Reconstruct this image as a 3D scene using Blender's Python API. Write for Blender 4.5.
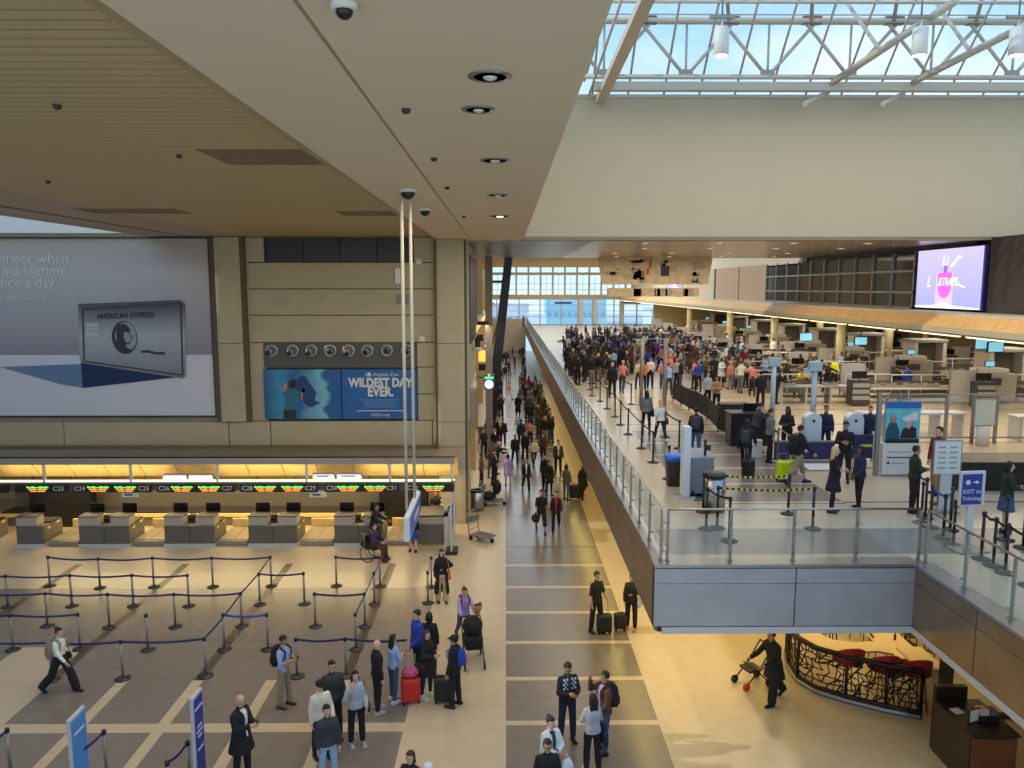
import bpy, bmesh, math, random
import numpy as np
from mathutils import Vector, Matrix, Euler
for o in list(bpy.data.objects): bpy.data.objects.remove(o)
SC = bpy.context.scene
COL = SC.collection
PI = math.pi
random.seed(11)
# ---------------------------------------------------------------- camera
F = 770.0; PT = math.atan(96/770); YW = math.atan(6.5/770); H = 9.6
cam = bpy.data.cameras.new('camera'); co = bpy.data.objects.new('camera', cam); COL.objects.link(co)
cam.sensor_width = 36; cam.lens = F/1024*36; cam.clip_start = .1; cam.clip_end = 1000
co.location = (0, 0, H); co.rotation_euler = (PI/2-PT, 0, -YW)
SC.camera = co
# ---------------------------------------------------------------- look
SC.view_settings.view_transform = 'Standard'; SC.view_settings.look = 'None'
SC.view_settings.gamma = 1; SC.view_settings.use_curve_mapping = False
SC.view_settings.exposure = EXPO = 0.22
SC.cycles.max_bounces = 7; SC.cycles.diffuse_bounces = 4; SC.cycles.glossy_bounces = 3
SC.cycles.transparent_max_bounces = 12; SC.cycles.transmission_bounces = 4
SC.cycles.sample_clamp_indirect = 4
SC.cycles.caustics_reflective = False; SC.cycles.caustics_refractive = False
# ---------------------------------------------------------------- sky
W = bpy.data.worlds.new('sky'); SC.world = W; W.use_nodes = True
nt = W.node_tree; nt.nodes.clear()
wo = nt.nodes.new('ShaderNodeOutputWorld'); bg = nt.nodes.new('ShaderNodeBackground')
tc = nt.nodes.new('ShaderNodeTexCoord'); mp = nt.nodes.new('ShaderNodeMapping'); nz = nt.nodes.new('ShaderNodeTexNoise')
cr = nt.nodes.new('ShaderNodeValToRGB'); sx = nt.nodes.new('ShaderNodeSeparateXYZ'); gr = nt.nodes.new('ShaderNodeValToRGB'); mx = nt.nodes.new('ShaderNodeMix')
mx.data_type = 'RGBA'
nt.links.new(tc.outputs['Generated'], mp.inputs['Vector']); mp.inputs['Scale'].default_value = (2.2, 2.2, 5)
nt.links.new(mp.outputs[0], nz.inputs['Vector']); nz.inputs['Scale'].default_value = 1.6; nz.inputs['Detail'].default_value = 5
nt.links.new(nz.outputs['Fac'], cr.inputs[0]); cr.color_ramp.elements[0].position = .46; cr.color_ramp.elements[1].position = .78
nt.links.new(tc.outputs['Generated'], sx.inputs[0]); nt.links.new(sx.outputs['Z'], gr.inputs[0])
ge = gr.color_ramp.elements; ge[0].position = 0; ge[0].color = (.66, .88, .98, 1); ge[1].position = .6; ge[1].color = (.20, .45, .86, 1)
e = ge.new(.12); e.color = (.50, .76, .97, 1)
nt.links.new(cr.outputs[0], mx.inputs[0]); nt.links.new(gr.outputs[0], mx.inputs[6]); mx.inputs[7].default_value = (.93, .97, 1, 1)
nt.links.new(mx.outputs[2], bg.inputs[0]); bg.inputs[1].default_value = 1.15
nt.links.new(bg.outputs[0], wo.inputs[0])
# sun through the skylight onto the upper side wall
sl = bpy.data.lights.new('sun', 'SUN'); so = bpy.data.objects.new('sun', sl); COL.objects.link(so)
sl.energy = 1.6; sl.angle = .01; sl.color = (1, .93, .8); so.rotation_euler = Vector((.86, .04, -.5)).to_track_quat('-Z', 'Y').to_euler()
# ---------------------------------------------------------------- lamps of the building, plus an added daylight fill
def area(name, loc, sx_, sy_, power, color, rot=(0, 0, 0)):
    l = bpy.data.lights.new(name, 'AREA'); l.shape = 'RECTANGLE'; l.size = sx_; l.size_y = sy_; l.energy = power; l.color = color
    o = bpy.data.objects.new(name, l); COL.objects.link(o); o.location = loc; o.rotation_euler = rot; return o
WARM = (1, .74, .36); WARM2 = (1, .84, .58); COOL = (.9, .95, 1)
area('check_in_lamp', (-10.5, 29.5, 2.3), 16.5, .4, 330, (1, .76, .36))
area('check_in_back_lamp', (-10.5, 31.8, 2.9), 16, .3, 190, (1, .76, .36), (math.radians(-25), 0, 0))
area('concourse_lamp', (-1.2, 18, 11.4), .5, 20, 330, WARM2)
area('concourse_lamp', (-7, 18, 11.4), 4, 14, 420, WARM2)
area('hall_lamp', (-1.2, 60, 7.5), .5, 40, 500, WARM2)
area('cafe_lamp', (8, 21, 2.5), 8, 8, 190, (1, .77, .30))
area('edge_lamp', (3.7, 45, 2.5), .5, 60, 300, (1, .74, .2))
area('security_lamp', (19, 60, 7.7), 1.5, 70, 1500, (1, .86, .62))
area('security_lamp', (27, 55, 7.7), 1.5, 60, 1100, (1, .86, .62))
area('far_lamp', (9, 40, 11.3), 14, 14, 900, (1, .9, .72))
area('far_hall_fill', (8, 92, 14), 20, 40, 3200, (1, .96, .88))  # added fill light standing in for daylight in the far hall
area('cove_lamp', (17.25, 62, 7.95), .15, 75, 170, (1, .66, .26), (PI, 0, 0))

area('check_in_up_lamp', (-10.5, 28.28, 2.5), 17, .1, 70, (1, .78, .36), (math.radians(104), 0, 0))
area('pendant_lamps', (12, 25, 16.6), 20, 1.5, 520, (1, .80, .52))
# ---------------------------------------------------------------- materials
MATS = {}
def lin(c):
    return tuple((x/12.92 if x <= .04045 else ((x+.055)/1.055)**2.4) for x in c)
def rgb(r, g, b): return lin((r/255, g/255, b/255))
def mat(name, col, rough=.6, metal=0, emit=0, emcol=None, noise=0, scale=4, alpha=1, spec=.5, aniso=None, bump=0):
    if name in MATS: return MATS[name]
    m = bpy.data.materials.new(name); m.use_nodes = True; n = m.node_tree; b = n.nodes['Principled BSDF']
    b.inputs['Base Color'].default_value = (*col, 1); b.inputs['Roughness'].default_value = rough; b.inputs['Metallic'].default_value = metal
    b.inputs['Specular IOR Level'].default_value = spec
    if emit: b.inputs['Emission Color'].default_value = (*(emcol or col), 1); b.inputs['Emission Strength'].default_value = emit
    if alpha < 1: b.inputs['Alpha'].default_value = alpha
    if noise or bump:
        t = n.nodes.new('ShaderNodeTexCoord'); z = n.nodes.new('ShaderNodeTexNoise'); z.inputs['Scale'].default_value = scale; z.inputs['Detail'].default_value = 6
        if aniso:
            q = n.nodes.new('ShaderNodeMapping'); q.inputs['Scale'].default_value = aniso
            n.links.new(t.outputs['Object'], q.inputs[0]); n.links.new(q.outputs[0], z.inputs['Vector'])
        else: n.links.new(t.outputs['Object'], z.inputs['Vector'])
        if noise:
            mr = n.nodes.new('ShaderNodeMapRange'); mr.inputs['From Min'].default_value = .3; mr.inputs['From Max'].default_value = .7
            mr.inputs['To Min'].default_value = 1-noise; mr.inputs['To Max'].default_value = 1+noise
            n.links.new(z.outputs['Fac'], mr.inputs[0])
            v = n.nodes.new('ShaderNodeVectorMath'); v.operation = 'SCALE'; v.inputs[0].default_value = col
            n.links.new(mr.outputs[0], v.inputs['Scale']); n.links.new(v.outputs[0], b.inputs['Base Color'])
        if bump:
            bp = n.nodes.new('ShaderNodeBump'); bp.inputs['Strength'].default_value = bump; bp.inputs['Distance'].default_value = .01
            n.links.new(z.outputs['Fac'], bp.inputs['Height']); n.links.new(bp.outputs[0], b.inputs['Normal'])
    MATS[name] = m; return m
def slat_mat(name, col, period, axis='Y', depth=.35, rough=.5, width=.12):
    m = mat(name, col, rough); n = m.node_tree; b = n.nodes['Principled BSDF']
    t = n.nodes.new('ShaderNodeTexCoord'); s = n.nodes.new('ShaderNodeSeparateXYZ'); n.links.new(t.outputs['Object'], s.inputs[0])
    d = n.nodes.new('ShaderNodeMath'); d.operation = 'DIVIDE'; d.inputs[1].default_value = period; n.links.new(s.outputs[axis], d.inputs[0])
    f = n.nodes.new('ShaderNodeMath'); f.operation = 'FRACT'; n.links.new(d.outputs[0], f.inputs[0])
    g = n.nodes.new('ShaderNodeMath'); g.operation = 'LESS_THAN'; g.inputs[1].default_value = width; n.links.new(f.outputs[0], g.inputs[0])
    x = n.nodes.new('ShaderNodeMix'); x.data_type = 'RGBA'; x.inputs[6].default_value = (*col, 1); x.inputs[7].default_value = (*[c*depth for c in col], 1)
    n.links.new(g.outputs[0], x.inputs[0]); n.links.new(x.outputs[2], b.inputs['Base Color']); return m
def ramp_mat(name, stops, axis='Z', rough=.55, noise=.0):
    # printed picture: colours blended across the object's own height or width
    m = mat(name, stops[0][1], rough); n = m.node_tree; b = n.nodes['Principled BSDF']
    t = n.nodes.new('ShaderNodeTexCoord'); s = n.nodes.new('ShaderNodeSeparateXYZ'); n.links.new(t.outputs['Generated'], s.inputs[0]); r = n.nodes.new('ShaderNodeValToRGB')
    z = n.nodes.new('ShaderNodeTexNoise'); z.inputs['Scale'].default_value = 3; z.inputs['Detail'].default_value = 5; n.links.new(t.outputs['Generated'], z.inputs['Vector'])
    a = n.nodes.new('ShaderNodeMath'); a.operation = 'MULTIPLY_ADD'; a.inputs[1].default_value = noise; n.links.new(z.outputs['Fac'], a.inputs[0]); n.links.new(s.outputs[axis], a.inputs[2])
    e = r.color_ramp.elements; e[0].position, e[0].color = stops[0][0], (*stops[0][1], 1); e[1].position, e[1].color = stops[-1][0], (*stops[-1][1], 1)
    for p, c in stops[1:-1]: q = e.new(p); q.color = (*c, 1)
    n.links.new(a.outputs[0], r.inputs[0]); n.links.new(r.outputs[0], b.inputs['Base Color']); return m
def glass_mat(name, col=(.85, .95, .93), alpha=.12, rough=.03):
    if name in MATS: return MATS[name]
    m = bpy.data.materials.new(name); m.use_nodes = True; n = m.node_tree; n.nodes.clear()
    o = n.nodes.new('ShaderNodeOutputMaterial'); a = n.nodes.new('ShaderNodeBsdfTransparent'); a.inputs[0].default_value = (*[1-(1-c)*.5 for c in col], 1)
    g = n.nodes.new('ShaderNodeBsdfGlossy'); g.inputs['Roughness'].default_value = rough; g.inputs['Color'].default_value = (*col, 1)
    d = n.nodes.new('ShaderNodeBsdfDiffuse'); d.inputs[0].default_value = (*col, 1)
    lw = n.nodes.new('ShaderNodeLayerWeight'); pw = n.nodes.new('ShaderNodeMath'); pw.operation = 'POWER'; pw.inputs[1].default_value = 4; n.links.new(lw.outputs['Facing'], pw.inputs[0]); fr = n.nodes.new('ShaderNodeMath'); fr.operation = 'MULTIPLY_ADD'; fr.inputs[1].default_value = .45; fr.inputs[2].default_value = .05; n.links.new(pw.outputs[0], fr.inputs[0])
    m1 = n.nodes.new('ShaderNodeMixShader'); m2 = n.nodes.new('ShaderNodeMixShader'); m2.inputs[0].default_value = alpha
    n.links.new(fr.outputs[0], m1.inputs[0]); n.links.new(a.outputs[0], m1.inputs[1]); n.links.new(g.outputs[0], m1.inputs[2])
    n.links.new(m1.outputs[0], m2.inputs[1]); n.links.new(d.outputs[0], m2.inputs[2]); n.links.new(m2.outputs[0], o.inputs[0])
    MATS[name] = m; return m

M_cream = mat('cream_terrazzo', rgb(196, 178, 148), .28, noise=.06, scale=3)
M_grey = mat('grey_terrazzo', rgb(128, 118, 108), .25, noise=.07, scale=4)
M_brown = mat('brown_terrazzo', rgb(84, 70, 58), .3, noise=.08)
M_conc = mat('concrete', rgb(176, 164, 136), .75, noise=.05, scale=1.2, bump=.1)
M_joint = mat('concrete_joint', rgb(92, 82, 64), .9)
M_white = mat('white_plaster', rgb(196, 182, 154), .7, noise=.015, scale=.6)
M_soffit = mat('soffit_paint', rgb(226, 210, 186), .6, noise=.02, scale=.5)
M_slat = slat_mat('slatted_ceiling', rgb(190, 170, 126), .22, 'Y', .62, .5, .16)
M_mslat = slat_mat('metal_ceiling', rgb(198, 182, 158), .3, 'Y', .8, .25, .12); M_mslat.node_tree.nodes['Principled BSDF'].inputs['Metallic'].default_value = .45
M_perf = mat('perforated_metal', rgb(160, 165, 170), .35, .5, noise=.55, scale=9)
M_steel = mat('brushed_steel', rgb(176, 176, 178), .3, 1, noise=.05, scale=2, aniso=(1, 1, 40))
M_fascia = mat('fascia_steel', rgb(180, 177, 183), .42, .5, noise=.10, scale=1.6)
M_bronze = mat('bronze_fascia', rgb(146, 130, 110), .34, .75, noise=.16, scale=1.4)
M_chrome = mat('chrome', rgb(175, 175, 172), .25, 1)
M_alu = mat('aluminium', rgb(150, 148, 142), .42, .7)
M_black = mat('black_metal', rgb(26, 25, 26), .4)
M_dark = mat('dark_panel', rgb(46, 42, 42), .5)
M_glass = glass_mat('clear_glass', (.93, .97, .96), .035)
M_dglass = mat('dark_glass', rgb(38, 40, 44), .08, 0, spec=.8)
M_wht = mat('white_paint', rgb(225, 222, 215), .5)
M_trussm = mat('truss_paint', rgb(196, 186, 170), .5)
M_yel = mat('yellow_panel', rgb(240, 208, 138), .6, noise=.1, scale=2)
M_cove = mat('cove_panel', rgb(206, 158, 92), .6, noise=.16, scale=1.2, aniso=(1, 3, 1))
M_strip = mat('warm_strip_lamp', (1, .82, .45), .5, emit=1.7, emcol=(1, .80, .42))
M_led_g = mat('green_led', (0.1, 1, .1), emit=1.5, emcol=(.12, 1, .08))
M_led_o = mat('orange_led', (1, .3, .05), emit=1.6, emcol=(1, .26, .04))
M_lampw = mat('lamp_glow', (1, .9, .7), emit=2.5, emcol=(1, .86, .6))
M_txtw = mat('white_lettering', rgb(215, 215, 210), .6)
M_txtk = mat('black_lettering', rgb(30, 30, 32), .6)

# ---------------------------------------------------------------- mesh helpers
class MB:
    """collects shapes for ONE mesh object"""
    def __init__(s): s.v = []; s.f = []; s.m = []; s.mats = []; s.sm = []
    def mi(s, m):
        if m not in s.mats: s.mats.append(m)
        return s.mats.index(m)
    def add(s, vs, fs, m, smooth=False):
        k = len(s.v); i = s.mi(m); s.v += [tuple(map(float, v)) for v in vs]
        for f in fs: s.f.append([a+k for a in f]); s.m.append(i); s.sm.append(smooth)
        return s
    def box(s, x0, x1, y0, y1, z0, z1, m, bev=0):
        if bev:
            b = min(bev, (x1-x0)/2.01, (y1-y0)/2.01, (z1-z0)/2.01); vs = []; q = []
            bm = bmesh.new(); bmesh.ops.create_cube(bm, size=1)
            for v in bm.verts: v.co = ((x0+x1)/2+v.co.x*(x1-x0), (y0+y1)/2+v.co.y*(y1-y0), (z0+z1)/2+v.co.z*(z1-z0))
            bmesh.ops.bevel(bm, geom=list(bm.edges), offset=b, segments=2, affect='EDGES', profile=.5)
            bm.verts.ensure_lookup_table(); bm.verts.index_update()
            vs = [v.co[:] for v in bm.verts]; q = [[v.index for v in f.verts] for f in bm.faces]; bm.free()
            return s.add(vs, q, m)
        v = [(x0, y0, z0), (x1, y0, z0), (x1, y1, z0), (x0, y1, z0), (x0, y0, z1), (x1, y0, z1), (x1, y1, z1), (x0, y1, z1)]
        return s.add(v, [(3, 2, 1, 0), (4, 5, 6, 7), (0, 1, 5, 4), (1, 2, 6, 5), (2, 3, 7, 6), (3, 0, 4, 7)], m)
    def tube(s, pts, r, m, n=8, caps=True, sc=(1, 1)):
        pts = [Vector(p) for p in pts]; rs = r if isinstance(r, (list, tuple)) else [r]*len(pts)
        vs = []; fs = []; prev = None
        for i, p in enumerate(pts):
            d = (pts[min(i+1, len(pts)-1)]-pts[max(i-1, 0)]).normalized()
            if prev is None:
                u = d.orthogonal().normalized() if abs(d.z) < .99 else Vector((1, 0, 0))
                u = (u-d*u.dot(d)).normalized()
            else: u = (prev-d*prev.dot(d)).normalized()
            prev = u; w = d.cross(u)
            for k in range(n):
                a = 2*PI*k/n; vs.append(p+(u*math.cos(a)*sc[0]+w*math.sin(a)*sc[1])*rs[i])
        for i in range(len(pts)-1):
            for k in range(n): fs.append((i*n+k, i*n+(k+1) % n, (i+1)*n+(k+1) % n, (i+1)*n+k))
        s.add(vs, fs, m, n > 5)
        if caps:
            k0 = len(s.v)-len(vs)
            i = s.mi(m)
            s.f.append([k0+a for a in reversed(range(n))]); s.m.append(i); s.sm.append(False)
            s.f.append([k0+(len(pts)-1)*n+a for a in range(n)]); s.m.append(i); s.sm.append(False)
        return s
    def lathe(s, prof, c, m, n=16, axis='z'):
        vs = []; fs = []
        for (r, z) in prof:
            for k in range(n):
                a = 2*PI*k/n; x, y = r*math.cos(a), r*math.sin(a)
                vs.append((c[0]+x, c[1]+y, c[2]+z) if axis == 'z' else ((c[0]+x, c[1]-z, c[2]+y) if axis == 'y' else (c[0]+z, c[1]+x, c[2]+y)))
        for i in range(len(prof)-1):
            for k in range(n): fs.append((i*n+k, i*n+(k+1) % n, (i+1)*n+(k+1) % n, (i+1)*n+k))
        fs.append(tuple(reversed(range(n)))); fs.append(tuple((len(prof)-1)*n+k for k in range(n)))
        return s.add(vs, fs, m, n > 7)
    def ell(s, c, r, m, n=12, k=8, rot=None):
        vs = [(0, 0, -1)]; fs = []
        for i in range(1, k):
            t = PI*i/k-PI/2
            for j in range(n): a = 2*PI*j/n; vs.append((math.cos(t)*math.cos(a), math.cos(t)*math.sin(a), math.sin(t)))
        vs.append((0, 0, 1)); L = len(vs)-1
        for j in range(n): fs.append((0, 1+(j+1) % n, 1+j)); fs.append((L, L-n+j, L-n+(j+1) % n))
        for i in range(k-2):
            for j in range(n): a = 1+i*n; fs.append((a+j, a+(j+1) % n, a+n+(j+1) % n, a+n+j))
        R = rot or Matrix.Identity(3); c = Vector(c)
        return s.add([c+R @ Vector((v[0]*r[0], v[1]*r[1], v[2]*r[2])) for v in vs], fs, m, True)
    def poly(s, pts, m, th=None):
        """flat polygon, or prism when th is a thickness vector"""
        n = len(pts)
        if th is None: return s.add(pts, [tuple(range(n))], m)
        t = Vector(th); b = [Vector(p)+t for p in pts]
        return s.add([Vector(p) for p in pts]+b, [tuple(reversed(range(n))), tuple(range(n, 2*n))]+[(i, (i+1) % n, n+(i+1) % n, n+i) for i in range(n)], m)
    def xf(s, M, k0=0):
        for i in range(k0, len(s.v)): s.v[i] = tuple(M @ Vector(s.v[i]))
        return s
    def build(s, name, parent=None, loc=None):
        me = bpy.data.meshes.new(name); me.from_pydata(s.v, [], s.f)
        for m in s.mats: me.materials.append(m)
        me.polygons.foreach_set('material_index', s.m); me.polygons.foreach_set('use_smooth', s.sm); me.update()
        o = bpy.data.objects.new(name, me); COL.objects.link(o)
        if parent: o.parent = parent
        if loc: o.location = loc
        return o
def tag(o, label=None, cat=None, group=None, kind=None):
    if label: o['label'] = label
    if cat: o['category'] = cat
    if group: o['group'] = group
    if kind: o['kind'] = kind
    return o
def empty(name, loc=(0, 0, 0), rz=0, label=None, cat=None, group=None):
    o = bpy.data.objects.new(name, None); COL.objects.link(o); o.location = loc; o.rotation_euler = (0, 0, rz); o.empty_display_size = .2
    return tag(o, label, cat, group)
def struct(mb, name): return tag(mb.build(name), kind='structure')
KIDS = {}
def copy_tree(o, loc=None, rz=None, label=None, group=None, parent=None, mats=None):
    c = o.copy(); COL.objects.link(c)
    if parent: c.parent = parent
    if loc is not None: c.location = loc
    if rz is not None: c.rotation_euler = (0, 0, rz)
    if label: c['label'] = label
    if group: c['group'] = group
    for ch in KIDS.get(o.name, None) or list(o.children):
        copy_tree(ch, parent=c)
    return c
def text(s, size, m, loc, rot=(PI/2, 0, 0), align='CENTER', ext=.004, off=0, shear=0, name='lettering', parent=None, sx=1):
    cu = bpy.data.curves.new(name, 'FONT'); cu.body = s; cu.size = size; cu.extrude = ext; cu.align_x = align; cu.align_y = 'CENTER'; cu.shear = shear; cu.offset = off; cu.resolution_u = 2
    o = bpy.data.objects.new(name, cu); me = evaluated_mesh(o)
    me.materials.clear(); me.materials.append(m)
    R = Euler(rot).to_matrix().to_4x4(); me.transform(Matrix.Translation(loc) @ R @ Matrix.Diagonal((sx, 1, 1, 1)))
    q = bpy.data.objects.new(name, me); COL.objects.link(q)
    if parent: q.parent = parent
    return q
S2 = bpy.data.scenes.new('workshop')
def evaluated_mesh(o):
    # evaluate one object alone in a small side scene (fast), the side scene is removed at the end
    S2.collection.objects.link(o); vl = S2.view_layers[0]; vl.update(); dg = vl.depsgraph
    me = bpy.data.meshes.new_from_object(o.evaluated_get(dg)); bpy.data.objects.remove(o); return me
# back-projection of a point seen in the photograph onto a real surface
def _ray(px, py):
    x = (px-512)/F; y = -(py-384)/F
    fy = math.cos(PT)+math.sin(PT)*y; u = -math.sin(PT)+math.cos(PT)*y
    return x*math.cos(YW)+fy*math.sin(YW), -x*math.sin(YW)+fy*math.cos(YW), u
def on_z(px, py, z=0):
    a = _ray(px, py); t = (z-H)/a[2]; return Vector((a[0]*t, a[1]*t, z))
def on_y(px, py, y):
    a = _ray(px, py); t = y/a[1]; return Vector((a[0]*t, y, H+a[2]*t))
def on_x(px, py, x):
    a = _ray(px, py); t = x/a[0]; return Vector((x, a[1]*t, H+a[2]*t))
ML = 4.0   # mezzanine floor level
# ================================================================ FLOORS
def painted(xs, ys, z0, z1, rule, name):
    mb = MB(); xs = sorted(set(xs)); ys = sorted(set(ys))
    for i in range(len(xs)-1):
        for j in range(len(ys)-1):
            m = rule((xs[i]+xs[i+1])/2, (ys[j]+ys[j+1])/2)
            mb.add([(xs[i], ys[j], z1), (xs[i+1], ys[j], z1), (xs[i+1], ys[j+1], z1), (xs[i], ys[j+1], z1)], [(0, 1, 2, 3)], m)
    x0, x1, y0, y1 = xs[0], xs[-1], ys[0], ys[-1]; m = M_cream
    mb.add([(x0, y0, z0), (x1, y0, z0), (x1, y1, z0), (x0, y1, z0), (x0, y0, z1), (x1, y0, z1), (x1, y1, z1), (x0, y1, z1)],
           [(3, 2, 1, 0), (0, 1, 5, 4), (1, 2, 6, 5), (2, 3, 7, 6), (3, 0, 4, 7)], m)
    return struct(mb, name)
CC = [-14.93, -13.1, -9.42, -7.59, -5.78, -3.97]; BC = [-14.93, -11.2, -7.58, -3.97]
WS = [4.3+1.96*k for k in range(12)]+[44, 46, 48, 50.5, 53, 56]; WD = [27.8, 31.7, 34.3, 38, 41]
def rule_low(x, y):
    if x < -2.25:
        if y > 26.1: return M_cream
        if 18 < y < 26.1 and any(abs(x-c) < .13 for c in BC): return M_brown
        if y > 23.9: return M_cream
        if 15.75 < y < 16.1 or 8 < y < 8.35: return M_cream
        if -13.1 < x < -11.13 and 16.1 < y < 19.8: return M_cream
        if y < 18 and any(abs(x-c) < .13 for c in CC[2:]+[-11.2]) and not (x < -11 and y > 16): return M_cream
        return M_grey
    if 0.0 < x < 3.4:
        if any(abs(y-s) < .09 for s in WS): return M_cream
        if any(abs(y-s) < .06 for s in WD): return M_brown
        return M_grey
    return M_cream
xs = [-26, -2.25, 0, 3.4, 42]+[c+d for c in set(CC+BC+[-11.2]) for d in (-.13, .13)]+[-13.1, -11.13]
ys = [-6, 118, 15.75, 16.1, 8, 8.35, 18, 19.8, 23.9, 26.1]+[s+d for s in WS for d in (-.09, .09)]+[s+d for s in WD for d in (-.06, .06)]
painted(xs, ys, -.3, 0, rule_low, 'floor')
def rule_mez(x, y):
    if 15.7 < y < 17.45 and x > 3.45 : return M_grey
    if y < 19.5 : return M_cream
    if 5 < x < 8.9 and y < 30:
        k = (y-19.6) % 1.95
        return M_cream if k < .14 else M_grey
    if x > 5:
        k = (y-19.6) % 3.9
        return M_grey if k < .12 else M_cream
    return M_cream
mxs = [3.12, 3.45, 5, 8.9, 42]; mys = [15.17, 15.7, 17.45, 19.5, 117.9, 30]+[19.6+1.95*k+d for k in range(6) for d in (0, .14)]+[19.6+3.9*k+d for k in range(3, 20) for d in (0, .12)]
painted(mxs, mys, 3.7, ML, rule_mez, 'floor_mezzanine')
painted([8.38, 42], [2, 15.17], 3.7, ML, lambda x, y: M_cream if (y < 14 and y % 3 < 2.8) or y > 15 else M_grey, 'floor_mezzanine')
# mezzanine slab underside + fascia cladding
M_under = mat('soffit_white', rgb(210, 196, 160), .6)
mb = MB(); mb.box(3.2, 42, 15.3, 117.9, 2.62, 3.68, M_under); mb.box(8.5, 42, 2, 15.3, 2.62, 3.68, M_under); struct(mb, 'ceiling_lower')
def fascia(name, p0, p1, m, nseam, thick=.08):
    """vertical cladding panel run from p0 to p1 with seams and a projecting bottom lip"""
    d = (Vector(p1)-Vector(p0)); L = d.length; d.normalize()
    mb = MB(); ang = math.atan2(d.y, d.x); k = L/nseam
    for i in range(nseam):
        xa, xb = (i*k, (i+1)*k) if nseam != 2 else ((0, L*.535), (L*.535, L))[i]
        mb.box(xa+.012, xb-.012, -thick, 0, 2.72 if nseam != 40 else 2.58, 3.62, m); mb.box(xa+.012, xb-.012, -thick, 0, 3.63, 3.94, m)
    mb.box(0, L, -.02, .1, 2.7, 3.96, M_dark)
    if nseam == 40: mb.box(0, L, -.03, .1, 2.56, 2.72, M_dark)
    else: mb.box(.18 if nseam == 2 else 0, L, -thick-.01, .2, 2.56, 2.70, M_alu2)
    mb.box(-.0, L-(.1 if nseam == 40 else 0), -thick-.02, .32, 3.965, 4.03+(.003 if nseam == 2 else 0), M_steel)
    mb.xf(Matrix.Translation(p0) @ Matrix.Rotation(ang, 4, 'Z')); return struct(mb, name)
M_alu2 = mat('pale_aluminium', rgb(205, 205, 208), .45, .3)
fascia('trim_1', (3.15, 117.9, 0), (3.15, 15.12, 0), M_bronze, 40)
fascia('trim_2', (3.02, 15.12, 0), (8.42, 15.12, 0), M_fascia, 2, .1)
fascia('trim_3', (8.42, 15.12, 0), (8.42, 2.1, 0), M_bronze, 6)
# ================================================================ WALL with billboard (wall W), Y = 31
mb = MB()
JT = [11.6, 9.98, 9.02, 8.05, 7.36, 6.42, 5.42, 4.22, 3.2]
def wallpanel(x0, x1, z0, z1, y=31, m=M_conc): mb.box(x0, x1, y, y+.6, z0, z1, m, .03)
# upper wall above ceiling, left billboard bay
mb.box(-26, -10.9, 31.15, 31.8, 3.0, 17.2, M_conc)
wallpanel(-26, -18, 3.2, 4.2); wallpanel(-17.97, -11.3, 3.2, 4.2); wallpanel(-11.27, -9.6, 3.2, 4.2); wallpanel(-9.57, -3.0, 3.2, 4.2); wallpanel(-2.97, -1.5, 3.2, 4.2)
mb.box(-11.7, -1.55, 31.25, 31.8, 3.15, 11.9, M_joint)
# recessed central field
zs = [4.22, 5.42, 6.42, 7.36, 8.05, 9.02, 10.4, 11.62]
for z0, z1 in ((4.22, 5.3), (5.33, 6.4), (6.43, 7.4)):
    mb.box(-9.7, -9.0+.03-.78+.02, 31.12, 31.5, z0, z1, M_conc, .02); mb.box(-3.58, -2.85, 31.12, 31.5, z0, z1, M_conc, .02)
for z0, z1 in ((7.43, 8.5), (8.53, 9.55), (9.58, 10.6)): mb.box(-10.5, -2.85, 31.12, 31.5, z0, z1, M_conc, .02)
mb.box(-10.5, -9.75, 31.12, 31.5, 4.22, 7.4, M_conc, .02)
mb.box(-10.5, -9.6, 31.12, 31.5, 10.63, 11.6, M_conc, .02); mb.box(-3.65, -2.85, 31.12, 31.5, 10.63, 11.6, M_conc, .02)
struct(mb, 'wall_left')
# louvre windows in the top of the bay
mb = MB()
for i in range(4):
    x0 = -9.55+i*1.47; mb.box(x0, x0+1.4, 31.22, 31.26, 10.68, 11.55, M_black)
    for k in range(8): mb.box(x0, x0+1.4, 31.2, 31.3, 10.72+k*.1, 10.74+k*.1, M_dark)
    mb.box(x0-.06, x0, 31.12, 31.3, 10.65, 11.58, M_dark)
struct(mb, 'window_1')
# rounded columns
def roundcol(name, x0, x1, y0, y1, z0, z1, seams, r=.28, m=None):
    mb = MB(); zz = [z0]+seams+[z1]; m = m or M_conc
    for a, b in zip(zz[:-1], zz[1:]):
        vs = []
        for (cx, cy, s0) in ((x0+r, y0+r, 180), (x1-r, y0+r, 270), (x1-r, y1-r, 0), (x0+r, y1-r, 90)):
            for k in range(7):
                t = math.radians(s0+15*k); vs.append((cx+r*math.cos(t), cy+r*math.sin(t)))
        n = len(vs); V = [(x, y, a+.012) for x, y in vs]+[(x, y, b-.012) for x, y in vs]
        mb.add(V, [tuple(reversed(range(n))), tuple(range(n, 2*n))]+[(i, (i+1) % n, n+(i+1) % n, n+i) for i in range(n)], m)
    mb.box(x0+.04, x1-.04, y0+.04, y1-.04, z0, z1, M_joint)
    return struct(mb, name)
roundcol('wall_pier', -11.74, -10.28, 30.85, 31.7, 4.22, 11.6, [7.4], .4)
roundcol('wall_pier', -2.86, -1.5, 30.7, 32.4, 0, 11.5, [3.2, 4.22, 7.4])
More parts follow.
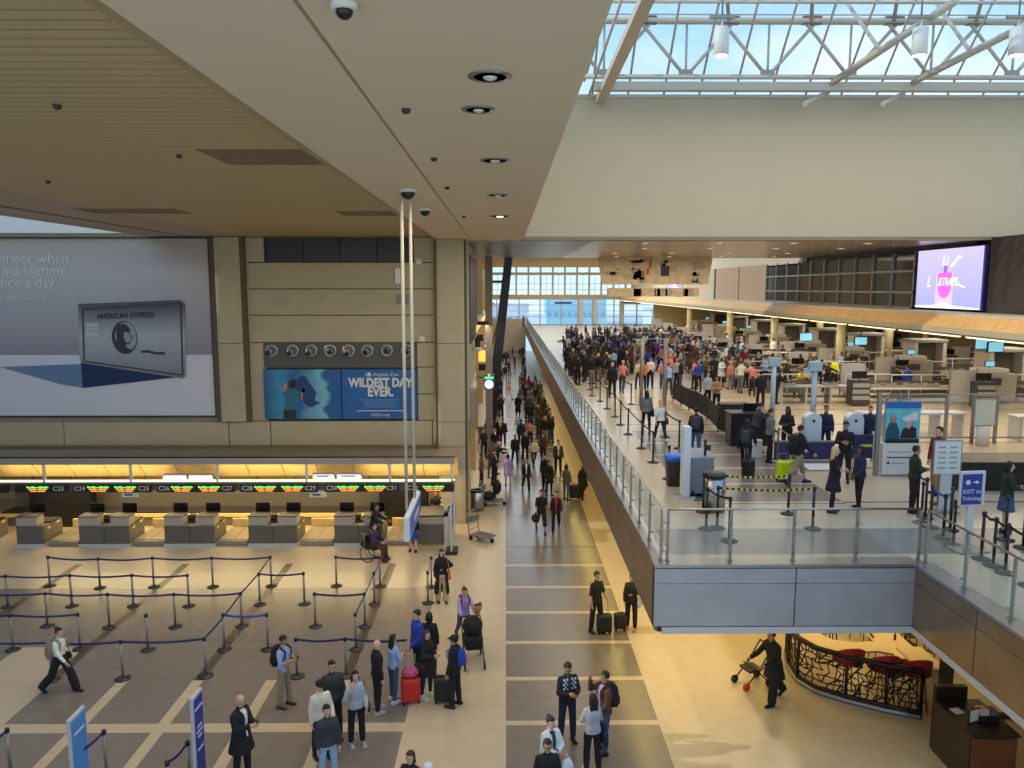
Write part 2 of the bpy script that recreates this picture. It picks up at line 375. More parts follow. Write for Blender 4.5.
# wall along the concourse (left side beyond the pier)
mb = MB(); mb.box(-2.2, -1.55, 32.4, 40, 3.1, 11.45, M_conc); mb.box(-1.56, -1.50, 33, 39.5, 7.2, 11, M_dark); mb.box(-1.56, -1.49, 33, 39.5, 3.3, 5.3, mat('ad_panel', rgb(170, 160, 150), .3, noise=.3, scale=1))
mb.box(-6, -1.6, 40, 40.5, 0, 11.45, mat('tan_wall', rgb(200, 165, 105), .6)); mb.box(-6, -5.5, 40.5, 118, 0, 13, M_conc)
for y in (52, 64, 76, 90, 104): mb.box(-5.5, -1.9, y, y+.6, 0, 11.4, MATS['tan_wall'])
mb.box(-5.5, -1.7, 40.5, 118, 7.0, 7.4, MATS['tan_wall']); struct(mb, 'wall_concourse')
mb = MB(); mb.box(-1.15, -.75, 44, 44.4, 0, 11.4, mat('grey_post', rgb(140, 132, 120), .5)); struct(mb, 'trim_4')
mb = MB(); mb.box(-1.56, -.9, 42, 42.3, 7.6, 7.8, M_dark); struct(mb, 'trim_5')
M_lam0 = mat('recess_brown', rgb(120, 104, 80), .7)
# ---------------- check-in alcove
mb = MB()
mb.box(-26, -3, 34.6, 35, 0, 3.2, M_conc)
for k in range(8): mb.box(-26, -3, 34.5, 34.62, 1.55+k*0.0, 1.62, M_joint)
for k in range(14): mb.box(-25+k*1.7, -24.97+k*1.7, 34.57, 34.62, 0, 3.2, M_joint)
mb.box(-26, -1.56, 31.8, 35, 3.2, 3.35, M_conc)
struct(mb, 'wall_alcove')
mb = MB(); mb.box(-26, -2.9, 30.9, 31.2, 2.7, 3.2, M_lam0); mb.tube([(-26, 30.2, 3.02), (-3, 30.2, 3.02)], .09, M_steel, 10); struct(mb, 'trim_6')
# ================================================================ CEILINGS
mb = MB(); mb.box(-10.4, -2.86, -3, 31.3, 11.62, 11.9, M_slat); struct(mb, 'ceiling')
mb = MB(); mb.box(-14.0, -10.4, -3, 31.1, 11.62, 11.9, mat('mauve_plaster', rgb(176, 158, 145), .6)); mb.box(-14.02, -13.98, -3, 31.1, 11.6, 17, M_white)
mb.box(-12.55, -12.5, -3, 31.1, 11.605, 11.63, M_joint); mb.box(-26, -14, -3, -2.5, 11.6, 17, M_white); struct(mb, 'ceiling_band')
mb = MB(); mb.box(-26.3, -26, -3, 35, 0, 17, M_white); struct(mb, 'wall_west')
mb = MB(); mb.box(-25.9, -10.9, 31.05, 31.14, 11.75, 17.2, mat('lightwell_paint', rgb(240, 240, 236), .7)); struct(mb, 'wall_lightwell')
mb = MB(); mb.box(-2.70, -1.42, -3, 31, 11.5, 17.2, M_soffit); mb.box(-1.38, .72, -3, 31.02, 11.5, 17.2, M_soffit); mb.box(-1.43, -1.37, -3, 31, 11.515, 17, mat('soffit_joint', rgb(176, 154, 124), .6)); mb.box(-2.84, -2.70, -3, 31, 11.52, 11.7, mat('soffit_lip', rgb(176, 152, 114), .6)); mb.box(-2.875, -2.84, -3, 31, 11.60, 11.7, M_black)
struct(mb, 'ceiling_soffit')
mb = MB(); mb.box(.72, 42, 31, 31.5, 11.62, 17.0, M_white); mb.box(.6, 42, 31.02, 31.6, 11.5, 11.62, mat('tan_edge', rgb(150, 130, 105), .5)); mb.box(.72, 42, 30.96, 31.5, 16.93, 17.05, M_trussm); struct(mb, 'wall_fascia')
mb = MB(); mb.box(-1.5, 3.6, 31.5, 48.5, 11.5, 11.8, M_perf); mb.box(3.6, 19.2, 31.5, 49.7, 11.5, 11.8, M_mslat); mb.box(-6, -1.5, 31.5, 48.5, 11.5, 11.8, M_perf); struct(mb, 'ceiling_metal')
mb = MB(); mb.box(-6, 19.2, 49.7, 50.0, 11.5, 17, M_white)
mb.box(19.1, 19.4, 50, 118, 11.1, 17, M_white); mb.box(-6, -5.7, 41, 118, 11, 17, M_white); mb.box(-6, 19.3, 100, 118, 14.2, 14.5, mat('cream_ceiling', rgb(225, 205, 165), .6)); mb.box(19.2, 42, 31.65, 31.9, 7.8, 12, M_dark); struct(mb, 'wall_upper')
mb = MB(); mb.box(17.05, 42, 24.2, 117, 7.85, 8.1, M_under); mb.box(17.05, 42, 4, 24.2, 7.85, 8.1, M_under)
struct(mb, 'ceiling_security')
# ledge, sloped yellow cove, fascia, strip lamps along the security hall
mb = MB(); mb.box(17.5, 19.1, 18, 117, 8.45, 8.62, M_white)
struct(mb, 'trim_7')
mb = MB()
mb.add([(17.5, 18, 8.5), (17.5, 117, 8.5), (17.02, 117, 8.08), (17.02, 18, 8.08)], [(0, 1, 2, 3)], M_cove)
mb.add([(17.6, 18, 8.5), (17.6, 117, 8.5), (17.12, 117, 8.08), (17.12, 18, 8.08)], [(3, 2, 1, 0)], M_cove)
for k in range(34):
    y = 20+k*2.9; mb.add([(17.5, y, 8.49), (17.5, y+.08, 8.49), (16.98, y+.9, 8.06), (16.98, y+.8, 8.06), ], [(0, 1, 2, 3)], M_conc)
mb.box(16.98, 17.2, 18, 117, 7.88, 8.1, M_conc); struct(mb, 'trim_8')
for k in range(20):
    y = 19+k*4.9
    t = empty('strip_light', (17.06, y, 7.83), 0, 'long warm strip light under the edge of the security hall ceiling', 'ceiling light', 'strip lights along the security hall')
    mb = MB(); mb.box(-.06, .06, 0, 4.4, -.06, 0, M_strip); mb.build('diffuser', t); mb = MB(); mb.box(-.09, .09, -.05, 4.45, -.01, .03, M_alu); mb.build('housing', t)
# upper right wall X = 19 : glass band, screen bay, dark wall
mb = MB(); mb.box(19.0, 19.4, 56.6, 70, 8.6, 11.3, mat('tan_panel', rgb(170, 140, 110), .6)); mb.box(19.0, 19.4, 70, 82, 8.6, 11.3, M_conc); mb.box(18.97, 19.02, 70, 70.5, 8.6, 11.3, M_dark); mb.box(18.97, 19.02, 63, 63.1, 8.6, 11.3, M_joint); mb.box(18.96, 19.02, 74, 79, 10, 11.2, M_dglass)
mb.box(19.0, 19.4, 15, 30.4, 8.6, 11.5, mat('ribbed_dark', rgb(52, 42, 38), .6)); mb.box(19.4, 19.7, 15, 117, 7.8, 11.6, M_dark); mb.box(19, 19.4, 82, 117, 8.6, 11.3, M_white); struct(mb, 'wall_right')
mb = MB(); mb.box(19.1, 19.2, 36, 56.6, 8.62, 11.2, M_dglass)
y = 36
while y < 56.7: mb.box(19.0, 19.14, y, y+.1, 8.62, 11.3, M_alu); y += 2.05
for z in (9.35, 10.35): mb.box(19.0, 19.14, 36, 56.6, z, z+.09, M_alu)
mb.box(19.0, 19.14, 36, 56.6, 8.62, 8.72, M_alu); struct(mb, 'window_2')
# ================================================================ FAR WALL with windows, Y = 118
mb = MB(); Y = 118
mb.box(-6, 42, Y, Y+.4, 12.7, 17, mat('cream_wall', rgb(222, 205, 170), .7)); mb.box(-6, 42, Y-.1, Y+.4, 7.85, 8.6, M_white); mb.box(-6, 42, Y, Y+.4, 11.55, 11.95, M_white)
mb.box(-6, -2.2, Y, Y+.4, 0, 12.7, M_conc); mb.box(-6, 3.1, Y-.3, Y+.4, 0, 4.95, M_white); mb.box(2.5, 42, Y, Y+.4, 3, 4.1, M_conc); struct(mb, 'wall_far')
mb = MB()
for k in range(24):
    x = -2.2+k*1.85; mb.box(x, x+.28, Y-.05, Y+.2, 8.5, 12.7, mat('mullion', rgb(190, 190, 188), .5))
    mb.box(x+1.0, x+1.05, Y, Y+.1, 8.5, 11.6, MATS['mullion'])
for z in (9.3, 10.2): mb.box(-2.2, 42, Y, Y+.1, z, z+.07, MATS['mullion'])
mb.box(-2.2, 42, Y+.05, Y+.08, 8.5, 12.6, M_glass); struct(mb, 'window_3')
mb = MB()
for x in (-1.4, 2, 5.2, 8.4, 11, 13.2, 16.5, 20, 24, 28, 32, 36): mb.box(x, x+.16, Y-.05, Y+.2, 4.1, 7.9, MATS['mullion'])
for x in (11.2, 13.4, 17.4): mb.box(x, x+.7, Y-.2, Y+.2, 4.1, 7.9, M_wht)
for z in (5.2, 6.1, 7.0): mb.box(-2.2, 42, Y, Y+.1, z, z+.08, MATS['mullion'])
mb.box(-2.2, 42, Y+.05, Y+.08, 4.1, 7.9, M_glass)
for x in (7.5, 18): mb.box(x, x+2.6, Y-.12, Y-.06, 7.2, 7.5, mat('navy_sign', rgb(60, 70, 130), .5))
struct(mb, 'window_4')
# ground and buildings outside the far windows
mb = MB(); mb.box(-90, 160, 121, 320, -1.2, -1, mat('tarmac', rgb(225, 230, 232), .8)); tag(mb.build('ground_outside'), kind='structure')
for i, (x, w, h, y, c) in enumerate([(-20, 26, 6, 200, (235, 240, 245)), (12, 18, 8, 230, (170, 228, 240)), (36, 30, 5, 190, (232, 236, 240)), (75, 30, 8, 210, (190, 212, 225))]):
    t = empty('terminal_building', (x, y, -1), 0, ['pale low building outside the far windows at left', 'turquoise glazed building outside the middle far windows', 'long white building outside the far windows', 'grey blue building beyond the far right windows'][i], 'building')
    mb = MB(); mb.box(0, w, 0, 12, 0, h, mat('facade_%d' % i, rgb(*c), .7)); mb.box(-.2, w+.2, -.3, 12.2, h, h+.5, M_wht); mb.build('body', t)
    for k in range(int(w/2)):
        for zz in (2,): mb = MB(); mb.box(.5+k*2, 1.7+k*2, -.1, 0, zz, zz+1.3, mat('pale_window', rgb(150, 190, 205), .3)); mb.build('window', t)
# ================================================================ SKYLIGHT
mb = MB()
for k in range(28):
    x = 2.0+k*1.385
    mb.tube([(x, 31.1, 17.0), (x, 24.2, 24.0)], .045, M_trussm, 6); mb.tube([(x, 24.2, 24.0), (x, 10, 24.0)], .045, M_trussm, 6)
for (y, z) in ((28.5, 19.6), (26.2, 21.9), (24.2, 24), (18, 24)): mb.tube([(.8, y, z), (41, y, z)], .06, M_trussm, 6)
mb.add([(.75, 31.15, 17.1), (41.5, 31.15, 17.1), (41.5, 24.25, 24.1), (.75, 24.25, 24.1)], [(0, 1, 2, 3)], glass_mat('sky_glass', (.9, .97, 1), .03))
struct(mb, 'window_skylight')
mb = MB(); mb.box(41.5, 42, -3, 118, 4, 17, M_white); mb.box(41.5, 41.9, 2, 15, 0, 4, M_white); struct(mb, 'wall_east')
t = empty('roof_truss', (0, 0, 0), 0, 'long pale steel pipe truss spanning beneath the glass skylight', 'truss')
YT = 29.6
def tp(px, py, y=YT): return tuple(on_y(px, py, y))
zb = tp(760, 87)[2]; zp = tp(760, 77)[2]; zt = tp(760, 21)[2]
mb = MB(); mb.box(3.3, 40, YT-.16, YT+.16, zb-.15, zb+.15, M_trussm); mb.build('edge_beam', t)
mb = MB(); mb.tube([(2.8, YT, zp), (40, YT, zp)], .09, M_trussm); mb.build('lower_chord', t)
mb = MB(); mb.tube([(2.8, YT, zt), (40, YT, zt)], .13, M_trussm); mb.box(3, 40, YT-.02, YT+.02, zt+.2, zt+.24, M_trussm); mb.build('upper_chord', t)
bn = [3.5+k*3.03+3.17 for k in range(-1, 12)]
for i, x in enumerate(bn):
    for dx in (-1.75, 1.75):
        m2 = MB(); m2.tube([(x, YT, zp), (x+dx, YT, zt)], .065, M_trussm); m2.build('diagonal', t)
    m2 = MB(); m2.tube([(x, YT, zp), (x, YT, zt)], .045, M_trussm); m2.box(x-.25, x+.25, YT-.06, YT+.06, zp-.05, zp+.25, M_alu); m2.build('post', t)
    m2 = MB(); m2.tube([(x+1.5, YT-.1, zt), (x+.2, YT-3.5, zt+2.2)], .07, M_trussm); m2.box(x+1.2, x+1.9, YT-.1, YT+.1, zt-.12, zt+.15, mat('gusset', rgb(120, 108, 90), .6)); m2.build('upper_strut', t)
t = empty('edge_rafter', (0, 0, 0), 0, 'thick pale steel rafter at the left edge of the skylight', 'beam')
mb = MB(); a = Vector(tp(597, 97, 30.9)); b = on_x(650, -25, a.x+.15); d = (b-a)
mb.poly([a+Vector((-.05, 0, 0)), a+Vector((.32, 0, 0)), b+Vector((.32, 0, 0)), b+Vector((-.05, 0, 0))], M_trussm, (0, 0, -.25)); mb.build('beam', t)
mb = MB(); mb.tube([a+Vector((-.3, 0, .1)), b+Vector((-.3, 0, .6))], .05, M_trussm); mb.tube([a+Vector((-.5, 0, .6)), b+Vector((-.5, 0, 1.2))], .05, M_trussm); mb.build('side_pipe', t)
for i, (x0, y0, x1, y1, r) in enumerate([(833, 82, 957, 0, .13), (913, 82, 1040, 18, .13), (845, 0, 880, 50, .06), (934, 0, 969, 50, .06), (805, 104, 828, 92, .1), (883, 104, 903, 94, .1)]):
    mb = MB(); mb.tube([on_y(x0, y0, 29.4), on_y(x1, y1, 25.5 if y1 < 60 else 30.4)], r, M_trussm)
    tag(mb.build('brace_pipe'), ['thick oblique pipe brace rising right from the middle truss node', 'thick oblique pipe brace rising to the right frame edge', 'thin pipe meeting the middle oblique brace', 'thin pipe meeting the right oblique brace', 'short pipe stub resting over white wall, left one', 'short pipe stub resting over white wall, right one'][i], 'pipe', 'skylight bracing')
for i, (px, py) in enumerate(((721, 56), (813, 56) , (919, 56), (1016, 56))):
    if i == 1: continue
    c = on_y(px, py, 26)
    t = empty('pendant_lamp', c, 0, ['white cylinder lamp under the skylight, leftmost', '', 'white cylinder lamp under the skylight, between the two others', 'white cylinder lamp under the skylight, at the right frame edge'][i], 'lamp', 'cylinder lamps under the skylight')
    mb = MB(); mb.lathe([(.21, .02), (.24, .05), (.24, .85), (.2, .88), (.05, .9), (.03, 1.2)], (0, 0, 0), M_wht, 16); mb.build('shade', t)
    mb = MB(); mb.lathe([(.2, 0), (.2, .02)], (0, 0, 0), M_lampw, 16); mb.build('bulb', t)
    mb = MB(); mb.box(-.4, .4, -.05, .05, 1.15, 1.25, M_alu); mb.tube([(0, 0, 1.2), (0, 0, 3)], .03, M_alu, 6); mb.build('bracket', t)
# ================================================================ BILLBOARD
YB = 30.95
bl = -25.5; x0, z1 = on_y(207.5, 238.5, YB).x, on_y(207, 238.5, YB).z; zb0 = on_y(212, 415.5, YB).z
t = empty('billboard', (0, YB, 0), 0, 'huge grey billboard with silver payment card picture on the concrete wall', 'billboard')
M_bbg = ramp_mat('billboard_grey', [(.28, rgb(128, 124, 136)), (.5, rgb(160, 156, 164)), (.8, rgb(186, 180, 182)), (1, rgb(176, 166, 156))]); M_bbw = mat('billboard_pale', rgb(206, 204, 212), .6)
mb = MB(); zm = on_y(100, 355, YB).z
mb.box(bl, x0, .02, .2, zm, z1, M_bbg); mb.box(bl, x0, .02, .2, zb0, zm, M_bbw)
mb.build('panel', t)
mb = MB()
for (a, b, c, d) in ((bl-.06, x0+.06, z1, z1+.06), (bl-.06, x0+.06, zb0-.06, zb0), (x0, x0+.06, zb0, z1), (bl-.1, bl, zb0, z1)): mb.box(a, b, -.06, .2, c, d, M_dark)
mb.build('frame', t)
def B(px, py, dy=0): p = on_y(px, py, YB); return Vector((p.x, dy, p.z))
cw = [B(78, 304, -.02), B(180, 300, -.02), B(185, 304, -.02), B(186, 376, -.02), B(183, 378.5, -.02), B(83, 363, -.02), B(80, 360, -.02), B(78.5, 308, -.02)]
mb = MB(); mb.poly([B(81, 362), B(83, 388), B(180, 377), B(120, 366)], mat('deep_blue', rgb(20, 40, 85), .6), (0, .015, 0)); mb.poly([B(0, 367), B(82, 364), B(83, 388), B(60, 384)], mat('fading_blue', rgb(100, 125, 160), .6), (0, .012, 0))
mb.build('blue_streak', t)
mb = MB(); M_cs = ramp_mat('card_silver', [(0, rgb(110, 110, 118)), (.35, rgb(150, 150, 158)), (.62, rgb(172, 172, 178)), (1, rgb(84, 84, 92))], noise=.15); mb.poly(cw, M_cs, (0, .03, 0)); c = mb.build('card', t)
mb = MB()
for a, b in (((83, 309), (181, 303)), ((181, 303), (183, 375)), ((83, 309), (84.5, 361)), ((84.5, 361), (183, 375))):
    pa, pb = B(*a, -.03), B(*b, -.03); mb.tube([pa, pb], .035, mat('card_edge', rgb(62, 60, 68), .5), 4)
mb.build('card_border', c)
mb = MB(); mb.poly([B(86, 323, -.035), B(99, 323, -.035), B(99.5, 336, -.035), B(86.5, 336, -.035)], mat('chip', rgb(185, 185, 190), .4), (0, .01, 0))
for z in (327, 331): mb.tube([B(86, z, -.04), B(99, z, -.04)], .01, M_dark, 4)
mb.build('card_chip', c)
ctr = B(125, 337.5, -.035)
def oval(cx, cz, rx, rz, n=28): return [Vector((cx+rx*math.cos(2*PI*k/n), -.04, cz+rz*math.sin(2*PI*k/n))) for k in range(n)]
mb = MB(); mb.poly(oval(ctr.x, ctr.z, .51, .66), mat('oval_dark', rgb(52, 52, 60), .6), (0, .01, 0)); mb.poly([p+Vector((0, -.01, 0)) for p in oval(ctr.x+.06, ctr.z+.03, .43, .58)], mat('oval_pale', rgb(150, 150, 156), .6), (0, .008, 0))
pr = [(-.18, .52), (.05, .55), (.2, .42), (.26, .25), (.2, .2), (.24, .12), (.34, -.02), (.25, -.06), (.26, -.16), (.16, -.27), (.05, -.28), (.06, -.4), (.3, -.5), (.05, -.62), (-.25, -.55), (-.4, -.3), (-.3, 0), (-.32, .3)]
mb.poly([Vector((ctr.x+a, -.055, ctr.z+b)) for a, b in pr], MATS['oval_dark'], (0, .01, 0))
mb.poly([Vector((ctr.x+a, -.065, ctr.z+b)) for a, b in [(.0, .22), (.18, .2), (.28, 0), (.2, -.18), (.06, -.2), (-.02, .0)]], MATS['oval_pale'], (0, .01, 0))
mb.build('card_portrait', c)
text('AMERICAN EXPRESS', .31, M_txtk, B(126, 315.8, -.05), (PI/2, -.035, 0), parent=c, sx=.82)
mb = MB(); mb.tube([B(142, 351.5, -.04), B(149, 351, -.04), B(156, 353, -.04), B(165, 353, -.04)], .05, MATS['oval_dark'], 5); mb.build('card_ribbon', c)
mb = MB()
M_bt = mat('faint_white', rgb(218, 214, 206), .6)
for s_, px, py, sz in (('ember when', 69, 259, .58), ('in-a-lifetime', 67, 271, .58), ('once a day.', 58, 283, .58)):
    text(s_, sz, M_bt, B(px, py, -.01), align='RIGHT', parent=t, sx=.98)
text('e. life', .36, M_bt, B(17, 299, -.01), align='RIGHT', parent=t, shear=.3); text('WITHOUT IT', .17, M_bt, B(46, 300, -.01), align='RIGHT', parent=t)
# ================================================================ nozzle panel, poster, small boxes on the wall
YN = 31.1
a, b = on_y(263, 342.5, YN), on_y(417, 367.5, YN)
t = empty('nozzle_panel', (0, YN, 0), 0, 'dark grey wall panel with eight round air nozzles above the blue poster', 'air vent')
mb = MB(); mb.box(a.x, b.x, 0, .015, b.z, a.z, mat('charcoal_panel', rgb(84, 82, 82), .6)); mb.build('panel', t)
for i, px in enumerate((272, 293, 311.5, 330.5, 349, 367.5, 387, 407)):
    c = on_y(px, 350.5, YN); q = empty('nozzle', (c.x, -.02, c.z)); q.parent = t
    mb = MB(); mb.lathe([(.28, 0), (.27, .06), (.2, .09), (.15, .03)], (0, 0, 0), M_alu, 20, 'y')
    tilt = [(-.07, -.06), (-.08, -.06), (-.06, -.06), (.0, -.02), (-.05, -.08), (-.04, -.05), (0, 0), (0, -.03)][i]
    mb.lathe([(.14, 0), (.12, .2), (.10, .2)], (tilt[0], 0, tilt[1]), M_alu, 16, 'y'); mb.build('rim', q)
    mb = MB(); mb.lathe([(.10, .19), (.10, .21)], (tilt[0]*1.3, 0, tilt[1]*1.3), M_black, 16, 'y'); mb.build('throat', q)
YP = 31.08
a, b = on_y(263.5, 369.5, YP), on_y(417.5, 418.5, YP); xm = on_y(341, 380, YP).x
t = empty('zoo_poster', (0, YP, 0), 0, 'wide blue zoo poster with child and swimming animal under the nozzle panel', 'poster')
M_pb = mat('poster_blue', rgb(30, 92, 160), .5, noise=.12, scale=.6); M_pw = ramp_mat('poster_water', [(.1, rgb(18, 62, 118)), (.4, rgb(60, 140, 180)), (.62, rgb(34, 92, 150)), (.95, rgb(120, 186, 205)), (1.2, rgb(30, 90, 150))], 'X', noise=.35)
mb = MB(); mb.box(xm+.04, b.x, -.05, .1, b.z, a.z, M_pb); mb.build('text_panel', t)
mb = MB(); mb.box(a.x, xm, -.05, .1, b.z, a.z, M_pw); pp = mb.build('picture_panel', t)
def Q(px, py, d=-.07): p = on_y(px, py, YP); return Vector((p.x, d, p.z))
def Qz(X, Yc, d=-.07): return Q(255+X/6.024, 335+Yc/6.024, d)
mb = MB(); mb.poly([Qz(*p) for p in ((248, 325), (262, 300), (256, 268), (270, 245), (295, 243), (315, 262), (330, 290), (352, 318), (372, 345), (362, 372), (366, 398), (398, 404), (372, 418), (345, 434), (318, 428), (296, 405), (290, 375), (296, 350), (280, 335))], mat('dark_animal', rgb(28, 62, 120), .6), (0, .012, 0)); mb.build('swimming_animal', pp)
mb = MB(); mb.poly([Qz(*p) for p in ((205, 320), (205, 280), (225, 265), (250, 272), (255, 300), (240, 325))], mat('child_hair', rgb(40, 24, 24), .6), (0, .012, 0))
mb.poly([Qz(*p, -.075) for p in ((165, 350), (200, 322), (245, 322), (285, 370), (265, 385), (245, 360), (250, 450), (180, 450), (190, 370))], mat('child_shirt', rgb(36, 110, 130), .6), (0, .012, 0))
mb.poly([Qz(*p, -.08) for p in ((175, 450), (250, 450), (248, 500), (175, 500))], M_black, (0, .012, 0))
mb.poly([Qz(*p) for p in ((165, 345), (180, 290), (198, 290), (190, 330))], mat('pink_sleeve', rgb(200, 110, 120), .6), (0, .012, 0)); mb.poly([Qz(*p) for p in ((275, 390), (290, 315), (302, 330), (295, 385))], MATS['pink_sleeve'], (0, .012, 0)); mb.build('child_figure', pp)
text('WILDEST DAY', .50, M_txtw, Qz(757, 288), parent=t, off=.022, sx=.80); text('EVER.', .54, M_txtw, Qz(758, 342), parent=t, off=.022, sx=.8)
text('Los Angeles Zoo', .2, M_txtw, Qz(765, 237), parent=t); text('LAZoo.org', .17, M_txtw, Qz(757, 480), parent=t)
mb = MB(); mb.poly([Qz(*p) for p in ((678, 225), (690, 222), (700, 235), (700, 248), (678, 248))], M_txtw, (0, .01, 0))
for k, (w) in enumerate((120, 105, 100, 92)): p = Qz(755-w, 388+k*14); q = Qz(755+w, 391+k*14); mb.box(p.x, q.x, -.07, -.06, q.z, p.z, mat('fine_print', rgb(120, 160, 200), .6))
p = Qz(615, 453); q = Qz(895, 457); mb.box(p.x, q.x, -.07, -.06, q.z, p.z, M_txtw); mb.build('print_lines', t)
def wallbox(name, px, py, w, h, m, label, cat, y=31.12, d=.12):
    c = on_y(px, py, y); mb = MB(); mb.box(-w/2, w/2, -d, 0, -h/2, h/2, m, .015); mb.box(-w/2+.03, w/2-.03, -d-.01, -d, -h/2+.03, h/2-.03, m)
    return tag(mb.build(name, loc=c), label, cat)
wallbox('junction_box', 398, 276, .22, .6, M_wht, 'tall white box on the concrete wall beside the hanging rods', 'box')
wallbox('vent_cover', 403, 299, .42, .38, mat('vent_grey', rgb(120, 122, 124), .5), 'square grey vent cover below the white wall box', 'vent')
for px, py, lb in ((419, 261.5, 'small white camera on the wall near the ceiling right of the louvres'), (422, 339, 'small white camera on the wall beside the nozzle panel')):
    c = on_y(px, py, 31.1); t = empty('security_camera', c, 0, lb, 'camera'); mb = MB(); mb.box(-.12, .12, -.08, 0, -.1, .1, M_wht, .02); mb.build('bracket', t); mb = MB(); mb.lathe([(.06, 0), (.07, .2), (.05, .24)], (.0, -.06, .06), M_wht, 10, 'y'); mb.build('camera_body', t)
# dome cameras, downlights, vents on the ceilings
for px, py, lb, r in ((408, 189.5, 'black dome camera on the soffit above the two rods', .14), (425, 208.5, 'black dome camera on the soffit right of the rods', .12), (344, 1, 'black dome camera on the soffit at the top frame edge', .06)):
    c = on_z(px, py, 11.5); t = empty('dome_camera', c, 0, lb, 'camera'); mb = MB(); mb.lathe([(r+.03, 0), (r+.03, -.05), (r, -.06)][::-1], (0, 0, 0), M_wht, 16); mb.build('mount', t); mb = MB(); mb.ell((0, 0, -.06), (r, r, r), M_black); mb.build('dome', t)
for i, (px, py, r) in enumerate(((490, 76, .17), (478.5, 109, .15), (495, 160, .2), (498, 195, .2), (500, 216, .25))):
    c = on_z(px, py, 11.5); t = empty('downlight', c, 0, 'round recessed downlight in the soffit, %s from the camera' % ['nearest', 'second', 'third', 'fourth', 'farthest'][i], 'ceiling light', 'soffit downlights')
    mb = MB(); mb.lathe([(r+.03, -.012), (r+.03, 0), (r-.02, 0), (r-.02, -.012)], (0, 0, 0), M_chrome, 20); mb.build('ring', t)
    mb = MB(); mb.lathe([(r-.02, -.004), (r-.02, -.001)], (0, 0, 0), mat('reflector', rgb(190, 172, 150), .35, .3), 16); mb.ell((0, 0, -.01), (r*.4, r*.4, .03), M_lampw if i == 4 else M_wht, 10, 6); mb.build('lamp', t)
for i, (px, py, w, l) in enumerate(((265, 157, 1.6, 1.4), (135, 211, 2.6, 1.2), (367, 213.5, 1.5, 1.3))):
    c = on_z(px, py, 11.62); mb = MB(); mb.box(-w/2, w/2, -l/2, l/2, -.012, -.001, mat('vent_brown', rgb(128, 108, 84), .7))
    tag(mb.build('ceiling_vent', loc=c), ['brown air grille in the slatted ceiling, largest and nearest', 'brown air grille in the slatted ceiling above the billboard', 'brown air grille in the slatted ceiling near the rods'][i], 'vent', 'ceiling grilles')
for i, (px, py) in enumerate(((57, 105), (179, 155), (48, 181), (406, 109), (434, 158), (447, 187), (464, 216))):
    z = 11.62 if px < 400 else 11.5; c = on_z(px, py, z); mb = MB(); mb.lathe([(.02, -.05), (.04, -.04), (.05, -.005), (.05, 0)], (0, 0, 0), M_dark, 10)
    tag(mb.build('sprinkler', loc=c), 'tiny dark sprinkler head ' + ['at the left of the slatted ceiling', 'in the middle of the slatted ceiling', 'low on the left of the slatted ceiling', 'on the soffit near the second downlight', 'on the soffit left of the third downlight', 'on the soffit right of the dome cameras', 'on the soffit just before the far wall'][i], 'sprinkler', 'sprinkler heads')
# ================================================================ hanging banner on two rods
t = empty('hanging_sign', (-2.0, 16.3, 0), 0, 'blue and white sign seen edge-on, hanging on two long white rods', 'sign')
for y, dx in ((15.6, -.06), (16.5, .0)):
    mb = MB(); mb.tube([(dx, y-16.3, 5.0), (dx, y-16.3, 11.5)], .034, mat('rod_white', rgb(196, 190, 178), .7), 10); mb.lathe([(.07, -.08), (.07, 0)], (0, y-16.3, 11.5), M_wht, 12); mb.build('rod', t)
mb = MB(); mb.box(-.06, .06, -1.25, .85, 4.5, 5.02, mat('sign_pale', rgb(205, 212, 224), .4), .03); s_ = mb.build('sign_board', t)
mb = MB(); mb.box(.062, .068, -1.1, .75, 4.58, 4.95, mat('sign_blue', rgb(54, 98, 180), .4)); mb.box(.068, .074, -.5, .3, 4.7, 4.82, M_txtw); mb.build('blue_face', s_)
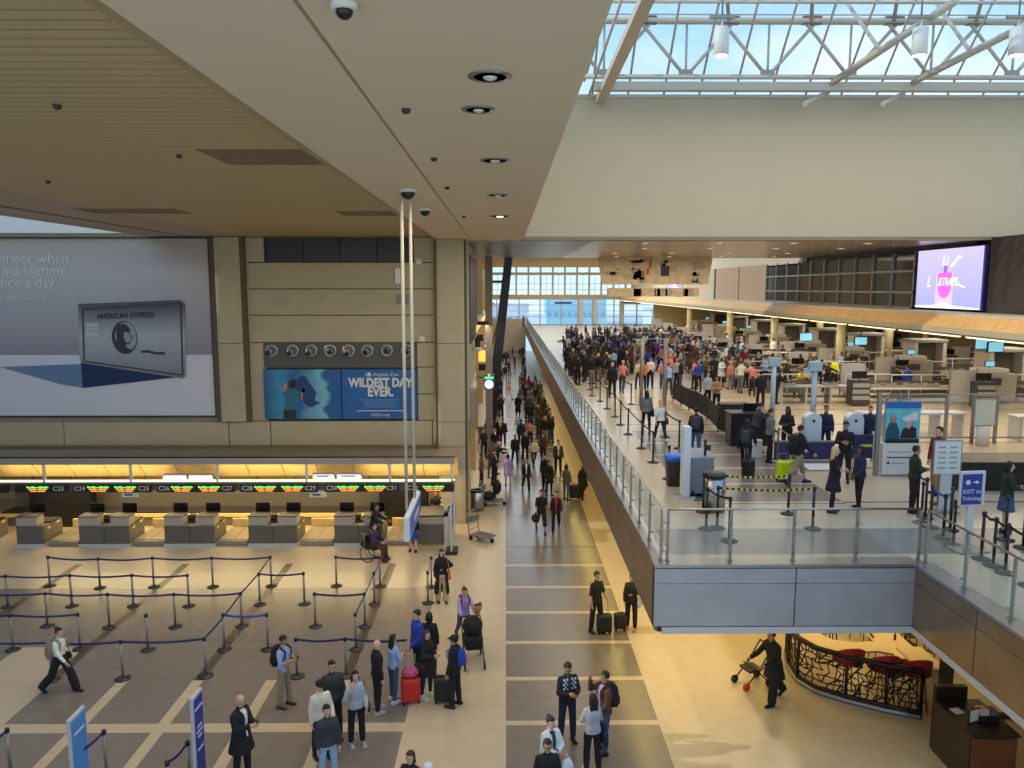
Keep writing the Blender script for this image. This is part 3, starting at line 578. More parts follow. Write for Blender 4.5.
# ================================================================ CHECK-IN
M_wood = mat('dark_wood', rgb(98, 94, 88), .45, noise=.15, scale=3, aniso=(6, 1, 1)); M_lam = mat('grey_laminate', rgb(168, 160, 150), .5); M_scr = mat('screen_black', rgb(14, 14, 16), .2)
M_sticker = mat('yellow_sticker', rgb(225, 205, 60), .6)
def counter(x0, x1, num, single=False, lb=''):
    y0 = 27.92; D = 1.5; w = x1-x0
    D = 1.2; t = empty('check_in_counter', ((x0+x1)/2, y0, 0), 0, lb, 'counter', 'check-in counters in a row')
    h = w/2
    mb = MB(); mb.box(-h-.02, h+.02, -.06, D, 0, .12, M_alu2); mb.build('plinth', t)
    mb = MB(); mb.box(-h, -.01 if not single else h, 0, .05, .12, .8, M_wood)
    if not single: mb.box(.01, h, 0, .05, .12, .8, M_wood)
    mb.box(-h, h, .05, D, .12, .78, M_lam2); mb.build('base_cabinet', t)
    for i, (a, b) in enumerate([(-h, -h+.7), (h-.7, h)] if not single else [(-h, h-.25)]):
        mb = MB(); mb.box(a, b, .02, .5, .8, 1.14, M_lam, .01); mb.box(a-.01, b+.01, 0, .55, 1.14, 1.17, M_dark); mb.build('shelf_pod', t)
    mb = MB(); mb.box(-h, h, .5, D-.1, .78, .84, M_dark); mb.build('desk_top', t)
    for k in (0, 1):
        mb = MB(); mb.box(h+.001, h+.006, .25+k*.6, .45+k*.6, .62+k*.05, .70+k*.05, M_sticker); mb.build('sticker', t)
    for i, a in enumerate([-h+.33, h-.3] if not single else [-.1]):
        m = empty('monitor', ((x0+x1)/2+a, y0+.75, .84), 0, 'black monitor %s check-in counter %s' % (['standing left on', 'standing right on'][i], num), 'monitor', 'monitors on the check-in counters')
        mb = MB(); mb.box(-.27, .27, -.02, .03, .28, .64, M_scr, .01); mb.build('screen', m); mb = MB(); mb.box(-.12, .12, -.08, .1, 0, .02, M_black); mb.box(-.03, .03, 0, .03, .02, .35, M_black); mb.build('stand', m)
    if not single:
        for i, a in enumerate((-.16, .2)):
            m = empty('ticket_printer', ((x0+x1)/2+a, y0+.7, .84), 0, 'small black printer %s in the middle of check-in counter %s' % (['left', 'right'][i], num), 'printer', 'printers on the check-in counters')
            mb = MB(); mb.box(-.12, .12, -.14, .14, 0, .2, M_black, .02); mb.build('body', m); mb = MB(); mb.box(-.08, .08, -.16, -.14, .09, .12, M_alu); mb.build('slot', m)
M_lam2 = mat('brown_side', rgb(112, 106, 94), .5)
for x0, x1, n, s_, lb in ((-20.4, -19.3, 'C22', True, 'check-in counter cut by the left frame edge'), (-18.22, -17.2, 'C23', True, 'single dark check-in counter under sign C23'), (-15.9, -14.03, 'C24 and C25', False, 'double dark check-in counter under signs C24 and C25'), (-12.73, -10.86, 'C26 and C27', False, 'double dark check-in counter under signs C26 and C27'),
                          (-9.6, -7.8, 'C28 and C29', False, 'double dark check-in counter under signs C28 and C29'), (-6.4, -4.6, 'C30 and C31', False, 'double dark check-in counter under signs C30 and C31')):
    counter(x0, x1, n, s_, lb)
t = empty('service_counter', (-2.75, 27.9, 0), 0, 'dark check-in desk with flowers under sign C32 beside the pillar', 'counter')
mb = MB(); mb.box(-.75, .45, 0, .1, .1, .85, M_wood); mb.box(-.8, .5, -.03, .9, .85, 1.15, M_lam, .01); mb.build('front', t); mb = MB(); mb.box(.45, .62, -.05, 1.5, 0, 1.2, M_alu2); mb.build('side_panel', t); mb = MB(); mb.box(-.8, .6, -.05, 1.2, 1.15, 1.2, M_dark); mb.build('top', t)
t = empty('flower_bunch', (-2.25, 28.2, 1.2), 0, 'small bunch of pale yellow flowers on the C32 desk', 'flowers')
mb = MB(); mb.lathe([(.06, 0), (.08, .15), (.06, .25)], (0, 0, 0), M_alu2, 10); mb.build('vase', t)
mb = MB()
for k in range(12): mb.ell((random.uniform(-.16, .16), random.uniform(-.1, .1), .3+random.uniform(0, .18)), (.07, .07, .05), mat('pale_flower', rgb(235, 225, 150), .7), 8, 5)
mb.build('blossoms', t)
# scales and belts between the counters
for i, (a, b) in enumerate(((-17.1, -16), (-13.95, -12.8), (-10.8, -9.7), (-7.7, -6.5), (-4.5, -3.6))):
    t = empty('baggage_scale', ((a+b)/2, 28.0, 0), 0, 'low steel baggage scale %s' % ['right of counter C23', 'between counters C25 and C26', 'between counters C27 and C28', 'between counters C29 and C30', 'between counters C31 and C32'][i], 'scale', 'baggage scales at check-in')
    w = (b-a)/2; mb = MB(); mb.box(-w, w, 0, 1.6, 0, .2, M_alu, .02); mb.build('platform', t)
    mb = MB(); mb.box(-w, -.02, .1, 1.5, .2, .225, mat('steel_plate', rgb(170, 158, 135), .4, .6)); mb.box(.02, w, .1, 1.5, .2, .225, MATS['steel_plate']); mb.build('plates', t)
    mb = MB(); mb.box(-w, w, 1.65, 1.75, .2, .55, M_yel); mb.build('belt_end', t)  # yellow lamplight on the belt front is put into its colour
t = empty('baggage_conveyor', (-11, 31, 0), 0, 'long baggage conveyor running behind the check-in counters', 'conveyor')
mb = MB(); mb.box(-9.5, 7.2, -.5, .5, 0, .5, M_lam2); mb.build('side', t); mb = MB(); mb.box(-9.5, 7.2, -.4, .4, .5, .54, M_dark); mb.build('belt', t); mb = MB(); mb.box(-9.5, 7.2, -.56, -.5, .38, .52, M_yel); mb.box(-9.5, 7.2, .5, .56, .5, 1.1, M_lam2); mb.build('rail', t)  # front rail strip is coloured yellow to look lamp-lit
# canopy
t = tag(empty('check_in_canopy', (0, 28, 0), 0), 'long canopy with glowing yellow panels over the check-in counters', 'canopy')
mb = MB(); mb.box(-26, -1.9, 0, .12, 3.12, 3.38, mat('header_grey', rgb(150, 145, 140), .5)); mb.box(-26, -1.9, 0, 1.5, 3.36, 3.38, mat('canopy_top', rgb(128, 114, 92), .8)); mb.build('header', t)  # brown top sheet added to keep lamp glow off the wall above
for k in range(18):
    x = -25.9+k*1.34
    mb = MB(); mb.poly([(x, .4, 3.2), (x+1.3, .4, 3.2), (x+1.3, 1.15, 2.4), (x, 1.15, 2.4)], M_yel, (0, .04, .04)); mb.build('glow_panel', t)
mb = MB(); mb.box(-26, -1.9, .02, .12, 2.46, 2.515, M_strip); mb.build('lamp_strip', t)
mb = MB(); mb.box(-26, -1.9, -.02, .16, 2.40, 2.46, M_alu); mb.box(-26, -1.9, .1, .16, 2.1, 2.4, M_lam2)
for x in (-20.3, -17.1, -13.9, -10.7, -7.4, -4.3, -2.0): mb.box(x-.04, x+.04, 0, .1, 2.4, 3.15, M_alu2)
mb.build('sign_rail', t)
mb = MB(); mb.box(-2.0, -1.9, 0, .12, 0, 2.5, M_alu2); mb.build('end_post', t)
mb = MB(); mb.box(-20.25, -20.1, 0, .12, 0, 2.5, M_alu2); mb.build('left_post', t)
def ledsign(xa, xb, labels, lb):
    p = on_y(xa, 487, 27.95).x; q = on_y(xb, 487, 27.95).x; c = (p+q)/2; w = (q-p)/2
    t = empty('check_in_sign', (c, 27.95, 2.1), 0, lb, 'sign', 'illuminated check-in signs')
    mb = MB(); mb.box(-w, w, -.1, .0, 0, .3, mat('sign_black', rgb(34, 31, 30), .4), .01); mb.build('housing', t)
    for i, l in enumerate(labels):
        if len(labels) == 1: tx, bx = (w-.3, -w+.85) if l == 'C23' else (-w+.3, w-.75)
        else: tx, bx = ((-w+.26), -.5) if i == 0 else ((w-.26), .5)
        text(l, .24, M_txtw, (tx, -.105, .15), parent=t, name='number')
        for (zz, m_, wd, nm) in ((.18, M_led_g, .36, 'green_line'), (.11, M_led_o, .31, 'orange_line'), (.04, M_led_o, .25, 'orange_line')):
            mb = MB(); n = 11
            for k in range(n):
                xx = bx-wd+2*wd*k/(n-1); hh = (.055, .03, .05, .055, .025, .02, .05, .055, .035, .055, .04)[k]*(1 if m_ is M_led_g else .75)
                mb.box(xx-wd/n*1.02, xx+wd/n*1.02, -.107, -.1, zz, zz+hh, m_)
            mb.build(nm, t)
ledsign(16, 68, ['C23'], 'black check-in sign C23 with green and orange lettering')
ledsign(-40, 9, ['C22'], 'black check-in sign cut by the left frame edge')
ledsign(74, 152, ['C24', 'C25'], 'black double check-in sign C24 and C25'); ledsign(158, 235, ['C26', 'C27'], 'black double check-in sign C26 and C27')
ledsign(241, 318, ['C28', 'C29'], 'black double check-in sign C28 and C29'); ledsign(325, 399, ['C30', 'C31'], 'black double check-in sign C30 and C31'); ledsign(405, 454, ['C32'], 'black check-in sign C32 next to the pillar')
for i, (xa, xb, ya, yb) in enumerate(((163, 186, 475, 480), (189, 212, 475, 480), (313, 334, 474, 478.5), (337, 361, 474, 478.5))):
    a, b = on_y(xa, ya, 28.3), on_y(xb, yb, 28.3); mb = MB(); mb.box(a.x, b.x, 0, .06, b.z, a.z, mat('pale_screen', rgb(190, 190, 225), emit=.25, emcol=rgb(190, 190, 225))); mb.box(a.x-.02, b.x+.02, .06, .1, b.z-.02, a.z+.02, M_black)
    mb.box(a.x+.15, b.x-.2, -.005, 0, b.z+.05, b.z+.1, mat('navy_sign', rgb(60, 70, 130)))
    tag(mb.build('wall_display', loc=(0, 28.3, 0)), 'small pale display above ' + ['sign C26, left of its pair', 'sign C26, right of its pair', 'sign C29, left of its pair', 'sign C30, right of its pair'][i], 'screen')
for i, (px, py) in enumerate(((130, 494), (318, 494))):
    c = on_y(px, py, 28.0); mb = MB(); mb.box(-.32, .32, -.01, .01, -.12, .1, M_wht); mb.box(-.2, .1, -.014, -.01, -.06, .0, MATS['navy_sign']); tag(mb.build('notice_plate', loc=c), ['small white notice hanging under signs C24 and C25', 'small white notice hanging between signs C29 and C30'][i], 'sign')
# bag drop machines in the dark, back right of the alcove
for i, (x, y, w, h, lb) in enumerate(((-17.9, 30.3, 2.5, 1.75, 'wide black cabinet behind counter C23'), (-4.5, 30.3, 1.2, 1.75, 'tall black machine behind the C31 counter'), (-3.45, 30.1, .7, 1.9, 'tall black machine behind the hanging sign'))):
    t = empty('black_cabinet', (x, y, 0), 0, lb, 'cabinet'); mb = MB(); mb.box(-w/2, w/2, 0, .4, .1, h, M_scr, .03); mb.build('body', t); mb = MB(); mb.box(-w/2+.05, w/2-.05, -.02, 0, .3, h-.1, M_black); mb.build('door', t); mb = MB(); mb.box(-w/2+.05, w/2-.05, .05, .35, 0, .1, M_dark); mb.build('base', t)

p = on_z(452, 552); t = empty('rollup_stand', p, 0, 'slim roll-up stand on a black base right of the C32 desk', 'stand'); mb = MB(); mb.box(-.22, .22, -.35, .35, 0, .12, M_black, .02); mb.build('base', t); mb = MB(); mb.box(-.03, .03, -.3, .3, .12, 1.95, M_alu2); mb.box(.03, .035, -.25, .25, .9, 1.8, mat('sign_blue', rgb(54, 98, 180))); mb.build('banner', t)
# ================================================================ STANCHIONS
M_belt = mat('blue_belt', rgb(38, 46, 110), .6); M_beltb = mat('bright_blue_belt', rgb(40, 80, 200), .6)
M_base = mat('stanchion_base', rgb(62, 62, 60), .35, .5); M_pst = mat('stanchion_silver', rgb(150, 148, 146), .35, .5)
M_haz1 = mat('hazard_yellow', rgb(225, 200, 70), .6); M_bpost = mat('stanchion_black', rgb(28, 28, 32), .35)
def stan_meshes(m, k):
    a = MB(); a.lathe([(.19, 0), (.19, .015), (.10, .05), (.035, .07)], (0, 0, 0), M_base, 20); a = a.build('base')
    b = MB(); b.lathe([(.032, .06), (.032, .98)], (0, 0, 0), m, 12); b = b.build('pole')
    c = MB(); c.lathe([(.042, .92), (.045, .95), (.045, 1.0), (.03, 1.02)], (0, 0, 0), M_bpost, 12); c = c.build('belt_head')
    r = [o.data for o in (a, b, c)]
    for o in (a, b, c): bpy.data.objects.remove(o)
    return r
SM = {'silver': stan_meshes(M_pst, 0), 'black': stan_meshes(M_bpost, 1)}
def stanchion(p, kind, label, group, to=None, beltm=None, z=0):
    t = empty('belt_stanchion', (p[0], p[1], z), 0, label, 'stanchion', group)
    for nm, me in zip(('base', 'pole', 'belt_head'), SM[kind]):
        o = bpy.data.objects.new(nm, me); COL.objects.link(o); o.parent = t
    if to is not None:
        d = Vector((to[0]-p[0], to[1]-p[1], 0)); L = d.length; d.normalize(); n = Vector((-d.y, d.x, 0))*.004; mb = MB(); N = 8
        bm_ = beltm or M_belt
        for k in range(N):
            def q(u): return d*(.04+(L-.08)*u)+Vector((0, 0, .965-.05*math.sin(PI*u)))
            a, b = q(k/N), q((k+1)/N); up = Vector((0, 0, .028)); mm = bm_
            if bm_ is M_haz1: 
                for j in range(4):
                    a2 = a+(b-a)*(j/4); b2 = a+(b-a)*((j+1)/4); mb.poly([a2-up-n, b2-up-n, b2+up-n, a2+up-n], M_haz1 if j % 2 else M_bpost, n*2)
            else: mb.poly([a-up-n, b-up-n, b+up-n, a+up-n], mm, n*2)
        mb.build('belt', t)
    return t
def chain(pts, kind, label, group, last=None, z=0, beltm=None, belts=None):
    P = [on_z(x, y, z) for x, y in pts]
    for i, p in enumerate(P):
        nx = P[i+1] if i+1 < len(P) else (on_z(*last, z) if last else None)
        if belts is not None and not belts[i]: nx = None
        stanchion(p, kind, label, group, nx, beltm, z)
G = 'silver stanchions of the check-in maze'
# pixel feet of the poles: back row, second row ...
chain([(50, 586), (100, 588), (154, 587), (213, 587), (271.5, 586)], 'silver', 'silver stanchion in the back row of the left check-in maze', G)
chain([(-40, 607), (8, 607), (72, 606), (133.5, 606), (189, 606)], 'silver', 'silver stanchion in the second row of the left check-in maze', G)
chain([(-20, 626), (47.5, 626), (109.5, 627), (175.5, 627), (242, 626)], 'silver', 'silver stanchion in the third row of the left check-in maze', G, last=(271.5, 586))
chain([(260, 604.5), (304.5, 604)], 'silver', 'silver stanchion in the short spur right of the second row', G)
chain([(-45, 650), (13, 650), (80, 649)], 'silver', 'silver stanchion in the fourth row of the left check-in maze', G)
chain([(224.5, 649.5), (268, 649.5)], 'silver', 'silver stanchion in the short blue-belted spur of the fourth row', G, beltm=M_beltb)
chain([(148, 650)], 'silver', 'lone silver stanchion without belt in the middle of the left maze', G)
chain([(-30, 678), (52, 680), (123, 679), (206, 676)], 'silver', 'silver stanchion in the front row of the left check-in maze', G, last=(242, 626))
chain([(336.5, 586), (380, 586.5)], 'silver', 'silver stanchion in the back row of the right check-in maze', G)
chain([(374.5, 604)], 'silver', 'silver stanchion on the diagonal of the right check-in maze', G, last=(381.5, 586.5))
chain([(315.5, 626.5), (365, 626.5)], 'silver', 'silver stanchion in the third row of the right check-in maze', G)
chain([(356, 649)], 'silver', 'silver stanchion left end of the diagonal belt in the right maze', G, last=(374, 604.5))
chain([(297, 676.5), (346, 676)], 'silver', 'silver stanchion in the long front row of the right maze', G, last=(409, 677))
chain([(428, 603), (431.5, 587)], 'silver', 'silver stanchion right of the maze, beside the woman in long black coat', G)
chain([(11, 776), (-20, 800)], 'silver', 'silver stanchion at the bottom left corner of the photo', G)
chain([(107, 778), (75, 804)], 'silver', 'silver stanchion right of the light blue totem at the bottom', G)
chain([(190, 790), (170, 812)], 'silver', 'silver stanchion left of the dark blue totem at the bottom', G)
# totems
def totem(px, py, h, w, mface, label, ang=0, lines=()):
    p = on_z(px, py); t = empty('totem_sign', p, ang, label, 'sign')
    mb = MB(); mb.box(-.035, .035, -w/2, w/2, .05, h, M_alu2, .01); mb.build('frame', t)
    for s_ in (1, -1):
        mb = MB(); mb.box(*sorted((s_*.036, s_*.042)), -w/2+.03, w/2-.03, .08, h-.06, mface)
        for zz, ww in lines: mb.box(*sorted((s_*.043, s_*.045)), -ww, ww, zz, zz+.05, mat('totem_text', rgb(200, 215, 240), .5))
        mb.build('face', t)
    mb = MB(); mb.box(-.2, .2, -w/2, w/2, 0, .05, M_alu); mb.build('foot', t)
M_ltb = mat('totem_light_blue', rgb(62, 140, 215), .45); M_dkb = mat('totem_dark_blue', rgb(22, 46, 150), .45)
totem(82, 798, 1.72, .55, M_ltb, 'light blue totem sign in a white frame at the bottom left', .02, ((1.35, .18),))
totem(201, 792, 2.02, .42, M_dkb, 'dark blue totem sign with white writing at the bottom', -.02, ((1.72, .16), (1.35, .1), (1.25, .13), (1.15, .09), (.9, .12)))
# luggage cart, wheels etc.
def wheel(mb, c, r, m=None): mb.lathe([(r, -.02), (r, .02)], c, m or M_black, 12, 'x')
def trolley(px, py, ang, label, loaded=False):
    p = on_z(px, py); t = empty('luggage_trolley', p, ang, label, 'trolley')
    mb = MB(); mb.box(-.28, .28, -.5, .35, .18, .22, M_alu)
    for k in range(5): mb.box(-.26+k*.13, -.24+k*.13, -.5, .35, .22, .24, M_alu)
    mb.build('platform', t)
    mb = MB(); mb.tube([(-.28, .35, .2), (-.28, .45, 1.0), (-.2, .5, 1.05), (.2, .5, 1.05), (.28, .45, 1.0), (.28, .35, .2)], .02, M_alu)
    for k in range(3): mb.tube([(-.28, .37+.03*k, .4+.2*k), (.28, .37+.03*k, .4+.2*k)], .014, M_alu)
    mb.build('frame', t)
    mb = MB(); mb.box(-.24, .24, .3, .42, .7, .92, mat('basket_grey', rgb(120, 124, 110), .5)); mb.build('basket', t)
    mb = MB(); mb.tube([(-.22, .52, 1.05), (.22, .52, 1.05)], .03, M_black); mb.build('handle', t)
    for c in ((-.25, .3), (.25, .3), (0, -.55)):
        mb = MB(); wheel(mb, (c[0], c[1], .09), .09); mb.tube([(c[0], c[1], .09), (c[0], c[1], .2)], .02, M_alu); mb.build('wheel', t)
    return t
trolley(481, 540, .9, 'empty silver luggage trolley standing near the pillar')
trolley(492, 505, 1.5, 'luggage trolley loaded with black bags behind the steel bin')
p = on_z(492, 505)
for i, (dx, dz, r, lb) in enumerate(((-.15, .42, (.34, .24, .2), 'black holdall lying on the loaded luggage trolley'), (.22, .82, (.2, .2, .34), 'dark soft bag standing on the loaded luggage trolley'))):
    t = empty('luggage_bag', p+Vector((dx, 0, dz)), 0, lb, 'bag'); mb = MB(); mb.ell((0, 0, 0), r, mat('bag_black', rgb(26, 26, 30), .7), 14, 8); mb.build('bag', t); mb = MB(); mb.tube([(-.1, 0, r[2]-.02), (0, 0, r[2]+.08), (.1, 0, r[2]-.02)], .012, M_black); mb.build('handle', t)
def suitcase(px, py, z, ang, w, h, d, m, label, handle=.4, name='suitcase', tilt=0, group=None, pos=None):
    p = pos or on_z(px, py, z); t = empty(name, p, ang, label, 'suitcase', group)
    if tilt: t.rotation_euler = (tilt, 0, ang)
    mb = MB(); mb.box(-w/2, w/2, -d/2, d/2, .06, h, m, .05)
    for k in (-.3, -.1, .1, .3): mb.box(k*w-.01, k*w+.01, -d/2-.008, -d/2+.01, .12, h-.06, m)
    mb.build('shell', t)
    for sx_ in (-1, 1):
        for sy_ in (-1, 1): mb = MB(); wheel(mb, (sx_*(w/2-.05), sy_*(d/2-.04), .035), .035); mb.box(sx_*(w/2-.05)-.02, sx_*(w/2-.05)+.02, sy_*(d/2-.04)-.02, sy_*(d/2-.04)+.02, .04, .08, M_black); mb.build('wheel', t)
    if handle:
        mb = MB(); mb.tube([(-w*.28, d*.3, h-.02), (-w*.28, d*.3, h+handle), (w*.28, d*.3, h+handle), (w*.28, d*.3, h-.02)], .011, M_alu, 6); mb.build('pull_handle', t)
    mb = MB(); mb.tube([(-.08, 0, h-.01), (-.08, 0, h+.03), (.08, 0, h+.03), (.08, 0, h-.01)], .012, M_black, 6); mb.build('grip', t)
    return t
M_sb = mat('suitcase_black', rgb(24, 24, 28), .5); M_sr = mat('suitcase_red', rgb(205, 42, 34), .4); M_neon = mat('suitcase_neon', rgb(200, 225, 20), .45); M_sg = mat('suitcase_grey', rgb(90, 90, 94), .5)
suitcase(411, 702, 0, .25, .44, .62, .28, M_sr, 'bright red suitcase standing in the check-in queue', .5)
suitcase(444, 702, 0, -.1, .44, .62, .28, M_sb, 'black suitcase beside the man with blue-trimmed backpack', 0)
suitcase(604, 633, 0, .05, .42, .55, .26, M_sb, 'black suitcase of the man in black waiting by the mezzanine edge', .45)
suitcase(620, 630, 0, .05, .34, .5, .22, M_sb, 'smaller black suitcase beside the woman by the mezzanine edge', 0)
suitcase(575, 499, 0, -.2, .5, .68, .3, M_sb, 'large black suitcase behind the walking couple on the concourse', .3)
suitcase(748, 477, ML, .9, .42, .55, .28, M_sb, 'black roller bag pulled towards the yellow tape', .3)
suitcase(783.5, 481, ML, .2, .42, .6, .26, M_neon, 'neon yellow suitcase behind the walking man in shorts', .2)
suitcase(521, 396, 0, 0, .45, .6, .28, M_sg, 'dark grey suitcase on the bright far concourse', .3)
# steel bins
def bin_steel(px, py, z, r, h, label):
    t = empty('waste_bin', on_z(px, py, z), 0, label, 'bin'); mb = MB(); mb.lathe([(r, 0), (r, h)], (0, 0, 0), M_steel, 24); mb.build('drum', t); mb = MB(); mb.lathe([(r+.02, h), (r+.02, h+.05), (r*.6, h+.07), (r*.55, h+.02)], (0, 0, 0), M_black, 24); mb.build('rim', t)
bin_steel(477, 510, 0, .3, .85, 'steel drum bin beside the pillar on the concourse')
bin_steel(483, 442, 0, .32, .9, 'steel drum bin farther up beside the concourse wall')
# ================================================================ PEOPLE
SKIN = {'light': mat('skin_light', rgb(216, 168, 140), .55), 'mid': mat('skin_mid', rgb(186, 132, 100), .55), 'dark': mat('skin_dark', rgb(104, 68, 50), .5)}
M_eye = mat('eye_dark', rgb(30, 22, 20), .3); M_lip = mat('lip', rgb(170, 90, 84), .5); M_eyew = mat('eye_white', rgb(225, 220, 215), .4)
HAIRC = {'black': rgb(22, 18, 18), 'brown': rgb(62, 42, 30), 'blonde': rgb(214, 178, 118), 'grey': rgb(150, 146, 142), 'ginger': rgb(150, 90, 50), 'white': rgb(205, 200, 195)}
CLO = {'black': (24, 24, 27), 'white': (222, 222, 220), 'grey': (112, 112, 116), 'dark grey': (56, 57, 62), 'light grey': (168, 172, 180), 'navy': (30, 36, 66), 'blue': (36, 66, 165), 'light blue': (150, 178, 222),
       'jeans blue': (62, 84, 124), 'pale jeans': (150, 172, 200), 'khaki': (150, 132, 108), 'beige': (196, 172, 136), 'brown': (84, 58, 42), 'red': (190, 36, 34), 'maroon': (112, 24, 40), 'pink': (226, 130, 120), 'hot pink': (225, 50, 140), 'yellow': (236, 200, 40),
       'orange': (212, 120, 50), 'green': (40, 110, 62), 'olive': (84, 82, 52), 'lavender': (168, 148, 205), 'purple': (74, 46, 92), 'teal': (40, 92, 104), 'neon yellow': (215, 230, 60), 'cream': (226, 214, 190), 'tan': (170, 130, 90), 'dark green': (34, 48, 36), 'denim': (60, 82, 120), 'none': (0, 0, 0)}
def cloth(c): return mat('cloth_'+c.replace(' ', '_'), rgb(*CLO[c]), .85, noise=.10, scale=9)
def hairm(c): return mat('hair_'+c, HAIRC[c], .6, noise=.15, scale=20)
def shoem(c): return mat('shoe_'+c.replace(' ', '_'), rgb(*CLO[c]), .5)
def remesh(mb, voxel, smooth=1):
    """union of overlapping closed shapes as one continuous skin"""
    o = mb.build('tmp'); COL.objects.unlink(o)
    r = o.modifiers.new('r', 'REMESH'); r.mode = 'VOXEL'; r.voxel_size = voxel; r.use_smooth_shade = True
    if smooth: s = o.modifiers.new('s', 'SMOOTH'); s.factor = .6; s.iterations = smooth
    old = o.data; me = evaluated_mesh(o); bpy.data.meshes.remove(old)
    n = len(me.vertices); co = np.empty(n*3, 'f'); me.vertices.foreach_get('co', co); co = co.reshape(-1, 3)
    fs = [tuple(p.vertices) for p in me.polygons]; bpy.data.meshes.remove(me); return co, fs
def cutmesh(co, fs, keep):
    k = keep(co); f2 = [f for f in fs if all(k[i] for i in f)]
    used = sorted({i for f in f2 for i in f}); mp = {a: b for b, a in enumerate(used)}
    return co[used], [tuple(mp[i] for i in f) for f in f2]
def cap(mb, p0, p1, r0, r1, n=10, flat=1, m=None, ax=None):
    """tapered limb with round ends; flat squashes it along ax"""
    p0 = Vector(p0); p1 = Vector(p1); d = p1-p0; L = d.length; d = d/L if L > 1e-6 else Vector((0, 0, 1))
    u = (ax-d*ax.dot(d)).normalized() if ax else (d.orthogonal().normalized()); w = d.cross(u); vs = []; fs = []
    rings = [(-math.cos(t)*r0, math.sin(t)*r0, 0) for t in (.5, 1.0, PI/2)]+[(math.cos(t)*r1, math.sin(t)*r1, 1) for t in (PI/2, 1.0, .5)]
    vs.append(p0-d*r0)
    for (h, r, e) in rings:
        c = (p1 if e else p0)+d*h
        for k in range(n): a = 2*PI*k/n; vs.append(c+u*math.cos(a)*r*flat+w*math.sin(a)*r)
    vs.append(p1+d*r1); N = len(vs)-1
    for k in range(n): fs.append((0, 1+(k+1) % n, 1+k)); fs.append((N, N-n+k, N-n+(k+1) % n))
    for i in range(5):
        for k in range(n): a = 1+i*n; fs.append((a+k, a+(k+1) % n, a+n+(k+1) % n, a+n+k))
    mb.add(vs, fs, m or M_eye, True)
def loft(mb, secs, n=16, m=None, pw=2.3):
    """closed body of superellipse sections: (centre, half width vector, half depth vector)"""
    vs = []; fs = []
    for c, a, b in secs:
        for k in range(n):
            t = 2*PI*k/n; x, y = math.cos(t), math.sin(t)
            x = math.copysign(abs(x)**(2/pw), x); y = math.copysign(abs(y)**(2/pw), y); vs.append(c+a*x+b*y)
    for i in range(len(secs)-1):
        for k in range(n): fs.append((i*n+k, i*n+(k+1) % n, (i+1)*n+(k+1) % n, (i+1)*n+k))
    fs.append(tuple(reversed(range(n)))); fs.append(tuple((len(secs)-1)*n+k for k in range(n)))
    mb.add(vs, fs, m or M_eye, True)
POSES = {
 'stand': dict(ll=(3, 3), rl=(-3, 2), la=(4, 9, 12, 0), ra=(-2, 9, 14, 0)),
 'stand2': dict(ll=(8, 8), rl=(-4, 2), la=(10, 10, 40, 10), ra=(0, 8, 12, 0)),
 'phone': dict(ll=(4, 4), rl=(-3, 2), la=(12, 10, 88, 32), ra=(14, 10, 92, 34), head=(0, 24)),
 'arms_front': dict(ll=(3, 4), rl=(-3, 3), la=(14, 14, 78, 48), ra=(14, 14, 78, 48)),
 'walk': dict(ll=(26, 8), rl=(-22, 22), la=(-20, 8, 16, 0), ra=(24, 8, 24, 0), lean=3),
 'walk2': dict(ll=(-18, 34), rl=(24, 10), la=(22, 8, 30, 0), ra=(-22, 8, 14, 0), lean=4),
 'push': dict(ll=(16, 10), rl=(-18, 22), la=(34, 10, 36, 0), ra=(34, 10, 36, 0), lean=10),
 'reach': dict(ll=(8, 8), rl=(-8, 4), la=(62, 8, 20, 8), ra=(30, 10, 60, 20), lean=14, head=(0, 15)),
 'bent': dict(ll=(10, 14), rl=(-4, 10), la=(52, 10, 30, 10), ra=(56, 10, 24, 10), lean=34, head=(0, 10)),
 'sit': dict(ll=(84, 84), rl=(82, 80), la=(20, 10, 60, 14), ra=(24, 10, 55, 14), lean=2),
 'hip': dict(ll=(4, 3), rl=(-2, 3), la=(-14, 36, 84, 60), ra=(0, 10, 14, 0)),
 'face': dict(ll=(4, 3), rl=(-2, 3), la=(10, 9, 40, 10), ra=(48, 30, 122, 20)),
 'backhand': dict(ll=(3, 3), rl=(-3, 2), la=(-14, 12, 40, 40), ra=(-14, 12, 40, 40)),
}
def R3(v): return Vector(v)
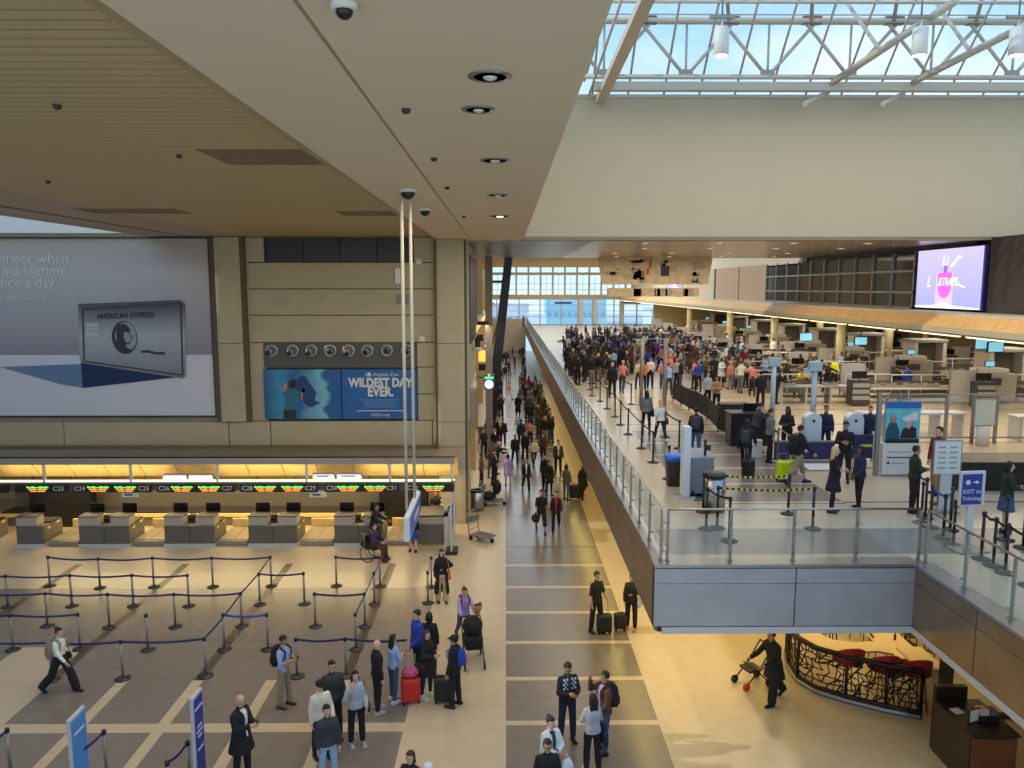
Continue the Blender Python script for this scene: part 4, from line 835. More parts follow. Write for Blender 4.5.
def skeleton(h, pose, wide=1.0):
    P = POSES[pose]; s = h/1.75; J = {}
    lean = math.radians(P.get('lean', 0)); hy, hp = P.get('head', (0, 4))
    def dirv(fwd, out, side): f = math.radians(fwd); o = math.radians(out); return Vector((side*math.sin(o), -math.sin(f)*math.cos(o), -math.cos(f)*math.cos(o)))
    low = 1e9
    for nm, side in (('l', 1), ('r', -1)):
        hip = Vector((side*.092*s, 0, 0)); a, k = P[nm+'l']; kn = hip+dirv(a, 3, side)*.43*s; an = kn+dirv(a-k, 1, side)*.40*s
        J[nm+'hip'], J[nm+'kn'], J[nm+'an'] = hip, kn, an; J[nm+'ft'] = a-k
        low = min(low, an.z)
    up = .085*s-low
    for k_ in list(J):
        if isinstance(J[k_], Vector): J[k_] = J[k_]+Vector((0, 0, up))
    pel = Vector((0, 0, up)); J['pel'] = pel
    U = Vector((0, -math.sin(lean), math.cos(lean))); Fw = Vector((0, -math.cos(lean), -math.sin(lean)))
    J['U'] = U; J['F'] = Fw; J['waist'] = pel+U*.16*s; J['chest'] = pel+U*.36*s; J['sh'] = pel+U*.50*s; J['neck'] = pel+U*.56*s; J['head'] = pel+U*.70*s+Fw*.015*s
    for nm, side in (('l', 1), ('r', -1)):
        shd = J['sh']+Vector((side*.172*s*wide, 0, -.02*s)); fa, oa, e, inw = P[nm+'a']; ll = math.degrees(lean)*.5
        el = shd+dirv(fa+ll*.4, oa, side)*.285*s; wd = dirv(fa+e, 0, side); i = math.radians(inw); wd = Vector((-side*math.sin(i), wd.y*math.cos(i), wd.z*math.cos(i)))
        wr = el+wd*.245*s; J[nm+'sh'], J[nm+'el'], J[nm+'wr'], J[nm+'hd'] = shd, el, wr, wd
    hr = Euler((math.radians(hp)*1, 0, math.radians(hy))).to_matrix(); J['HR'] = hr; J['s'] = s
    return J
def person_meshes(h, pose, sex, top, bottom, hair, vox=.016, fat=1.0, topcol=None):
    """dict part -> (mesh, slot kind)"""
    J = skeleton(h, pose, 1.0 if sex == 'm' else .9); s = J['s']; HR = J['HR']; hd = J['head']; X = Vector((1, 0, 0)); Fv = J['F']; U = J['U']
    fm = sex == 'f'; out = {}
    def torso(mb, g, z0=-.04, z1=.53):
        W = [(-.10, .12, .075) if g == 0 else (-.10, .155, .11), (-.02, .148, .095) if g == 0 else (-.02, .168, .12), (.07, .14, .095) if g == 0 else (.07, .155, .11), (.16, .128 if fm else .14, .09), (.28, .148 if fm else .158, .105), (.38, .16 if fm else .178, .11), (.46, .155 if fm else .18, .092), (.515, .10, .065), (.55, .055, .05)]
        loft(mb, [(J['pel']+U*z*s, X*(w*fat*s+g), Fv*(d*fat*s+g)) for z, w, d in W if z0-.07 <= z <= z1])
    def arm(mb, nm, g, upto=1.0):
        a, e, w = J[nm+'sh'], J[nm+'el'], J[nm+'wr']; cap(mb, a+Vector((-.012*s if nm == 'l' else .012*s, 0, -.012*s)), e, .047*s*fat+g*.9, .038*s+g)
        if upto > .5: cap(mb, e, e+(w-e)*min(1, (upto-.5)*2), .040*s+g, (.040-.013*(upto-.5)*2)*s+g)
    def leg(mb, nm, g, upto=1.0, flare=0):
        a, k, n = J[nm+'hip'], J[nm+'kn'], J[nm+'an']; cap(mb, a, k, .084*s*fat+g, .054*s+g+flare*.5)
        if upto > .5: e = k+(n-k)*min(1, (upto-.5)*2); cap(mb, k+(n-k)*.02, k+(n-k)*.35, .054*s+g+flare*.5, .054*s+g+flare*.7); cap(mb, k+(n-k)*.3, e, .053*s+g+flare*.7, .036*s+g+flare)
    # ---- body
    mb = MB(); torso(mb, 0)
    for nm in 'lr': arm(mb, nm, 0); leg(mb, nm, 0)
    cap(mb, J['sh'], hd-Vector((0, 0, .06*s)), .058*s, .05*s)
    mb.ell(hd+HR @ Vector((0, .008*s, .015*s)), (.074*s, .093*s, .105*s), M_eye, 14, 10, HR)
    mb.ell(hd+HR @ Vector((0, -.03*s, -.055*s)), (.052*s, .056*s, .058*s), M_eye, 12, 8, HR)
    for nm, sd in (('l', 1), ('r', -1)):
        w, d = J[nm+'wr'], J[nm+'hd']; cap(mb, w+d*.02*s, w+d*.075*s, .030*s, .036*s, flat=.55, ax=X)
        an = J[nm+'an']; fa = math.radians(max(-50, min(0, J[nm+'ft']))); fd = Vector((0, -math.cos(fa), math.sin(fa)*1.0 if fa < 0 else 0)); cap(mb, an+Vector((0, .02, -.04*s)), an+fd*.13*s+Vector((0, 0, -.05*s)), .035*s, .03*s)
    co, fs = remesh(mb, vox)
    B = MB(); B.add(co, fs, 'SKIN', True)
    r = vox
    for nm, sd in (('l', 1), ('r', -1)):      # fingers and thumb rooted in the palm
        w, d = J[nm+'wr'], J[nm+'hd']; side_ = X.cross(d).normalized() if abs(d.x) < .9 else Vector((0, 0, 1)); palm = -X*sd; acr = d.cross(X).normalized()
        for q in range(4):
            b = w+d*.095*s+acr*(q-1.5)*.018*s; L = (.036, .042, .039, .030)[q]*s; m1 = b+d*L+palm*.006; cap(B, b-d*.02, m1, .0088*s, .008*s, 6, m='SKIN'); cap(B, m1, m1+(d*.7+palm*.7)*L*.8, .008*s, .0068*s, 6, m='SKIN')
        tb = w+d*.045*s-acr*.03*s; cap(B, tb, tb+(d*.75-acr*.5+palm*.3)*.035*s, .0105*s, .009*s, 6, m='SKIN'); cap(B, tb+(d*.75-acr*.5+palm*.3)*.035*s, tb+(d*1.0-acr*.5+palm*.5)*.06*s, .009*s, .007*s, 6, m='SKIN')
    def H_(x, y, z): return hd+HR @ Vector((x*s, y*s, z*s))
    cap(B, H_(0, -.088, .012), H_(0, -.104, -.022), .008*s, .013*s, 6, m='SKIN')
    for sd in (-1, 1):
        B.ell(H_(sd*.076, .006, -.008), (.010*s, .018*s, .028*s), 'SKIN', 8, 6, HR); B.ell(H_(sd*.030, -.080, .008), (.013*s, .009*s, .008*s), M_eyew, 8, 5, HR); B.ell(H_(sd*.030, -.087, .008), (.006*s, .005*s, .006*s), M_eye, 8, 5, HR)
        B.ell(H_(sd*.030, -.085, .028), (.017*s, .007*s, .004*s), M_eye, 8, 5, HR)
    B.ell(H_(0, -.083, -.052), (.022*s, .010*s, .007*s), M_lip, 10, 6, HR)
    out['body'] = B
    # ---- top garment
    def garment(nm, fill, cutf=None, vx=None):
        m_ = MB(); fill(m_); c, f = remesh(m_, vx or vox)
        if cutf: c, f = cutmesh(c, f, cutf)
        g = MB(); g.add(c, f, nm.upper(), True); out[nm] = g
    tw = {'tee': .012, 'shirt': .014, 'jacket': .026, 'coat': .03, 'long coat': .03, 'sweater': .022, 'vest': .024, 'dress': .016}[top]
    slv = {'tee': .36, 'vest': 1.0, 'dress': .4}.get(top, .97)
    hem = {'coat': -.30, 'long coat': -.60, 'dress': -.34, 'jacket': -.04, 'sweater': -.03}.get(top, -.02)
    def ftop(m_):
        torso(m_, tw*s, z0=-.02)
        for nm in 'lr': arm(m_, nm, tw*s*.8, slv)
        cap(m_, J['sh']+U*.0, J['neck'], .062*s+tw*.5, .058*s+tw*.4)
        if hem < -.1 and pose != 'sit':
            k = [(.10, .145*fat*s+tw, .105*fat*s+tw), (-.03, .165*fat*s+tw, .12*fat*s+tw), (hem*.5, .175*fat*s+tw+.015, .14*fat*s+tw+.01), (hem, .19*fat*s+tw+.03, .165*fat*s+tw+.02)]
            loft(m_, [(J['pel']+U*z*s if z > 0 else J['pel']+Vector((0, 0, z*s)), X*w, Vector((0, -1, 0))*d) for z, w, d in k][::-1])
    garment('top', ftop)
    if top in ('jacket', 'coat', 'long coat') and topcol:
        g = out['top']      # jacket front opens on the layer below
        for i, f in enumerate(g.f):
            c = np.mean([g.v[j] for j in f], axis=0); rel = Vector(c)-J['pel']; z = rel.dot(U)/s; fw = (rel-U*rel.dot(U)).dot(Fv)
            if top == 'long coat' and z <= .03 and rel.y < .02 and abs(c[0]) < (.085-.06*z)*s: g.m[i] = -2
            elif 0.0 < z < .56 and fw > .03 and abs(c[0]) < (.018+.07*max(0, z-.05))*s: g.m[i] = -1
        kp = [i for i in range(len(g.f)) if g.m[i] != -2]; g.f = [g.f[i] for i in kp]; g.m = [g.m[i] for i in kp]; g.sm = [g.sm[i] for i in kp]
    # ---- bottom
    if bottom in ('trousers', 'wide', 'leggings', 'jeans', 'shorts'):
        t_ = {'trousers': .014, 'wide': .02, 'leggings': .006, 'jeans': .010, 'shorts': .022}[bottom]; fl = {'trousers': .012, 'wide': .045, 'leggings': 0, 'jeans': .004, 'shorts': .01}[bottom]; up = .52 if bottom == 'shorts' else .97
        def fb(m_):
            loft(m_, [(J['pel']+U*z*s, X*(w*fat*s+t_), Fv*(d*fat*s+t_)) for z, w, d in ((-.09, .135, .10), (-.05, .155, .115), (-.01, .158, .118), (.09, .147, .106), (.14, .132, .095))])
            for nm in 'lr': leg(m_, nm, t_, up, fl)
        garment('bottom', fb)
    elif bottom == 'skirt':
        def fb(m_): loft(m_, [(J['pel']+Vector((0, 0, z*s)), X*(w*s), Vector((0, -1, 0))*(d*s)) for z, w, d in ((-.38, .22, .19), (-.2, .195, .16), (0, .18, .14), (.1, .15, .115))])
        garment('bottom', fb)
    # ---- shoes
    for nm in 'lr':
        an = J[nm+'an']; g = MB(); ft = J[nm+'ft']; fa = math.radians(min(0, ft)*.8); fd = Vector((0, -math.cos(fa), math.sin(fa)))
        upv = Vector((0, math.sin(fa), math.cos(fa))); heel = an+upv*(-.045*s)-fd*.045*s; toe = an+upv*(-.052*s)+fd*.165*s
        if pose == 'sit': pass
        cap(g, heel, toe-fd*.03*s, .042*s, .034*s, 10, 1.0, 'SHOE'); cap(g, toe-fd*.08*s, toe, .038*s, .028*s, 10, m='SHOE'); cap(g, an+upv*.0, an+upv*(-.03*s), .045*s, .045*s, 10, m='SHOE')
        sv = heel-upv*.040*s-fd*.03*s; sx_ = X*.042*s; g.poly([sv-sx_, sv+sx_, sv+sx_*.95+fd*.26*s, sv-sx_*.95+fd*.26*s], 'SOLE', upv*.018*s)
        out['shoe_'+nm] = g
    # ---- hair
    if hair != 'bald':
        def fh(m_):
            m_.ell(H_(0, .016, .03), (.084*s, .097*s, .100*s), M_eye, 16, 10, HR)
            if hair in ('long', 'verylong'):
                z = -.34 if hair == 'long' else -.44
                for sd in (-1, 0, 1): cap(m_, H_(sd*.045, .06-abs(sd)*.02, -.02), hd+Vector((sd*.06*s, .085*s, z*.62*s)), .052*s, .036*s, 8, 1)
            if hair == 'bob':
                for sd in (-1, 1): cap(m_, H_(sd*.062, .02, .0), H_(sd*.066, .03, -.10), .036*s, .032*s, 8)
                cap(m_, H_(0, .07, 0), H_(0, .07, -.09), .06*s, .05*s, 8)
            if hair == 'bun': m_.ell(H_(0, .09, .095), (.045*s, .045*s, .04*s), M_eye, 10, 8)
            if hair == 'ponytail': cap(m_, H_(0, .10, .03), H_(0, .15, -.16), .035*s, .018*s, 8)
        def fc(co):
            q = (co-np.array(hd)) @ np.array(HR); q = q/s
            low = (q[:, 2] < -.055) | ((q[:, 2] < -.012) & (q[:, 1] < .035)) if hair == 'short' else np.zeros(len(q), bool)
            return ~low & ~((q[:, 1] < -.028-.25*np.minimum(0, q[:, 2])*0) & (q[:, 2] < .060) & (np.abs(q[:, 0]) < .092)) & ~((q[:, 2] < -.035) & (q[:, 1] < .02) & (np.abs(q[:, 0]) < .06))
        m_ = MB(); fh(m_); c, f = remesh(m_, min(vox, .015)); c, f = cutmesh(c, f, fc); rg = np.random.RandomState(len(c) % 97); c = c+rg.normal(0, .0028, c.shape); g = MB(); g.add(c, f, 'HAIR', True); out['hair'] = g
    return out, J
def resolve(mb, mp):
    mb.mats = [mp.get(m, m) if isinstance(m, str) else m for m in mb.mats]; return mb
TOPN = {'tee': 't_shirt', 'shirt': 'shirt', 'jacket': 'jacket', 'coat': 'coat', 'long coat': 'long_coat', 'sweater': 'sweater', 'vest': 'vest', 'dress': 'dress'}
BOTN = {'trousers': 'trousers', 'wide': 'wide_trousers', 'leggings': 'leggings', 'jeans': 'jeans', 'shorts': 'shorts', 'skirt': 'skirt'}
PEOPLE = []
def person(px, py, z, face, label, pose='stand', sex='m', h=1.75, top='jacket', tc='black', bottom='trousers', bc='black', hair='short', hc='black', skin='mid', shoe='black', inner=None, vox=.016, fat=1.0, pos=None, group=None, cap_=None, lift=0, glasses=False):
    """face: heading in degrees, 0 looks towards the camera, 90 to the photo's right, 180 away"""
    p = pos or on_z(px, py, z); meshes, J = person_meshes(h, pose, sex, top, bottom, hair, vox, fat, inner)
    t = empty('person', (p[0], p[1], z+lift), math.radians(face), label, 'person', group); parts = {}
    mp = {'SKIN': SKIN[skin], 'TOP': cloth(tc), 'BOTTOM': cloth(bc) if bc != 'none' else SKIN[skin], 'SHOE': shoem(shoe), 'SOLE': shoem('white') if shoe in ('white', 'light grey') else M_black, 'HAIR': hairm(hc)}
    names = {'body': 'body', 'top': TOPN[top], 'bottom': BOTN.get(bottom), 'shoe_l': 'shoe', 'shoe_r': 'shoe', 'hair': 'hair'}
    for k, g in meshes.items():
        resolve(g, mp)
        if k == 'top' and inner:
            g.mats.append(cloth(inner)); q = len(g.mats)-1; g.m = [q if i == -1 else i for i in g.m]
        parts[k] = g.build(names[k], t)
    if cap_:
        s = J['s']; g = MB(); c = J['head']+J['HR'] @ Vector((0, .01*s, .055*s)); g.ell(c, (.092*s, .102*s, .075*s), cloth(cap_), 14, 8, J['HR']); v = c+J['HR'] @ Vector((0, -.11*s, -.02)); g.ell(v, (.07*s, .06*s, .01*s), cloth(cap_), 12, 6, J['HR']); g.build('cap', t)
    if glasses:
        s = J['s']; g = MB()
        for sd in (-1, 1): c = J['head']+J['HR'] @ Vector((sd*.031*s, -.098*s, .008*s)); g.tube([c+Vector((.024*s*math.cos(q*PI/5), 0, .018*s*math.sin(q*PI/5))) for q in range(11)], .003*s, M_black, 4); g.tube([c+Vector((sd*.02, 0, 0)), c+Vector((sd*.045, .1, 0))], .004, M_black, 4)
        g.build('glasses', t)
    PEOPLE.append((t, J)); return t, J
def world_pt(t, v): return Matrix.Translation(t.location) @ Matrix.Rotation(t.rotation_euler.z, 4, 'Z') @ Vector(v)
def at_person(name, tj, label, cat, back=(0, 0, 0), group=None):
    t, J = tj; p = world_pt(t, back); return empty(name, p, t.rotation_euler.z, label, cat, group)
def backpack(tj, col, label, front=False, sz=1.0):
    t, J = tj; s = J['s']; d = .17 if not front else -.17; c = J['chest']+Vector((0, d*s, -.04*s)); b = at_person('backpack', tj, label, 'backpack', c); m = cloth(col)
    g = MB(); loft(g, [(Vector((0, 0, z*sz)), Vector((w*sz, 0, 0)), Vector((0, dd*sz, 0))) for z, w, dd in ((-.25, .10, .05), (-.22, .155, .09), (0, .16, .10), (.16, .15, .085), (.23, .09, .04))], 14, m, 3); g.build('bag', b)
    g = MB(); loft(g, [(Vector((0, .09*sz if not front else -.09*sz, z*sz)), Vector((w*sz, 0, 0)), Vector((0, dd*sz, 0))) for z, w, dd in ((-.2, .09, .02), (-.17, .12, .045), (-.03, .12, .04), (.0, .09, .02))], 12, m, 3); g.build('front_pocket', b)
    for sd in (-1, 1):
        q = -d*s; g = MB(); g.tube([(sd*.10*sz, 0, .2*sz), (sd*.11*s, q*.9, .26*s), (sd*.115*s, q*1.85, .16*s), (sd*.13*s, q*1.8, .0), (sd*.14*s, q*.5, -.16*s)], .018, m, 6, sc=(1.3, .5)); g.build('strap', b)
    return b
def handbag(tj, col, label, hand='l', kind='shoulder', w=.3, h=.24):
    t, J = tj; s = J['s']; sd = 1 if hand == 'l' else -1; m = cloth(col)
    if kind == 'hand': c = J[hand+'wr']+J[hand+'hd']*.10*s+Vector((0, 0, -.08))
    else: c = J['pel']+Vector((sd*.24*s, 0, .10*s))
    b = at_person('handbag', tj, label, 'bag', c)
    g = MB(); loft(g, [(Vector((0, 0, -z)), Vector((dd, 0, 0)), Vector((0, ww, 0))) for z, ww, dd in ((h, w*.46, .05), (h*.9, w*.5, .06), (h*.4, w*.5, .055), (.02, w*.42, .03))], 14, m, 3.2); g.build('bag', b)
    g = MB()
    if kind == 'hand': g.tube([(0, -w*.25, -.03), (0, -w*.12, .07), (0, w*.12, .07), (0, w*.25, -.03)], .01, m, 6)
    else:
        top = (J[hand+'sh']-c); g.tube([(0, -w*.35, -.03), (top.x+sd*.02, -.04, top.z+.055), (top.x+sd*.02, .04, top.z+.055), (0, w*.35, -.03)], .011, m, 6)
    g.build('strap', b); return b
def phone(tj, label, hand='l'):
    t, J = tj; c = J[hand+'wr']+J[hand+'hd']*.12*J['s']+Vector((0, -.015, .03)); b = at_person('phone', tj, label, 'phone', c)
    g = MB(); g.box(-.036, .036, -.005, .005, -.05, .07, M_black, .004); g.build('case', b); g = MB(); g.box(-.032, .032, .005, .007, -.045, .065, M_scr); g.build('screen', b)
# ================================================================ PEOPLE OF THE LOWER FLOOR
a = person(62, 692, 0, 78, 'woman in white blouse and wide black trousers walking through the left maze', 'walk', 'f', 1.70, 'shirt', 'white', 'wide', 'black', 'bun', 'black', 'light')
backpack(a, 'khaki', 'large khaki backpack on the woman in white blouse', sz=1.15); handbag(a, 'black', 'small black bag carried by the woman in white blouse', 'l', 'shoulder', .24, .18)
a = person(285, 706, 0, 72, 'man in pale blue shirt and khaki trousers looking at his phone beside the maze', 'phone', 'm', 1.74, 'tee', 'light blue', 'trousers', 'khaki', 'short', 'black', 'mid', 'brown')
backpack(a, 'black', 'black backpack of the man in pale blue shirt'); phone(a, 'phone held by the man in pale blue shirt')
a = person(243, 778, 0, 70, 'white-haired balding man in long black coat reading near the bottom', 'phone', 'm', 1.76, 'coat', 'black', 'trousers', 'black', 'bald', 'white', 'light', inner='white', fat=1.1); phone(a, 'phone held by the white-haired man in black coat')
person(334, 738, 0, 25, 'man in glasses and dark suit jacket standing behind the white sweater', 'stand', 'm', 1.78, 'jacket', 'dark grey', 'trousers', 'black', 'short', 'black', 'light', glasses=True)
person(322, 757, 0, 35, 'person in cream sweater and black knit cap at the bottom of the group', 'stand2', 'm', 1.70, 'sweater', 'cream', 'trousers', 'black', 'short', 'black', 'light', cap_='black')
person(329, 785, 0, 28, 'person in dark grey hoodie and pale jeans lowest of the waiting group', 'stand', 'm', 1.68, 'sweater', 'dark grey', 'jeans', 'pale jeans', 'short', 'black', 'light')
a = person(357, 744, 0, 30, 'woman in grey zip jacket and black trousers with crossbody bag', 'face', 'f', 1.66, 'jacket', 'light grey', 'trousers', 'black', 'bob', 'black', 'light', shoe='light grey'); handbag(a, 'dark green', 'dark shoulder bag of the woman in grey zip jacket', 'l')
person(378, 711, 0, 120, 'bald man in black hoodie and track trousers standing in line', 'stand', 'm', 1.72, 'sweater', 'black', 'trousers', 'black', 'bald', 'ginger', 'light', 'light grey')
person(394, 701, 0, 130, 'long-haired woman in light blue top and jeans standing in line', 'arms_front', 'f', 1.66, 'tee', 'light blue', 'jeans', 'jeans blue', 'long', 'black', 'light', 'white')
person(418, 681, 0, -60, 'tall man in royal blue jacket at the head of the line', 'stand2', 'm', 1.86, 'jacket', 'blue', 'trousers', 'black', 'short', 'black', 'light')
person(430, 676, 0, 175, 'person in black jacket standing behind the royal blue jacket', 'stand', 'f', 1.68, 'jacket', 'black', 'trousers', 'black', 'bob', 'black', 'light')
a = person(427, 697, 0, 60, 'woman in knee-length black coat and white shoes in the queue', 'arms_front', 'f', 1.68, 'coat', 'black', 'leggings', 'navy', 'bob', 'brown', 'light', 'white'); handbag(a, 'black', 'black shoulder bag of the woman in knee-length black coat', 'r')
a = person(455, 706, 0, -110, 'man in black jacket and cap standing at the right end of the queue', 'stand', 'm', 1.74, 'jacket', 'black', 'trousers', 'black', 'short', 'black', 'mid', cap_='black'); backpack(a, 'blue', 'blue backpack on the man in black jacket and cap', sz=.8)
a = person(442, 602, 0, 12, 'woman in long open black coat and beige trousers with hand on hip', 'hip', 'f', 1.70, 'long coat', 'black', 'wide', 'beige', 'long', 'black', 'light', inner='black'); handbag(a, 'orange', 'orange-brown handbag of the woman in long open black coat', 'l')
a = person(464, 642, 0, 18, 'woman in lavender jacket pushing a loaded dark pushchair', 'push', 'f', 1.64, 'jacket', 'lavender', 'jeans', 'jeans blue', 'bun', 'black', 'light'); backpack(a, 'maroon', 'small pink-red backpack on the woman in lavender jacket', sz=.8)
person(412, 838, 0, -20, 'dark-haired person at the bottom edge, only the head in view', 'stand', 'f', 1.66, 'jacket', 'black', 'trousers', 'black', 'bob', 'brown', 'light')
person(429, 852, 0, 30, 'person in white cap at the bottom edge, only the cap in view', 'stand', 'm', 1.66, 'sweater', 'white', 'trousers', 'grey', 'short', 'black', 'light', cap_='white')
a = person(567, 740, 0, 18, 'man in black and white plaid jacket checking phone on the grey floor', 'phone', 'm', 1.78, 'jacket', 'black', 'trousers', 'navy', 'short', 'black', 'mid', glasses=True, inner='dark grey'); phone(a, 'phone held by the man in plaid jacket')
M_plaid = mat('plaid_patch', rgb(190, 200, 205), .85)
def plaid(tj):
    t, J = tj; g = MB()
    for k in range(5):
        for j in range(3):
            if (k+j) % 2 == 0:
                for sd in (-1, 1): c = J['chest']+Vector((sd*(.06+.035*j), -.138, -.06+.05*k)); g.box(c.x-.015, c.x+.015, c.y, c.y+.03, c.z-.018, c.z+.018, M_plaid)
    g.build('plaid_pattern', t)
plaid(a)
a = person(604, 752, 0, -75, 'man in dark brown jacket and purple shirt holding hand to his face', 'face', 'm', 1.80, 'jacket', 'brown', 'jeans', 'jeans blue', 'short', 'black', 'mid', inner='lavender'); backpack(a, 'black', 'black backpack on the man in dark brown jacket')
a = person(592, 771, 0, 195, 'woman in light grey cardigan and black trousers seen from behind', 'arms_front', 'f', 1.66, 'sweater', 'light grey', 'trousers', 'black', 'long', 'black', 'light', 'white'); handbag(a, 'navy', 'large navy tote bag of the woman in light grey cardigan', 'r', w=.42, h=.36)
a = person(550, 800, 0, 30, 'woman in white open jacket and dark blouse near the bottom edge', 'arms_front', 'f', 1.70, 'jacket', 'white', 'trousers', 'black', 'bun', 'black', 'light', inner='dark grey', fat=1.1)
t = at_person('plastic_bag', a, 'white plastic bag with red print held by the woman in white jacket', 'bag', a[1]['lwr']+Vector((.1, -.12, -.1)))
g = MB(); loft(g, [(Vector((0, 0, -z)), Vector((w, 0, 0)), Vector((0, d, 0))) for z, w, d in ((.36, .10, .04), (.33, .14, .07), (.15, .13, .06), (.02, .07, .02))], 12, cloth('white'), 3); g.build('bag', t)
g = MB(); loft(g, [(Vector((0, 0, -z)), Vector((w, 0, 0)), Vector((0, d, 0))) for z, w, d in ((.33, .143, .073), (.26, .141, .071))], 12, cloth('red'), 3); g.build('red_print', t)
g = MB(); g.tube([(-.05, 0, -.03), (0, 0, .09), (.05, 0, -.03)], .008, cloth('white'), 6); g.build('handle', t)
person(547, 828, 0, 8, 'man in glasses and black jacket cut by the bottom edge', 'stand', 'm', 1.72, 'jacket', 'black', 'trousers', 'black', 'short', 'black', 'mid', glasses=True)
a = person(596, 632, 0, 35, 'man in black T-shirt and black trousers waiting with suitcases', 'stand2', 'm', 1.80, 'tee', 'black', 'trousers', 'black', 'short', 'black', 'mid')
a = person(631, 629, 0, -20, 'woman in black sweater and trousers with hand on hip by the mezzanine edge', 'hip', 'f', 1.66, 'sweater', 'black', 'trousers', 'black', 'bun', 'black', 'light', 'pink'); handbag(a, 'light grey', 'light grey bag held by the woman in black sweater', 'l')
a = person(541, 532, 0, 5, 'man in black T-shirt and shorts walking with a black holdall', 'walk', 'm', 1.82, 'tee', 'black', 'shorts', 'black', 'short', 'black', 'mid')
b = at_person('holdall', a, 'black holdall carried by the walking man in T-shirt', 'bag', a[1]['rwr']+Vector((-.05, 0, -.28))); g = MB(); g.ell((0, 0, 0), (.16, .32, .16), cloth('black'), 14, 8); g.build('bag', b); g = MB(); g.tube([(0, -.18, .1), (0, 0, .26), (0, .18, .1)], .012, cloth('black')); g.build('handle', b)
person(556, 531, 0, -3, 'woman in red top and open black jacket walking towards the camera', 'walk2', 'f', 1.72, 'jacket', 'black', 'trousers', 'black', 'ponytail', 'brown', 'mid', inner='red')
L = [ # px, py, face, pose, sex, h, top, tc, bottom, bc, hair, hc, label
 (583, 498, 10, 'walk2', 'f', 1.70, 'coat', 'black', 'trousers', 'black', 'long', 'black', 'woman in plain black coat walking on the yellow-lit strip'),
 (566, 500, 150, 'stand2', 'f', 1.68, 'jacket', 'olive', 'jeans', 'jeans blue', 'bob', 'black', 'woman in olive jacket and jeans standing by the large black suitcase'),
 (549, 495, 20, 'stand', 'f', 1.66, 'coat', 'black', 'leggings', 'black', 'bob', 'black', 'person in dark coat standing left of the olive jacket'),
 (545, 490, -30, 'stand2', 'm', 1.78, 'jacket', 'black', 'trousers', 'black', 'short', 'black', 'tall person in black close behind the dark coat'),
 (526, 491, 5, 'walk', 'f', 1.68, 'jacket', 'black', 'trousers', 'black', 'bob', 'brown', 'woman in black jacket over white top with crossbody bag'),
 (558, 474, 2, 'stand', 'm', 1.82, 'jacket', 'dark grey', 'trousers', 'black', 'short', 'black', 'man in dark grey jacket over white shirt near the yellow strip'),
 (543, 461, -8, 'walk', 'f', 1.68, 'jacket', 'brown', 'trousers', 'black', 'long', 'black', 'long-haired woman in brown jacket in the walking group'),
 (534, 466, 12, 'walk2', 'f', 1.62, 'tee', 'cream', 'leggings', 'black', 'bun', 'brown', 'woman in cream top and black leggings in the walking group'),
 (525, 461, 8, 'stand2', 'm', 1.72, 'sweater', 'black', 'trousers', 'black', 'short', 'black', 'person all in black in the middle of the walking group'),
 (515, 464, 3, 'walk', 'm', 1.74, 'jacket', 'black', 'trousers', 'black', 'short', 'brown', 'man in black jacket left end of the walking group'),
 (521, 447, 178, 'walk', 'm', 1.80, 'jacket', 'navy', 'trousers', 'navy', 'short', 'black', 'man in navy jacket seen from behind walking away'),
 (530, 446, 185, 'walk2', 'f', 1.66, 'tee', 'pink', 'trousers', 'black', 'bun', 'black', 'woman in pink top walking away beside the navy jacket'),
 (503, 446, 2, 'stand', 'm', 1.74, 'shirt', 'black', 'trousers', 'black', 'short', 'black', 'man in slim black clothes standing alone left on the concourse'),
 (508, 486, 182, 'stand', 'f', 1.62, 'dress', 'lavender', 'leggings', 'none', 'bob', 'black', 'woman in short lavender dress seen from behind'),
 (494, 485, 75, 'phone', 'm', 1.80, 'jacket', 'black', 'trousers', 'black', 'short', 'black', 'man in dark suit and white shirt by the concourse wall'),
 (518, 416, 180, 'stand', 'm', 1.72, 'long coat', 'black', 'trousers', 'black', 'short', 'black', 'figure in long black coat alone on the bright concourse'),
 (509, 400, 100, 'walk', 'f', 1.66, 'shirt', 'pink', 'leggings', 'cream', 'bun', 'brown', 'woman in pink blouse walking to the right on the far concourse'),
 (500, 405, -80, 'stand', 'f', 1.66, 'coat', 'black', 'leggings', 'black', 'short', 'black', 'person in knee-length black coat left on the far concourse'),
 (521, 390, 180, 'walk', 'm', 1.74, 'jacket', 'grey', 'trousers', 'dark grey', 'short', 'black', 'person in grey jacket pulling a suitcase on the far concourse'),
 (505, 381, 0, 'stand', 'm', 1.74, 'jacket', 'black', 'trousers', 'dark grey', 'short', 'black', 'person in black jacket standing below the farther clock sign'),
 (526, 406, 0, 'stand', 'm', 1.80, 'jacket', 'black', 'trousers', 'black', 'short', 'black', 'tall person in black left of the resting crowd'),
]
for (px, py, fc_, ps, sx_, h, tp_, tc_, bt, bc_, hr, hc_, lb) in L:
    inn = 'white' if 'white' in lb else None
    a = person(px, py, 0, fc_, lb, ps, sx_, h, tp_, tc_, bt, bc_, hr, hc_, 'light', vox=.02, inner=inn)
    if 'crossbody' in lb: handbag(a, 'grey', 'grey crossbody bag of the woman in black jacket and white top', 'l')
